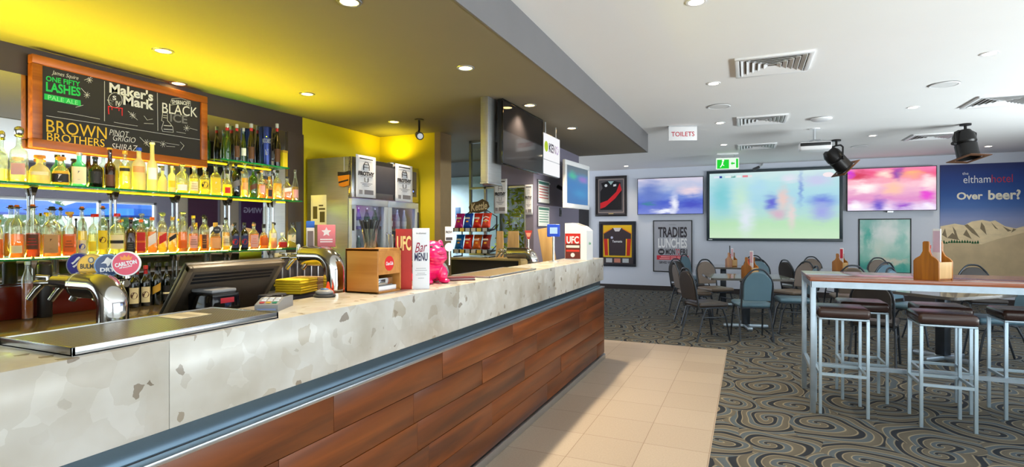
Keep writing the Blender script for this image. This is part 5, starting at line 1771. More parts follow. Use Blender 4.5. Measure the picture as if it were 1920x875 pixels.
for k in range(15):
    px = 1765 + k * 4.9
    hgt = random.uniform(4, 7.5)
    base = 456.5 - (abs(k - 7) < 5) * 1.2
    MB().prism([bpt(px - 2.2, base), bpt(px + 2.2, base), bpt(px + 2.0, base - hgt * .4), bpt(px, base - hgt), bpt(px - 2.0, base - hgt * .4)], 0.0009, 0.0015, 'y').build('fir_print', gr_, sheet, smooth=False)


def blet(s, px0, px1, py0, py1, m, bold=.0, nm='banner_lettering', spacing=1.0):
    a, b = bpt(px0, py0), bpt(px1, py1)
    return lettering(s, b[0] - a[0], a[1] - b[1], basis(((a[0] + b[0]) / 2, .0038, (a[1] + b[1]) / 2), WX, WZ), m, sheet, nm, bold, world=False, spacing=spacing)


blet('the', 1804.5, 1816, 322.5, 327.5, M_['white'])
blet('eltham', 1806.5, 1857.5, 329.5, 342, M_['white'])
blet('hotel', 1859.5, 1899, 327.5, 341, colm((206, 44, 66), .6), -.005)
blet('Over', 1794, 1843, 360.5, 373.5, colm((246, 240, 220), .6), .03)
blet('beer?', 1853, 1914, 356, 373.5, colm((246, 240, 220), .6), .03)

# small security camera arm on the far wall
c = at_y(1428, 312, YF - 0.02)
cc = thing('security_camera', 'small dark camera on a bent arm above the projection screen', 'security camera', (c.x, YF - 0.0005, c.z + 0.05))
MB().lathe([(0.04, 0), (0.04, 0.02), (0.02, 0.03)], 16, M=Matrix.Rotation(PI / 2, 4, 'X')).build('wall_plate', M_['white'], cc)
MB().tube([(0, -.02, 0), (0.02, -.16, -.01), (0.0, -.3, -.05), (-.08, -.36, -.11)], .014, 8).build('arm', M_['alu'], cc)
MB().tube([(-.06, -.345, -.095), (-.16, -.42, -.15)], [.03, .036], 12).build('housing', M_['charcoal'], cc)

# posters on the window-side wall, read in the bar mirror
for nm, lb, ya, yb, za, zb, colr, tx in (('wall_poster', 'dark purple poster with arched lettering on the window-side wall, seen mirrored', 10.05, 10.95, 1.15, 2.35, (84, 40, 66), ()), ('wall_poster', 'dark purple wings poster on the window-side wall, seen mirrored', 11.75, 12.6, 1.15, 2.35, (80, 34, 84), ('WING',))):
    t = thing(nm, lb, 'poster', (XR - 0.001, (ya + yb) / 2, (za + zb) / 2))
    sh = MB().box(-0.012, 0, -(yb - ya) / 2, (yb - ya) / 2, -(zb - za) / 2, (zb - za) / 2).build('poster_sheet', colm(colr, .5), t, smooth=False)
    for i, s in enumerate(tx):
        lettering(s, (yb - ya) * (.8 - .1 * i), .17, basis((-0.0122, 0, .28 - .3 * i), (0, -1, 0), (0, 0, 1)), colm((210, 200, 226), .5), sh, 'poster_lettering', .02, world=False)
for k, yy in enumerate((9.86, 11.34)):
    t = thing('wall_panel_board', 'beige acoustic board on the window-side wall, %s, seen mirrored' % ('beside the window' if k == 0 else 'between two posters'), 'board', (XR - 0.001, yy, 1.75))
    MB().box(-0.03, 0, -.16 if k == 0 else -.3, .16 if k == 0 else .3, -.7, .7, .004).build('fabric_face', colm((206, 190, 166), .9), t)
    MB().box(-0.02, 0, -.17 if k == 0 else -.31, .17 if k == 0 else .31, -.71, .71, .002).build('edge_frame', colm((150, 136, 118), .9), t)

# ------------------------------------------------------------------ ceiling fittings
def make_downlight(warm, bezel):
    t = thing('downlight', 'x', 'downlight')
    MB().lathe([(.046, -.002), (.048, -.006), (.062, -.005), (.065, 0.0), (.046, 0.0)], 28, caps=False).build('trim_ring', bezel, t)
    MB().cyl((0, 0, -.0025), (0, 0, 0.0), .046, seg=24).build('lamp', M_['downwarm'] if warm else M_['downlight'], t)
    return t


dw = make_downlight(True, M_['alu'])
dc = make_downlight(False, M_['white'])
BARL = [(655, 3, 'warm downlight in the bar ceiling, nearest of the front row at the top edge'), (873, 127, 'warm starry downlight in the bar ceiling left of the steel pillar'), (993, 197, 'warm downlight in the bar ceiling above the hanging television'), (1072, 240, 'warm downlight furthest along the bar ceiling above the white touch screen'),
        (306, 95, 'warm downlight in the yellow ceiling above the chalkboard'), (576, 176, 'warm downlight in the yellow ceiling between chalkboard and yellow wall'), (739, 228, 'warm downlight in the yellow ceiling before the yellow corner')]
for i, (px, py, lb) in enumerate(BARL):
    p = at_z(px, py, ZB)
    if i == 0:
        o = dw
        o.location = (p.x, p.y, ZB)
        o['label'], o['group'] = lb, 'warm downlights over the bar'
    else:
        o = place_copy(dw, (p.x, p.y, ZB), 0, lb, 'warm downlights over the bar')
    spot_light('downlight_beam', (p.x, p.y, ZB - 0.02), 150 if i < 4 else 45, (1.0, 0.82, 0.56), 118, 0.6, 0.035)
CEIL = [(1305, 3, 'ceiling downlight at the top frame edge, first past the bulkhead'), (1338, 156, 'ceiling downlight just beyond the nearest air vent'), (1350, 230, 'ceiling downlight left of the second air vent'), (1357, 271, 'ceiling downlight left of the third small air vent'),
        (1174, 311, 'ceiling downlight above the two framed jerseys'), (1855, 100, 'ceiling downlight nearest on the right side of the room'), (1712, 201, 'ceiling downlight between projector and right stage light'), (1636, 254, 'ceiling downlight above the right wall television'), (1853, 274, 'amber ceiling downlight right of the right stage light')]
for i, (px, py, lb) in enumerate(CEIL):
    p = at_z(px, py, ZC)
    if i == 0:
        o = dc
        o.location = (p.x, p.y, ZC)
        o['label'], o['group'] = lb, 'downlights in the white ceiling'
    else:
        o = place_copy(dc, (p.x, p.y, ZC), 0, lb, 'downlights in the white ceiling')
    spot_light('downlight_beam', (p.x, p.y, ZC - 0.02), 26, (1.0, 0.86, 0.64), 125, 0.7, 0.035)


def make_vent():
    t = thing('air_vent', 'x', 'air vent')
    s = .3
    b = MB()
    frame_bars(b, -s, s, -s, s, 0, .02, .035, .003)
    b.build('frame', M_['white'], t, M=Matrix.Rotation(-PI / 2, 4, 'X'))
    MB().box(-s + .02, s - .02, -s + .02, s - .02, -.004, -.0005).build('dark_duct', colm((120, 114, 106), .9), t, smooth=False)
    for k in range(5):
        q = s - .045 - k * .046
        b = MB()
        for a in range(4):
            b.prism([(-q, -.02), (-q + .030, -.005), (-q + .034, -.005), (-q + .004, -.021)], -q, q, 'y', M=Matrix.Rotation(PI / 2 * a, 4, 'Z'))
        b.build('louvre_ring', M_['white'], t, smooth=False)
    return t


vt = make_vent()
VS = [((1448, 120), 'square white ceiling air vent, nearest and largest'), ((1428, 224), 'square white ceiling air vent behind the nearest one'), ((1419, 273.5), 'square white ceiling air vent furthest along the same line'),
      ((1880, 187), 'square ceiling air vent at the right frame edge'), ((1747, 255), 'square ceiling air vent beside the right stage light')]
for i, ((px, py), lb) in enumerate(VS):
    p = at_z(px, py, ZC)
    if i == 0:
        vt.location = (p.x, p.y, ZC)
        vt['label'], vt['group'] = lb, 'square ceiling air vents'
    else:
        place_copy(vt, (p.x, p.y, ZC), 0, lb, 'square ceiling air vents')

sk = thing('ceiling_speaker', 'x', 'ceiling speaker')
MB().lathe([(.13, -.004), (.118, -.011), (.11, -.009), (.11, 0), (.13, 0)], 32, caps=False).build('rim', M_['white'], sk)
MB().cyl((0, 0, -.008), (0, 0, -.001), .11, seg=32).build('grille', pmat('speaker_grille', (226, 226, 226), .8, var=.05, scale=200), sk)
for i, (px, py, lb) in enumerate([(1348, 199, 'round white ceiling speaker left of the second vent'), (1770, 158, 'round white ceiling speaker near the right frame edge'), (1612, 274, 'round white ceiling speaker above the big screen right corner')]):
    p = at_z(px, py, ZC)
    if i == 0:
        sk.location = (p.x, p.y, ZC)
        sk['label'], sk['group'] = lb, 'round ceiling speakers'
    else:
        place_copy(sk, (p.x, p.y, ZC), 0, lb, 'round ceiling speakers')
p = at_z(1540, 221, ZC)
sm = thing('ceiling_access_point', 'white rounded ceiling wireless unit near the projector mount', 'access point', (p.x, p.y, ZC))
MB().lathe([(.02, -.035), (.11, -.032), (.125, -.02), (.125, -.008), (.1, -.004)], 28).build('cover', M_['white'], sm)
MB().lathe([(.105, -.006), (.105, 0)], 28).build('mount_ring', M_['grey'], sm)

# projector
p = at_z(1527, 241, ZC)
D = depth(p)
pj = thing('projector', 'white video projector hanging from a ceiling pole', 'projector', (p.x, p.y, ZC))
zb = CAM_H + (HORIZON - 275) * D / FPX - ZC
MB().lathe([(.07, -.012), (.07, 0)], 20).build('ceiling_plate', M_['white'], pj)
MB().cyl((0, 0, -.012), (0, 0, zb + .10), .018, seg=14).build('pole', M_['alu'], pj)
sp_ = MB()
for a in range(4):
    ca, sa = math.cos(a * PI / 2 + .8), math.sin(a * PI / 2 + .8)
    sp_.tube([(0, 0, zb + .10), (.1 * ca, .1 * sa, zb + .085), (.13 * ca, .13 * sa, zb + .05)], .008, 8)
sp_.build('mount_arms', M_['alu'], pj)
MB().box(-.20, .20, -.15, .15, zb - .06, zb + .055, .025, 3).build('housing', M_['white'], pj)
MB().box(-.19, .19, -.153, -.148, zb - .005, zb + .04, .002).build('connector_panel', M_['black'], pj)
MB().cyl((.08, .14, zb - .01), (.08, .185, zb - .01), .04, seg=20).build('lens', M_['blackg'], pj)

# stage lights
M_['can'] = pmat('stage_black_metal', (30, 28, 28), .38, .4, var=.06)


def stage_light(label, base, aim, drop):
    t = thing('stage_light', label, 'stage light', base)
    aim = Vector(aim).normalized()
    c = Vector((0, 0, -drop))
    MB().lathe([(.055, -.02), (.055, 0)], 18).build('ceiling_clamp', M_['can'], t)
    MB().cyl((0, 0, -.02), (0, 0, -.075), .014, seg=10).build('spigot', M_['can'], t)
    side = aim.cross(Vector((0, 0, 1))).normalized() * .135
    yk = MB()
    yk.tube([c + side, c + side * 1.05 + Vector((0, 0, drop * .55)), Vector((0, 0, -.085)) + side * .7, Vector((0, 0, -.078)), Vector((0, 0, -.085)) - side * .7, c - side * 1.05 + Vector((0, 0, drop * .55)), c - side], .011, 8)
    yk.build('yoke', M_['can'], t)
    up = side.normalized().cross(aim)
    Mx = Matrix.Identity(4)
    for i in range(3):
        Mx[i][0], Mx[i][1], Mx[i][2], Mx[i][3] = side.normalized()[i], up[i], aim[i], c[i]
    MB().lathe([(.02, -.17), (.075, -.155), (.105, -.10), (.11, -.02), (.095, 0.0), (.105, .01), (.105, .15), (.115, .155), (.115, .17), (.1, .17), (.095, .05)], 28, caps=False).build('lamp_can', M_['can'], t, M=Mx)
    MB().cyl((0, 0, .045), (0, 0, .05), .094, seg=24).build('lens', M_['blackg'], t, M=Mx)
    fr = MB()
    frame_bars(fr, -.145, .145, -.145, .145, -.172, -.180, .045, .0)
    fr.build('colour_frame', pmat('frame_brown_metal', (96, 62, 40), .5, .3), t, M=Mx @ Matrix.Rotation(-PI / 2, 4, 'X'))
    MB().tube([c + side * 1.02, c + side * 1.3], .02, 10).build('tilt_knob', M_['can'], t)
    t.scale = (1.2, 1.2, 1.2)
    return t


p = at_z(1568, 262, ZC)
stage_light('black stage spotlight beside the projector, aimed toward the far wall', (p.x, p.y, ZC), (.55, .25, -.62), .26)
p = at_z(1810, 232, ZC)
stage_light('black stage spotlight on the right, hanging in a yoke pointing down', (p.x, p.y, ZC), (.12, -.18, -.95), .23)

# toilets sign
p = at_z(1280, 236, ZC)
D = depth(p)
w = 52 * D / FPX / 2
ts = thing('toilets_sign', 'white hanging toilets sign with red lettering', 'sign', (p.x, p.y, ZC), math.radians(18))
zz = -27.5 * D / FPX
o = MB().box(-w, w, -.012, .012, zz, -.008, .003).build('sign_board', M_['white'], ts)
MB().box(-w, w, -.016, .016, -.008, 0).build('ceiling_rail', M_['alu'], ts)
lettering('TOILETS', w * 1.62, -zz * .32, basis((0, -.0122, zz * .56), WX, WZ), colm((190, 26, 50), .5), o, 'sign_lettering', .01, world=False)

# exit sign
p = at_z(1364, 287, ZC)
D = depth(p)
es = thing('exit_sign', 'green and white illuminated exit sign hanging from the ceiling', 'exit sign', (p.x, p.y, ZC), math.radians(10))
k = D / FPX
w, za, zb_ = 20 * k, -9 * k, -30 * k
MB().box(-w * .95, w * .95, -.04, .04, -.03, 0, .004).build('ceiling_housing', M_['white'], es)
for s in (-1, 1):
    MB().cyl((s * w * .6, 0, -.03), (s * w * .6, 0, za), .006, seg=8).build('hanger', M_['alu'], es)
o = MB().box(-w, w, -.016, .016, zb_, za, .003).build('panel', emit_mat('exit_panel_white', (236, 255, 236), 1.0), es)
gm = emit_mat('exit_green', (40, 214, 60), 1.0)
MB().box(-w * .93, w * .12, -.018, -.0165, zb_ * .95 + za * .05, za * .85 + zb_ * .15).build('green_field', gm, o, smooth=False)
zc = (za + zb_) / 2
mn = MB()
wm_ = emit_mat('exit_man_white', (245, 255, 245), 1.1)
mn.prism([(-w * .40 + .02 * math.cos(a), zc + .058 + .02 * math.sin(a)) for a in [2 * PI * i / 14 for i in range(14)]], -.0195, -.0182, 'y')
mn.prism([(-w * .48, zc + .035), (-w * .36, zc + .035), (-w * .42, zc - .02), (-w * .30, zc - .03), (-w * .30, zc - .045), (-w * .46, zc - .03), (-w * .62, zc - .075), (-w * .68, zc - .065), (-w * .54, zc - .02)], -.0195, -.0182, 'y')
mn.build('running_figure', wm_, o, smooth=False)
MB().prism([(w * .28, zc), (w * .42, zc + .035), (w * .42, zc + .014), (w * .62, zc + .014), (w * .62, zc - .014), (w * .42, zc - .014), (w * .42, zc - .035)], -.018, -.0165, 'y').build('arrow', gm, o, smooth=False)
MB().box(w * .74, w * .92, -.018, -.0165, zb_ * .9 + za * .1, za * .9 + zb_ * .1).build('door_mark', gm, o, smooth=False)

# ------------------------------------------------------------------ dining furniture
VIN = [pmat('chair_vinyl_slate', (92, 124, 142), .42, var=.05, scale=8), pmat('chair_vinyl_dark', (52, 46, 44), .45, var=.05, scale=8), pmat('chair_vinyl_brown', (112, 98, 86), .45, var=.05, scale=8)]
M_['chairtube'] = pmat('chair_frame_dark', (62, 68, 76), .3, .6)
M_['chairtube2'] = pmat('chair_frame_silver', (150, 158, 166), .3, .7)


def back_outline(w, z0, z1, sh, n=10):
    """rounded crown outline of a banquet chair back"""
    half = [(1.0, 0), (1.03, .50), (1.03, .58), (1.0, .66), (.93, .74), (.80, .82), (.62, .90), (.45, .96), (.30, .99), (.12, 1.0)]
    h = z1 - z0
    return [(-w * a, z0 + h * b) for a, b in half] + [(w * a, z0 + h * b) for a, b in reversed(half)]


def make_chair(vm):
    """faces +y; seat centre over the origin"""
    t = thing('dining_chair', 'x', 'chair')
    v, m = VIN[vm], M_['chairtube']
    MB().box(-.205, .205, -.20, .215, .425, .485, .028, 3).build('seat', v, t)
    tilt = Matrix.Translation((0, -.205, .46)) @ Matrix.Rotation(math.radians(10), 4, 'X')
    b = MB().prism(back_outline(.163, .06, .428, .17), -.022, .018, 'y')
    o = b.build('backrest', v, t, M=tilt, angle=50)
    bv = o.modifiers.new('soft', 'BEVEL')
    bv.width = .008
    bv.segments = 2
    ol = back_outline(.178, -.06, .462, .20, 14)
    MB().tube([tilt @ Vector((x, 0, z)) for x, z in ol], .012, 8).build('back_frame', m, t)
    for s in (-1, 1):
        MB().tube([(s * .20, -.235, 0), (s * .19, -.15, .30), (s * .185, -.10, .408), (s * .185, -.06, .418)], .0115, 8).build('rear_leg', m, t)
        MB().tube([(s * .20, .225, 0), (s * .19, .175, .30), (s * .185, .13, .408), (s * .185, .09, .418)], .0115, 8).build('front_leg', m, t)
        MB().tube([(s * .188, -.155, .30), (s * .188, .18, .30)], .008, 8).build('side_brace', m, t)
    MB().box(-.19, .19, -.19, .2, .412, .427, .003).build('seat_pan', m, t)
    return t


def make_table(w, d, h=.74):
    t = thing('dining_table', 'x', 'table')
    b = MB()
    r = .06
    ol = []
    for cx, cy, a0 in ((w / 2 - r, d / 2 - r, 0), (-w / 2 + r, d / 2 - r, 90), (-w / 2 + r, -d / 2 + r, 180), (w / 2 - r, -d / 2 + r, 270)):
        for k in range(6):
            a = math.radians(a0 + 18 * k)
            ol.append((cx + r * math.cos(a), cy + r * math.sin(a)))
    b.prism(ol, h - .03, h, 'z')
    b.build('tabletop', M_['lamtop'], t)
    MB().box(-.05, .05, -.05, .05, .05, h - .03, .006).build('pedestal', M_['chairtube'], t)
    MB().box(-.30, .30, -.035, .035, .0, .05, .01).box(-.035, .035, -.30, .30, .0, .05, .01).build('cross_base', M_['galv'], t)
    MB().box(-.22, .22, -.03, .03, h - .05, h - .03).build('top_plate', M_['chairtube'], t)
    return t


def place(px, D):
    L = (px - 960) / FPX * D
    return Vector((L * CY - D * SY, L * SY + D * CY, 0))


def head(deg):
    """deg measured from 'straight away from the camera', clockwise seen from above"""
    return -math.radians(deg) + YAW


ch = [make_chair(0), make_chair(1), make_chair(2)]
used = [False] * 3
GC = 'banquet chairs around the dining tables'
CH = [  # px, distance, heading (0 away, 90 right, 180 to camera, 270 left), vinyl, label
    (1322, 7.0, 78, 1, 'dark brown banquet chair facing right at the near left of the first table'),
    (1409, 7.00, 8, 0, 'slate blue banquet chair with its back to the camera at the first table'),
    (1488, 7.42, 285, 0, 'slate blue banquet chair at the right side of the first table facing left'),
    (1300, 8.25, 92, 2, 'brown grey banquet chair behind the dark one, left side of the first table'),
    (1341, 8.75, 165, 2, 'brown grey banquet chair facing the camera across the first table'),
    (1289, 9.35, 60, 1, 'dark banquet chair at the left of the back table by the tradies poster'),
    (1306, 10.75, 140, 0, 'slate banquet chair at far left, close to the tradies poster'),
    (1424, 8.85, 200, 0, 'slate banquet chair beyond the first table, left of its tall caddy back'),
    (1411, 10.2, 210, 1, 'dark banquet chair right of the back table by the wall'),
    (1486, 8.30, 250, 2, 'brown banquet chair facing left, behind the high table left end'),
    (1500, 8.95, 80, 1, 'dark banquet chair peeping over the high table corner'),
    (1537, 9.70, 180, 2, 'grey brown banquet chair facing the camera under the big screen right end'),
    (1590, 7.75, 20, 2, 'brown grey banquet chair back just over the high table, below the menu caddy'),
    (1633, 8.45, 350, 0, 'slate banquet chair before the green poster left half'),
    (1661, 9.30, 190, 2, 'brown grey banquet chair before the green poster right half'),
    (1640, 5.62, 40, 1, 'large dark banquet chair seen from behind under the high table'),
    (1868, 5.75, 292, 0, 'slate banquet chair side-on under the high table right half'),
    (1842, 7.35, 200, 1, 'dark banquet chair peeping over the high table before the banner'),
    (1716, 6.75, 150, 0, 'slate banquet chair on the far side of the low table under the high one'),
]
for px, D, hd_, v, lb in CH:
    p = place(px, D)
    if not used[v]:
        used[v] = True
        ch[v].location = p
        ch[v].rotation_euler = (0, 0, head(hd_))
        ch[v]['label'], ch[v]['group'] = lb, GC
    else:
        place_copy(ch[v], p, head(hd_), lb, GC)

tb1 = make_table(1.0, .85)
tb0 = make_table(1.1, .85)
GTB = 'low pedestal dining tables'
for i, (px, D, rot, lb) in enumerate([(1398, 7.78, 12, 'first low dining table with laminate top, right of the bar end'), (1356, 10.05, 5, 'back dining table by the tradies poster with a small caddy'), (1572, 8.95, 10, 'dining table under the big screen right corner carrying a red menu caddy'),
                                       (1768, 5.85, 42, 'low dining table partly hidden under the high bar table')]):
    p = place(px, D)
    if i == 0:
        p = place(1398, 7.80)
        tb0.location, tb0.rotation_euler = p, (0, 0, math.radians(rot))
        tb0['label'], tb0['group'] = lb, GTB
    elif i == 1:
        tb1.location = p
        tb1.rotation_euler = (0, 0, math.radians(rot))
        tb1['label'], tb1['group'] = lb, GTB
    else:
        place_copy(tb1, p, math.radians(rot), lb, GTB)


# cutting-board caddies
def board_outline(w, h, nw=.022):
    return [(-w, 0), (w, 0), (w, h * .48), (w * .85, h * .54), (w * .45, h * .62), (nw, h * .74), (nw, h * .97), (nw * .6, h), (-nw * .6, h), (-nw, h * .97), (-nw, h * .74), (-w * .45, h * .62), (-w * .85, h * .54), (-w, h * .48)]


def caddy(label, loc, rz, sc=1.0, card=(226, 180, 190), peg=False, bottle_=True):
    t = thing('table_caddy', label, 'caddy', loc, rz)
    w, h = .088 * sc, .28 * sc
    for k, y in enumerate((-.075, .063)):
        MB().prism(board_outline(w, h), y * sc, (y + .012) * sc, 'y').build('end_board', M_['honey'], t, smooth=False)
    MB().box(-w * .95, w * .95, -.063 * sc, .063 * sc, 0, .012 * sc).build('tray_floor', M_['honey'], t)
    for s in (-1, 1):
        MB().box(s * w * .95 - .004, s * w * .95 + .004, -.063 * sc, .063 * sc, .012 * sc, .13 * sc).build('side_slat', M_['pine'], t)
    if bottle_:
        MB().lathe([(.02 * sc, .0125 * sc), (.022 * sc, .17 * sc), (.012 * sc, .2 * sc), (.009 * sc, .225 * sc)], 14, (-.028 * sc, .0, 0)).build('sauce_bottle', colm((214, 60, 24), .4), t)
        MB().lathe([(.014 * sc, .225 * sc), (.014 * sc, .25 * sc)], 12, (-.028 * sc, .0, 0)).build('bottle_cap', colm((190, 40, 20), .4), t)
    o = MB().box(.0 * sc, .055 * sc, -.004, .004, .014 * sc, .37 * sc, .001).build('menu_holder', M_['white'], t)
    MB().box(.004 * sc, .051 * sc, -.0052, -.004, .20 * sc, .355 * sc).build('menu_print', colm(card, .5), o, smooth=False)
    if peg:
        MB().cyl((-.05 * sc, .02, .012), (-.055 * sc, .02, .42 * sc), .009, seg=8).build('table_number_peg', M_['charcoal'], t)
    return t


p = place(1406, 7.72)
caddy('honey timber table caddy with sauce bottle on the first low table', (p.x, p.y, .7405), math.radians(-40))
p = place(1371, 10.0)
caddy('small timber caddy with dark peg on the back table by the wall', (p.x, p.y, .7405), math.radians(-40), .9, peg=True)
p = place(1575, 8.95)
caddy('timber caddy with red and white menu on the table below the big screen', (p.x, p.y, .7405), math.radians(-40), 1.0, (206, 30, 60))

# high bar table
HT = thing('high_table', 'high bar table with red timber top on a galvanised steel frame', 'bar table', (1.35, 5.075, 0))
TX0, TX1, TY0, TY1 = .446, 2.30, 4.70, 5.46
MB().box(TX0, TX1, TY0, TY1, 1.012, 1.042, .003).build('tabletop', M_['tabletop'], HT, world=True)
fr = MB()
fr.box(TX0 + .008, TX1 - .008, TY0 + .008, TY0 + .012, .965, 1.012).box(TX0 + .008, TX1 - .008, TY1 - .012, TY1 - .008, .965, 1.012).box(TX0 + .008, TX0 + .012, TY0 + .008, TY1 - .008, .965, 1.012).box(TX1 - .012, TX1 - .008, TY0 + .008, TY1 - .008, .965, 1.012)
fr.build('apron', M_['galv'], HT, world=True)
for x in (TX0 + .022, TX1 - .022):
    for y in (TY0 + .032, TY1 - .032):
        MB().box(x - .019, x + .019, y - .019, y + .019, 0, 1.012, .002).build('leg', M_['galv'], HT, world=True)
ym = (TY0 + TY1) / 2
fb = MB()
for x in (TX0 + .032, TX1 - .032):
    fb.box(x - .015, x + .015, TY0 + .052, TY1 - .052, .285, .315)
fb.box(TX0 + .047, TX1 - .047, ym - .015, ym + .015, .285, .315)
fb.build('foot_rail', M_['galv'], HT, world=True)
p = at_z(1741, 522, 1.042)
cd_ = caddy('large cutting-board caddy with menu on the high bar table', (p.x + .01, TY0 + .16, 1.0425), math.radians(-48), 1.0, (216, 190, 214))

# bar stools
M_['stoolpad'] = pmat('stool_brown_leather', (64, 45, 40), .26, var=.14, scale=7, bump=.1, bscale=18)
sl = thing('bar_stool', 'x', 'bar stool')
s = .155
MB().box(-.174, .174, -.174, .174, .735, .812, .026, 3).build('seat_pad', M_['stoolpad'], sl)
MB().box(-.165, .165, -.165, .165, .722, .735, .002).build('seat_frame', M_['tubew'], sl)
for i in (-1, 1):
    for j_ in (-1, 1):
        MB().box(i * s - .0105, i * s + .0105, j_ * s - .0105, j_ * s + .0105, 0, .722, .0015).build('leg', M_['tubew'], sl)
for i in (-1, 1):
    MB().box(-s + .0105, s - .0105, i * s - .009, i * s + .009, .295, .315).build('foot_rail', M_['tubew'], sl)
    MB().box(i * s - .009, i * s + .009, -s + .0105, s - .0105, .295, .315).build('foot_rail', M_['tubew'], sl)
ST = [(.672, 4.885, 0, 'brown leather bar stool at the left end of the high table, nearest the leg'), (.885, 5.355, 0, 'brown leather bar stool on the far side of the high table, left one'), (1.295, 4.838, 0, 'brown leather bar stool in front of the high table, fully visible'),
      (1.41, 5.31, 0, 'brown leather bar stool hidden behind the fully visible one'), (1.915, 5.27, 0, 'dark leather bar stool at the right frame edge')]
for i, (x, y, r, lb) in enumerate(ST):
    if i == 0:
        sl.location = (x, y, 0)
        sl.rotation_euler = (0, 0, math.radians(r))
        sl['label'], sl['group'] = lb, 'square bar stools at the high table'
    else:
        place_copy(sl, (x, y, 0), math.radians(r), lb, 'square bar stools at the high table')

# ------------------------------------------------------------------ chalkboard above the bottles
XC = XW + 0.075
BY0, BY1, BZ0, BZ1 = 1.935, 3.162, 1.935, 2.535
cb = thing('chalkboard', 'framed chalkboard of drink specials hung above the bottles', 'chalkboard', (XC, (BY0 + BY1) / 2, (BZ0 + BZ1) / 2))
fb = MB()
w = 0.058
for a, b_, c_, d_ in ((BY0, BY1, BZ1 - w, BZ1), (BY0, BY1, BZ0, BZ0 + w), (BY0, BY0 + w, BZ0 + w, BZ1 - w), (BY1 - w, BY1, BZ0 + w, BZ1 - w)):
    fb.box(XW + 0.02, XC, a, b_, c_, d_, 0.006)
fb.build('timber_frame', M_['framewood'], cb, world=True)
slate = MB().box(XW + 0.03, XC - 0.018, BY0 + w - .01, BY1 - w + .01, BZ0 + w - .01, BZ1 - w + .01).build('slate', pmat('slate_black', (36, 35, 37), .7, var=.08, scale=6), cb, world=True, smooth=False)
XS = XC - 0.0175
chalk, cgreen, cyell, cred = colm((226, 226, 222), .9), colm((40, 196, 92), .9), colm((242, 196, 60), .9), colm((214, 52, 60), .9)


def chk(s, l, r, m, bold=.0, shear=.0, nm='chalk_lettering'):
    """l = (px, y_top, y_bottom) of the left end, r likewise of the right end"""
    a, b = at_x(l[0], (l[1] + l[2]) / 2, XS), at_x(r[0], (r[1] + r[2]) / 2, XS)
    h = (l[2] - l[1]) * depth(a) / FPX
    h2 = (r[2] - r[1]) * depth(b) / FPX
    return lettering(s, b.y - a.y, (h + h2) / 2, basis(((a + b) / 2), (b - a), (0, 0, 1)), m, slate, nm, bold, shear, .001)


def stroke(pts, m=None, r=.0022, nm='chalk_stroke'):
    return MB().tube([at_x(px, py, XS + .0006) for px, py in pts], r, 6).build(nm, m or chalk, slate, world=True)


chk('James Squire', (97, 131, 141), (147, 143, 152), chalk, -.01, .3)
chk('ONE FIFTY', (86, 142, 151), (150, 153, 163), cgreen, .02)
chk('LASHES', (86, 153, 171), (151, 164, 181), cgreen, .03)
a, b = [at_x(*q, XS) for q in ((83, 175), (151, 188))], [at_x(*q, XS) for q in ((83, 186), (152, 199))]
q = MB()
q.quad(a[0], a[1], b[1], b[0])
q.build('green_band', cgreen, slate, world=True, smooth=False)
chk('PALE ALE', (90, 178, 186), (146, 189, 197), colm((150, 236, 170), .9), .0)
stroke([(196, 152), (196, 227)], r=.0016)
stroke([(295, 174), (296, 245)], r=.0016)
stroke([(87, 217), (231, 239), (375, 262)], r=.0016)
chk("Maker's", (205, 153, 174), (287, 172, 190), chalk, .03)
chk('Mark', (231, 178, 196), (288, 189, 207), chalk, .03)
stroke([(216 + 13 * math.cos(a), 187.5 + 14 * math.sin(a)) for a in [2 * PI * i / 20 for i in range(21)]], r=.0018)
chk('S', (211, 179, 187), (218, 180, 188), chalk, .02)
chk('IV', (217, 189, 198), (226, 190, 199), chalk, .02)
stroke([(201, 187), (213, 189), (203, 196), (207, 184), (211, 197), (201, 187)], r=.0014)
stroke([(203, 199), (204, 214)], cred, .004)
stroke([(203, 199), (216, 202), (230, 203)], cred, .0035)
stroke([(210, 201), (210, 206)], cred, .003)
stroke([(223, 203), (223, 208)], cred, .003)
stroke([(229, 203), (229, 217)], cred, .004)
stroke([(320, 192), (322, 185), (339, 184), (357, 190), (357, 199), (339, 194), (320, 197)], r=.0014)
chk('SMIRNOFF', (322, 187, 194), (356, 190, 198), chalk, .01)
chk('BLACK', (304, 192, 211), (370, 202, 220), chalk, .0)
chk('ICE', (319, 212, 228), (351, 217, 232), colm((120, 120, 124), .9), .02)
stroke([(305, 211), (303, 226), (307, 228), (303, 240), (305, 246), (325, 248), (324, 238), (318, 230), (314, 226), (314, 212), (305, 211)], r=.0018)
stroke([(306, 216), (313, 217)], r=.002)
stroke([(306, 220), (313, 221)], r=.002)
stroke([(307, 235), (321, 236)], r=.003)
stroke([(307, 242), (323, 243)], r=.003)
chk('BROWN', (87, 223, 247), (200, 239, 261), cyell, .0)
chk('BROTHERS', (88, 248, 263), (196, 261, 276), cyell, .0)
chk('PINOT', (205, 242, 253), (242, 247, 258), chalk, -.01, .25)
chk('GRIGIO', (212, 253, 263), (254, 258, 268), chalk, -.01, .25)
chk('SHIRAZ', (209, 268, 280), (258, 273, 284), chalk, -.01, .25)
for x, y in ((168, 150), (163, 178), (249, 216), (350, 240), (275, 267), (306, 270)):     # price starbursts
    for k in range(4):
        a = PI * k / 4 + .3
        stroke([(x - 6 * math.cos(a), y - 6 * math.sin(a)), (x + 6 * math.cos(a), y + 6 * math.sin(a))], r=.0012)
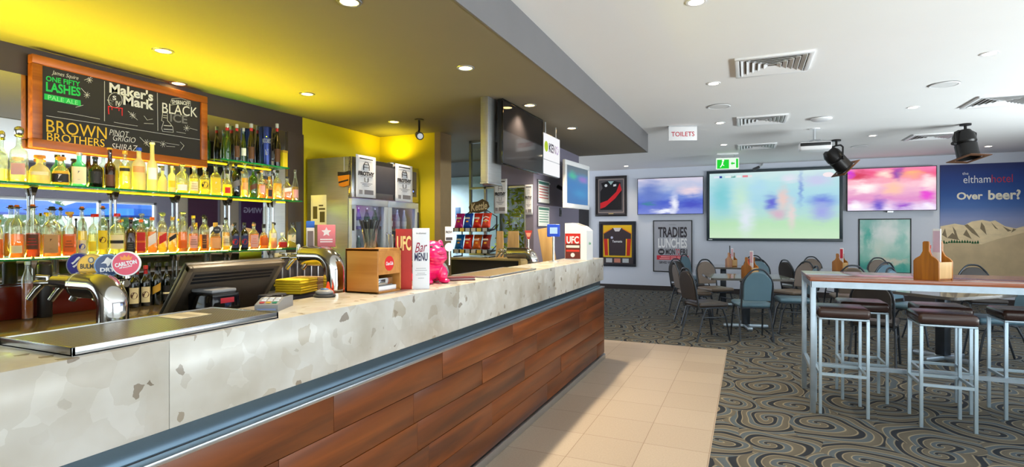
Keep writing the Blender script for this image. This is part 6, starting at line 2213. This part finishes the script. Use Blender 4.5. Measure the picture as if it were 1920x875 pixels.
for l in ([(158, 150), (176, 143), (186, 146)], [(152, 165), (160, 174)], [(142, 201), (156, 197)], [(108, 209), (140, 214), (187, 223)], [(214, 229), (236, 233), (258, 236)], [(240, 208), (258, 225)], [(270, 217), (276, 225), (286, 223)], [(270, 231), (288, 232)], [(356, 240), (370, 244)], [(331, 247), (348, 250)],
          [(262, 257), (280, 275)], [(283, 264), (302, 267)], [(312, 268), (336, 272)], [(338, 266), (345, 273), (339, 281)], [(312, 274), (328, 275)]):
    stroke(l, r=.0014)

p = at_z(330, 157, ZB)
o = place_copy(dw, (XW + .07, p.y, ZB), 0, 'ceiling downlight tight against the wall just above the chalkboard', 'warm downlights over the bar')

# jar and canister at the left end of the back bar
c = at_x(84, 489, -4.06)
t = thing('drink_canister', 'black upright canister on the back bar left of the purple badge', 'canister', (-4.06, c.y, .8555))
MB().lathe([(.036, 0), (.038, .004), (.038, c.z - .8555 - .03), (.03, c.z - .8555 - .02)], 20).build('body', M_['black'], t)
MB().lathe([(.032, c.z - .875), (.034, c.z - .86), (.03, c.z - .8555)], 20).build('lid', colm((70, 50, 40), .4), t)
c = at_x(68, 489, -4.06)
t = thing('cordial_bottle', 'clear bottle with orange cordial beside the black canister', 'bottle', (-4.06, c.y - .045, .8555))
hh = c.z - .8555
MB().lathe([(.0, 0), (.028, .002), (.03, hh * .7), (.012, hh * .85), (.012, hh * .94)], 18, caps=False).build('glass_body', G_['clear'], t)
MB().lathe([(.026, .006), (.0265, hh * .62)], 16).build('liquid', Q_['orange'], t)
MB().lathe([(.014, hh * .94), (.014, hh)], 16).build('cap', M_['white'], t)

# ------------------------------------------------------------------ steel fridge in the yellow recess
FX0, FX1, FY0, FY1, FZ = XW + .03, -3.65, 4.335, 5.54, 2.15
fg = thing('bar_fridge', 'tall two-door stainless steel drinks fridge against the yellow wall', 'fridge', ((FX0 + FX1) / 2, (FY0 + FY1) / 2, 0))
b = MB()
b.box(FX0, FX1 - .05, FY0, FY0 + .03, .08, FZ, .002).box(FX0, FX1 - .05, FY1 - .03, FY1, .08, FZ, .002).box(FX0, FX0 + .02, FY0 + .03, FY1 - .03, .08, FZ).box(FX0 + .02, FX1 - .05, FY0 + .03, FY1 - .03, FZ - .42, FZ - .01).box(FX0 + .02, FX1 - .05, FY0 + .03, FY1 - .03, .08, .2)
b.build('steel_cabinet', M_['steel'], fg, world=True)
fd = MB().box(FX1 - .05, FX1, FY0, FY1, 1.735, FZ, .006).build('header_panel', M_['steelh'], fg, world=True)
MB().box(FX1, FX1 + .004, FY0 + .05, FY1 - .05, 1.80, FZ - .05, .001).build('header_face', pmat('fridge_header_grey', (92, 90, 96), .3, .3), fd, world=True)
MB().box(FX1, FX1 + .012, FY1 - .16, FY1 - .10, 1.84, 1.89, .002).build('thermostat', M_['black'], fd, world=True)
MB().box(FX1 + .012, FX1 + .0125, FY1 - .14, FY1 - .12, 1.855, 1.875).build('thermostat_light', emit_mat('thermostat_blue', (120, 150, 255), 1.5), fd, world=True)
MB().box(FX1 - .05, FX1 - .01, FY0, FY1, .08, .2, .004).build('base_grille', M_['charcoal'], fg, world=True)
ym = (FY0 + FY1) / 2
for ya, yb, hs in ((FY0 + .002, ym - .004, 1), (ym + .004, FY1 - .002, -1)):
    b = MB()
    wd = .065
    b.box(FX1 - .045, FX1, ya, yb, 1.66, 1.728, .003).box(FX1 - .045, FX1, ya, yb, .21, .28, .003).box(FX1 - .045, FX1, ya, ya + wd, .28, 1.66, .003).box(FX1 - .045, FX1, yb - wd, yb, .28, 1.66, .003)
    dr = b.build('door', pmat('door_silver_white', (214, 224, 236), .35, .4), fg, world=True)
    MB().box(FX1 - .03, FX1 - .022, ya + wd, yb - wd, .28, 1.66).build('door_glass', M_['pane'], dr, world=True, smooth=False)
    hy = yb - wd / 2 if hs > 0 else ya + wd / 2
    MB().tube([(FX1, hy, .85), (FX1 + .035, hy, .87), (FX1 + .035, hy, 1.35), (FX1, hy, 1.37)], .010, 8).build('door_handle', M_['chrome'], dr, world=True)
    ky = ya + .012 if hs > 0 else yb - .012
    MB().box(FX1, FX1 + .012, ky - .012, ky + .012, 1.40, 1.62, .003).build('hinge', M_['charcoal'], dr, world=True)
for z in (.5, .8, 1.1, 1.4):
    MB().box(FX0 + .03, FX1 - .06, FY0 + .035, FY1 - .035, z, z + .008).build('wire_shelf', M_['alu'], fg, world=True)
MB().box(FX1 - .075, FX1 - .06, FY0 + .04, FY1 - .04, 1.695, 1.715).build('interior_lamp', emit_mat('fridge_lamp_lavender', (206, 180, 255), 9), fg, world=True)
MB().box(FX0 + .021, FX0 + .024, FY0 + .04, FY1 - .04, .22, 1.70).build('liner', pmat('fridge_liner', (226, 226, 236), .5), fg, world=True)
random.seed(7)
fk = 0
fcol = [((96, 60, 170), 'violet'), ((40, 90, 60), 'green'), ((150, 90, 40), 'brown'), ((200, 210, 220), 'clear')]
pos = ['first', 'second', 'third', 'fourth', 'fifth', 'sixth', 'seventh', 'eighth']
fsrc = {}
for z, shn in ((1.4085, 'top'), (1.1085, 'second')):
    for k in range(8):
        y = FY0 + .12 + k * .138
        ci = (k // 2 + (0 if shn == 'top' else 1)) % 4
        lb = '%s drink bottle, %s from the left on the fridge %s shelf' % (fcol[ci][1], pos[k], shn)
        if ci not in fsrc:
            t = thing('drink_bottle', lb, 'bottle', (-3.78, y, z), 0, 'drink bottles inside the steel fridge')
            MB().lathe([(.0, 0), (.031, .003), (.032, .13), (.014, .19), (.013, .22)], 16, caps=False).build('glass_body', colm(fcol[ci][0], .2), t)
            MB().lathe([(.015, .2205), (.015, .236)], 12).build('cap', M_['alu'], t)
            MB().lathe([(.0328, .04), (.0328, .1)], 16, caps=False).build('paper_label', M_['paper'], t)
            fsrc[ci] = t
        else:
            place_copy(fsrc[ci], (-3.78, y, z), 0, lb, 'drink bottles inside the steel fridge')


def frothy(label, M, w, h, parent_loc):
    """beer poster sheet with a bottle drawing, hung flat: M x = right, y = up, centred"""
    t = thing('beer_poster', label, 'poster', parent_loc, 0, 'frothy beer posters')
    b = MB()
    nx, ny = 6, 10
    vs = [[None] * (ny + 1) for _ in range(nx + 1)]
    for i in range(nx + 1):
        for j_ in range(ny + 1):
            u, v = i / nx - .5, j_ / ny - .5
            vs[i][j_] = b.bm.verts.new(M @ Vector((u * w, v * h, .0015 + .006 * max(0, -v) * math.sin(3 * u + 1))))
    for i in range(nx):
        for j_ in range(ny):
            b.bm.faces.new((vs[i][j_], vs[i + 1][j_], vs[i + 1][j_ + 1], vs[i][j_ + 1]))
    sh = b.build('sheet', M_['paper'], t, world=True)
    sh.modifiers.new('thick', 'SOLIDIFY').thickness = .0008
    dk = colm((44, 42, 50), .7)
    f = M @ Matrix.Translation((0, 0, .0085))

    def part(poly, nm, m=dk):
        b = MB()
        b.prism([(u * w, v * h) for u, v in poly], 0, .0006, 'z', M=f)
        return b.build(nm, m, sh, world=True, smooth=False)
    lettering('FROTHY', w * .8, h * .105, f @ Matrix.Translation((0, h * .065, 0)), dk, sh, 'poster_lettering', .05)
    part([(-.34, .405), (.34, .405), (.34, .435), (-.34, .435)], 'heading_print')
    for pts in ([(-.14, .15), (-.14, .26), (-.07, .34), (.07, .34), (.14, .26), (.14, .15)], [(-.13, .22), (.13, .22)], [(-.10, .29), (.10, .29)], [(-.09, -.03), (-.08, -.13), (.08, -.13), (.09, -.03)]):
        MB().tube([f @ Vector((u * w, v * h, .0004)) for u, v in pts], w * .012, 5).build('bottle_drawing', dk, sh, world=True)
    for v, ww in ((-.015, .3), (-.17, .3), (-.2, .22), (-.235, .14)):
        part([(-ww, v), (ww, v), (ww, v + .012), (-ww, v + .012)], 'print_line', colm((120, 116, 124), .7))
    part([(-.36, -.43), (-.2, -.43), (-.2, -.33), (-.36, -.33)], 'print_block', colm((150, 146, 150), .7))
    part([(-.1, -.43), (.36, -.43), (.36, -.32), (-.1, -.32)], 'print_block', colm((130, 126, 132), .7))
    return t


for (l, r, tp, bt, X, lb) in ((667, 704, 292, 370, FX1 + .012, 'white frothy beer poster hanging over the left of the fridge header'), (741, 773, 309, 378, FX1 + .012, 'white frothy beer poster hanging over the right of the fridge header')):
    a, b_ = at_x(l, tp, X), at_x(r, bt, X)
    zt, zb = at_x((l + r) / 2, tp, X).z, at_x((l + r) / 2, bt, X).z
    c = Vector((X, (a.y + b_.y) / 2, (zt + zb) / 2))
    frothy(lb, basis(c, (0, 1, 0), (0, 0, 1)), b_.y - a.y, zt - zb, c)

# lamp on the fridge top washing the yellow corner
p = at_x(781, 316, -3.95)
t = thing('corner_uplight', 'small bright yellow uplight on the fridge top by the column', 'uplight', (-3.95, 5.40, FZ + .0005))
MB().lathe([(.045, 0), (.05, .004), (.04, .04), (.052, .07), (.046, .07), (.034, .045)], 20, caps=False).build('lamp_housing', M_['alu'], t)
MB().cyl((0, 0, .045), (0, 0, .05), .034, seg=20).build('lamp', emit_mat('uplight_yellow', (255, 214, 40), 14), t)
spot_light('uplight_beam', (-3.95, 5.40, FZ + .075), 16, (1.0, .82, .04), 165, 1.0, .03, (PI, 0, 0))
# notices on the fridge side
a, b_ = at_y(583, 366, FY0 - .001), at_y(612, 421, FY0 - .001)
c = (a + b_) / 2
t = thing('fridge_notice', 'yellow-lit paper notice with dark photos taped to the fridge side', 'notice', c)
w, h = (b_.x - a.x), (a.z - b_.z)
sh = MB().box(-w / 2, w / 2, -.001, .0008, -h / 2, h / 2).build('sheet', colm((236, 232, 206), .8), t, smooth=False)
for q in ((-.36, -.30, -.08, .12), (.08, -.42, .40, -.06), (.02, .0, .42, .06), (.02, .12, .3, .17)):
    MB().box(q[0] * w, q[2] * w, -.0018, -.001, q[1] * h, q[3] * h).build('photo_print', colm((84, 76, 40), .7), sh, smooth=False)
a, b_ = at_y(634, 321, FY0 - .012), at_y(655, 350, FY0 - .012)
c = (a + b_) / 2
t = thing('hanging_tag', 'orange and black cloth tag hanging on the fridge side', 'tag', c)
w, h = (b_.x - a.x), (a.z - b_.z)
MB().prism([(-.5 * w, .2 * h), (-.4 * w, -.42 * h), (0, -.5 * h), (.45 * w, -.4 * h), (.5 * w, .25 * h)], -.006, .006, 'y').build('orange_cloth', colm((216, 136, 20), .8), t, smooth=False)
MB().prism([(-.5 * w, .2 * h), (.5 * w, .25 * h), (.5 * w, .5 * h), (.1 * w, .42 * h), (-.5 * w, .46 * h)], -.007, .007, 'y').build('black_top', M_['black'], t, smooth=False)
MB().prism([(-.42 * w, -.16 * h), (.45 * w, -.02 * h), (.45 * w, -.12 * h), (-.42 * w, -.26 * h)], -.0075, -.006, 'y').build('black_stripe', M_['black'], t, smooth=False)
MB().cyl((0, .004, .5 * h), (0, .004, .5 * h + .14), .004, seg=8).build('cord', M_['alu'], t)

# camera on the bar ceiling
p = at_z(786, 224, ZB)
t = thing('ceiling_camera', 'small black security camera hanging from the bar ceiling', 'security camera', (p.x, p.y, ZB))
MB().lathe([(.05, -.008), (.05, 0)], 18).build('mount_plate', M_['black'], t)
MB().tube([(0, 0, -.008), (0, 0, -.1), (.01, -.02, -.13)], .012, 8).build('stem', M_['black'], t)
MB().tube([(-.05, .06, -.15), (.05, -.06, -.19)], [.038, .042], 14).build('housing', M_['black'], t)
MB().tube([(.05, -.06, -.19), (.056, -.067, -.192)], [.03, .03], 14).build('lens', M_['alu'], t)

# ------------------------------------------------------------------ hanging steel post, television, lottery sign
t = thing('hanging_post', 'stainless steel box post hanging from the bar ceiling', 'post', (-2.12, 4.41, ZB))
MB().box(-2.165, -2.09, 4.27, 4.55, 1.83, ZB - .001, .003).build('steel_cladding', M_['steel'], t, world=True)
MB().box(-2.17, -2.085, 4.265, 4.555, 1.815, 1.829, .002).build('bottom_cap', M_['alu'], t, world=True)
tv = thing('hanging_television', 'black television hanging from the bar ceiling beside the steel post', 'television', (-2.02, 4.9, 2.29))
MB().box(-2.055, -2.003, 4.385, 5.41, 2.0, 2.578, .006).build('rear_shell', M_['black'], tv, world=True)
fb = MB()
for a, b_, c_, d_ in ((4.38, 5.415, 2.565, 2.582), (4.38, 5.415, 1.995, 2.014), (4.38, 4.394, 2.014, 2.565), (5.401, 5.415, 2.014, 2.565)):
    fb.box(-2.01, -1.997, a, b_, c_, d_, .002)
fb.build('bezel', M_['blackg'], tv, world=True)
MB().box(-2.0035, -1.9995, 4.394, 5.401, 2.014, 2.565).build('dark_screen', pmat('tv_dark_glass', (26, 24, 26), .06, var=.02), tv, world=True, smooth=False)
MB().box(-2.0895, -2.055, 4.42, 4.52, 2.2, 2.4, .003).build('mount_bracket', M_['black'], tv, world=True)
kn = thing('lottery_sign', 'white illuminated lottery sign hanging past the television', 'sign', (-2.0, 5.72, 2.24))
KY0, KY1 = 5.44, 5.985
kz0, kz1 = 2.01, 2.46
MB().box(-2.045, -2.002, KY0, KY1, kz0, kz1, .003).build('light_box', M_['alu'], kn, world=True)
km = emit_mat('keno_panel_white', (250, 250, 252), 1.0)
zs = kz0 + (kz1 - kz0) * .36
o = MB().box(-2.002, -1.998, KY0 + .006, KY1 - .006, zs + .004, kz1 - .006).build('upper_panel', km, kn, world=True, smooth=False)
MB().box(-2.002, -1.998, KY0 + .006, KY1 - .006, kz0 + .006, zs - .004).build('lower_panel', km, kn, world=True, smooth=False)
lettering('KENO', .33, .10, basis((-1.9975, 5.77, (zs + kz1) / 2), (0, 1, 0), (0, 0, 1)), colm((40, 40, 70), .5), o, 'sign_lettering', .03)
MB().cyl((-1.998, 5.52, (zs + kz1) / 2), (-1.9972, 5.52, (zs + kz1) / 2), .058, seg=28).build('green_ball', colm((190, 214, 40), .5), o, world=True)
for yy in (5.55, 5.9):
    MB().cyl((-2.02, yy, kz1), (-2.02, yy, ZB), .008, seg=8).build('hanger', M_['alu'], kn, world=True)

# white framed touch screen on the purple wall
d = Vector((.08, .9968, 0))
c0 = Vector((-2.14, 6.60, 0))
zt, zb = CAM_H + (HORIZON - 298) * 6.9 / FPX, CAM_H + (HORIZON - 389) * 6.9 / FPX
W = .90
kt = thing('touch_screen', 'white-framed blue display screen on an arm from the purple wall', 'screen', (c0.x + d.x * W / 2, c0.y + d.y * W / 2, (zt + zb) / 2), math.atan2(d.y, d.x))
hh = (zt - zb) / 2
frame_bars(MB(), -W / 2, W / 2, -hh, hh, -.012, .03, .062, .006).build('white_bezel', M_['white'], kt)
MB().box(-W / 2 + .04, W / 2 - .04, .0, .05, -hh + .05, hh - .05, .006).build('rear_shell', M_['charcoal'], kt)
sm_ = picture_mat('keno_display', [(-hh, (40, 110, 176)), (0, (36, 120, 190)), (hh * .45, (70, 130, 180)), (hh * .6, (96, 112, 128)), (hh, (88, 104, 120))], [(-.18, hh * .4, .16, .06, (60, 190, 150)), (.2, .1, .2, .05, (150, 110, 200)), (.1, -.1, .3, .08, (40, 140, 200))], .85, .04)
MB().box(-W / 2 + .06, W / 2 - .06, -.006, .0, -hh + .06, hh - .06).build('picture', sm_, kt, smooth=False)
MB().box(-.10, .10, .05, .09, -.1, .1, .004).tube([(0, .09, 0), (-.05, .19, -.04), (0, .28, 0)], .03, 10).build('wall_arm', M_['black'], kt)
t = thing('wall_switch', 'small dark wall switch on the purple wall below the white screen', 'switch', (XP + .0005, 7.35, at_x(1063, 399, XP).z))
MB().box(0, .012, -.04, .04, -.06, .06, .003).build('plate', M_['charcoal'], t)
MB().box(.012, .02, -.012, .012, -.03, .03, .002).build('rocker', M_['black'], t)

# notices on the purple wall
for i, (tp, bt, colr, lb) in enumerate(((337, 381, (176, 60, 70), 'upper framed notice with red lines on the purple wall end'), (386, 425, (60, 130, 110), 'lower framed notice with green heading on the purple wall end'))):
    ya, yb = 6.42, at_x(1029, 400, XP).y
    zt, zb = at_x(1014, tp, XP).z, at_x(1014, bt, XP).z
    t = thing('framed_notice', lb, 'notice', (XP, (ya + yb) / 2, (zt + zb) / 2))
    w, h = (yb - ya) / 2, (zt - zb) / 2
    MB().box(.0005, .012, -w, w, -h, h, .002).build('backing_board', colm((84, 80, 90), .5), t)
    sh = MB().box(.012, .014, -w + .02, w - .02, -h + .01, h - .01).build('sheet', colm((216, 222, 224), .5), t, smooth=False)
    MB().box(.014, .0148, -w + .03, w - .03, h * .62, h * .86).build('heading_band', colm((60, 110, 100), .5), sh, smooth=False)
    for k in range(5):
        MB().box(.014, .0148, -w + .04, w - .05 - .03 * (k % 2), h * (.4 - k * .24), h * (.48 - k * .24)).build('print_line', colm(colr, .5), sh, smooth=False)
    for s in (-1, 1):
        for z in (-h * .8, h * .8):
            MB().cyl((.012, s * (w - .008), z), (.018, s * (w - .008), z), .007, seg=10).build('stud', M_['chrome'], t)

# ------------------------------------------------------------------ back counter, snacks, partition glass
bc = thing('back_counter', 'short back counter at the end of the bar carrying the snack rack', 'counter', (-2.92, 6.08, 0))
MB().box(-3.465, -2.47, 5.93, 6.285, 1.035, 1.065, .003).build('counter_top', pmat('counter_top_tan', (190, 170, 120), .3, var=.08), bc, world=True)
MB().box(-3.465, -2.52, 5.97, 6.285, 0, 1.035).build('dark_front', M_['dark'], bc, world=True)
MB().box(-2.50, -2.47, 5.93, 6.285, 0, 1.035, .002).build('end_panel', pmat('counter_end_tan', (180, 158, 104), .4), bc, world=True)
pt = struct('window_4', frame_bars(MB(), -3.38, -2.56, 1.07, 1.975, YP + .03, YP + .07, .03, .002).box(-3.16, -3.13, YP + .03, YP + .07, 1.07, 1.975).box(-3.38, -3.17, YP + .03, YP + .07, ZB - .03, ZB).box(-3.38, -3.35, YP + .03, YP + .07, 1.975, ZB), M_['alu'])
MB().box(-3.35, -2.59, YP + .046, YP + .052, 1.10, 1.945).box(-3.35, -3.165, YP + .046, YP + .052, 1.98, ZB - .03).build('window_glass', M_['pane'], pt, smooth=False)
dr = struct('door_1', MB().box(-4.75, -3.78, YB - .145, YB - .101, 0, 2.32, .004), pmat('door_pale_blue', (190, 220, 232), .5))
MB().box(-4.62, -4.52, YB - .15, YB - .145, 1.55, 1.80, .002).build('blue_plate', colm((30, 90, 140), .4), dr)
MB().cyl((-4.62, YB - .145, 1.05), (-4.62, YB - .19, 1.05), .02, seg=12).build('door_handle', M_['chrome'], dr)
d2 = struct('door_2', MB().box(-4.5, -3.56, YF - .05, YF - .001, 0, 1.98, .004), pmat('door_dark', (44, 42, 48), .5))
random.seed(21)
pp = thing('potted_plant', 'leafy yellow-green plant seen through the glass behind the counter', 'plant', (-3.30, 7.75, 0))
MB().lathe([(.14, 0), (.18, .36), (.165, .36), (.15, .3)], 20).build('pot', M_['charcoal'], pp)
MB().tube([(0, 0, .3), (.02, 0, 1.1), (-.02, .02, 1.5)], .02, 8).build('stem', M_['trunk'], pp)
b = MB()
for i in range(260):
    c = Vector((random.gauss(0, .16), random.gauss(0, .12), random.uniform(1.05, 2.05)))
    e = Vector((random.gauss(0, 1), random.gauss(0, 1), random.gauss(0, .6))).normalized()
    f = e.orthogonal().normalized()
    b.quad(c - e * .07, c - f * .025, c + e * .07, c + f * .025)
b.build('leaves', pmat('leaf_yellow_green', (176, 190, 40), .6, var=.25), pp, smooth=False)

for (l, r, tp, bt, lb) in ((926, 951, 336, 400, 'white frothy beer poster hanging in the opening right of the snack rack'), (984, 999, 346, 402, 'narrow-looking frothy beer poster hanging by the notices')):
    Yq = YP - .006
    a, b_ = at_y(l, tp, Yq), at_y(r, bt, Yq)
    c = Vector(((a.x + b_.x) / 2, Yq, (a.z + b_.z) / 2))
    frothy(lb, basis(c, (1, 0, 0), (0, 0, 1)), b_.x - a.x, a.z - b_.z, c)

# snack rack
RZ = 1.0655
rk = thing('snack_rack', 'black two-tier wire snack rack with script sign on the back counter', 'snack rack', (-3.165, 6.10, RZ))
b = MB()
for x in (-.25, .25):
    b.box(x - .006, x + .006, .10, .112, 0, .52)
    b.tube([(x, .106, .51), (x * .4, .106, .60)], .006, 6)
    for z in (.03, .30):
        b.tube([(x, .106, z + .12), (x, -.12, z + .02)], .006, 6)
    b.box(x - .006, x + .006, -.12, .112, 0, .012)
b.build('frame', M_['black'], rk)
for z in (.05, .32):
    b = MB()
    b.prism([(-.13, z), (.10, z + .03), (.10, z + .04), (-.13, z + .01)], -.25, .25, 'x')
    b.prism([(-.135, z), (-.13, z), (-.13, z + .05), (-.135, z + .05)], -.25, .25, 'x')
    sh = b.build('shelf', M_['black'], rk, smooth=False)
    for k in range(6):
        MB().box(-.23 + k * .08, -.17 + k * .08, -.138, -.1355, z + .004, z + .046).build('price_ticket', colm(((216, 214, 206), (226, 196, 90), (190, 196, 200))[k % 3], .5), sh, smooth=False)
sg = MB().prism([(-.13, .57), (-.15, .64), (-.10, .70), (-.02, .71), (.05, .74), (.13, .70), (.15, .64), (.10, .59), (0, .56)], .095, .105, 'y').build('topper_sign', colm((96, 78, 50), .5), rk, smooth=False)
lettering('Kettle', .24, .10, basis((0, .0945, .645), (1, 0, .12), (-.12, 0, 1)), colm((226, 206, 160), .5), sg, 'sign_lettering', .02, .25, world=False)
BG = [(-.20, .37, (214, 40, 140), 'pink', 'upper left'), (-.075, .37, (24, 70, 176), 'blue', 'upper middle'), (.06, .37, (206, 44, 30), 'red', 'upper right'), (.185, .37, (216, 70, 50), 'large red and white', 'upper far right'),
      (-.20, .10, (20, 110, 196), 'bright blue', 'lower left'), (-.075, .10, (206, 36, 26), 'red', 'lower middle'), (.055, .10, (206, 96, 36), 'orange', 'lower right'), (.18, .10, (130, 40, 34), 'dark red', 'lower far right')]
bsrc = None
for x, z, colr, nm, wh in BG:
    t = thing('crisp_packet', '%s crisp packet, %s of the snack rack' % (nm, wh), 'crisp packet', (rk.location.x + x, rk.location.y - .05, RZ + z), 0, 'crisp packets on the snack rack')
    b = MB()
    n = 8
    grid = {}
    for sd in (1, -1):
        for i in range(n + 1):
            for j_ in range(n + 1):
                u, v = i / n * 2 - 1, j_ / n * 2 - 1
                th = .03 * (max(0, 1 - u ** 4) ** .6) * (max(0, 1 - v * v) ** .5)
                if sd < 0 and (i in (0, n) or j_ in (0, n)):
                    grid[(sd, i, j_)] = grid[(1, i, j_)]
                else:
                    grid[(sd, i, j_)] = b.bm.verts.new((u * .0585 * (1 - .06 * math.cos(v * 3)), -sd * th + .03 * v, v * .092 + .092))
        for i in range(n):
            for j_ in range(n):
                b.bm.faces.new((grid[(sd, i, j_)], grid[(sd, i + 1, j_)], grid[(sd, i + 1, j_ + 1)], grid[(sd, i, j_ + 1)]))
    bag = b.build('foil_bag', pmat('foil_' + nm.replace(' ', '_') + wh[:2], colr, .25, .2, var=.06), t, angle=80)
    MB().ball((0, -.026, .07), .03, 1.1, .35, .8, u=14, v=8).build('bag_picture', colm((236, 170, 40), .4), bag)
    if 'large' not in nm:
        MB().box(-.035, .035, -.0325, -.026, .112, .132, .003).build('bag_band', colm((236, 226, 210), .4), bag, M=Matrix.Translation((0, .004, 0)))
    else:
        for k in range(3):
            MB().tube([(-.04, -.024, .04 + k * .04), (0, -.034, .06 + k * .04), (.04, -.024, .045 + k * .04)], .006, 6).build('white_stripe', M_['white'], bag)

# timber menu boards on the back counter
for px, wd, lb in ((936, .085, 'pale timber board beside the snack rack'), (961, .14, 'pale timber board with pink mark on the back counter right end')):
    c = at_y(px, 480, 6.02)
    t = thing('menu_board', lb, 'board', (c.x, 6.03, RZ))
    MB().prism([(-wd / 2 - .008, 0), (wd / 2 + .012, 0), (wd / 2 - .012, .33), (-wd / 2 - .008, .33)], -.008, .008, 'y', M=Matrix.Rotation(math.radians(-7), 4, 'X')).build('board', M_['pine'], t, smooth=False)
    MB().box(-wd / 2, wd / 2, .0, .06, 0, .016, .002).build('foot', M_['pine'], t)
    if px > 950:
        MB().ball((0, -.008, .06), .035, .8, .1, 1.0).build('pink_mark', colm((226, 180, 160), .6), t)
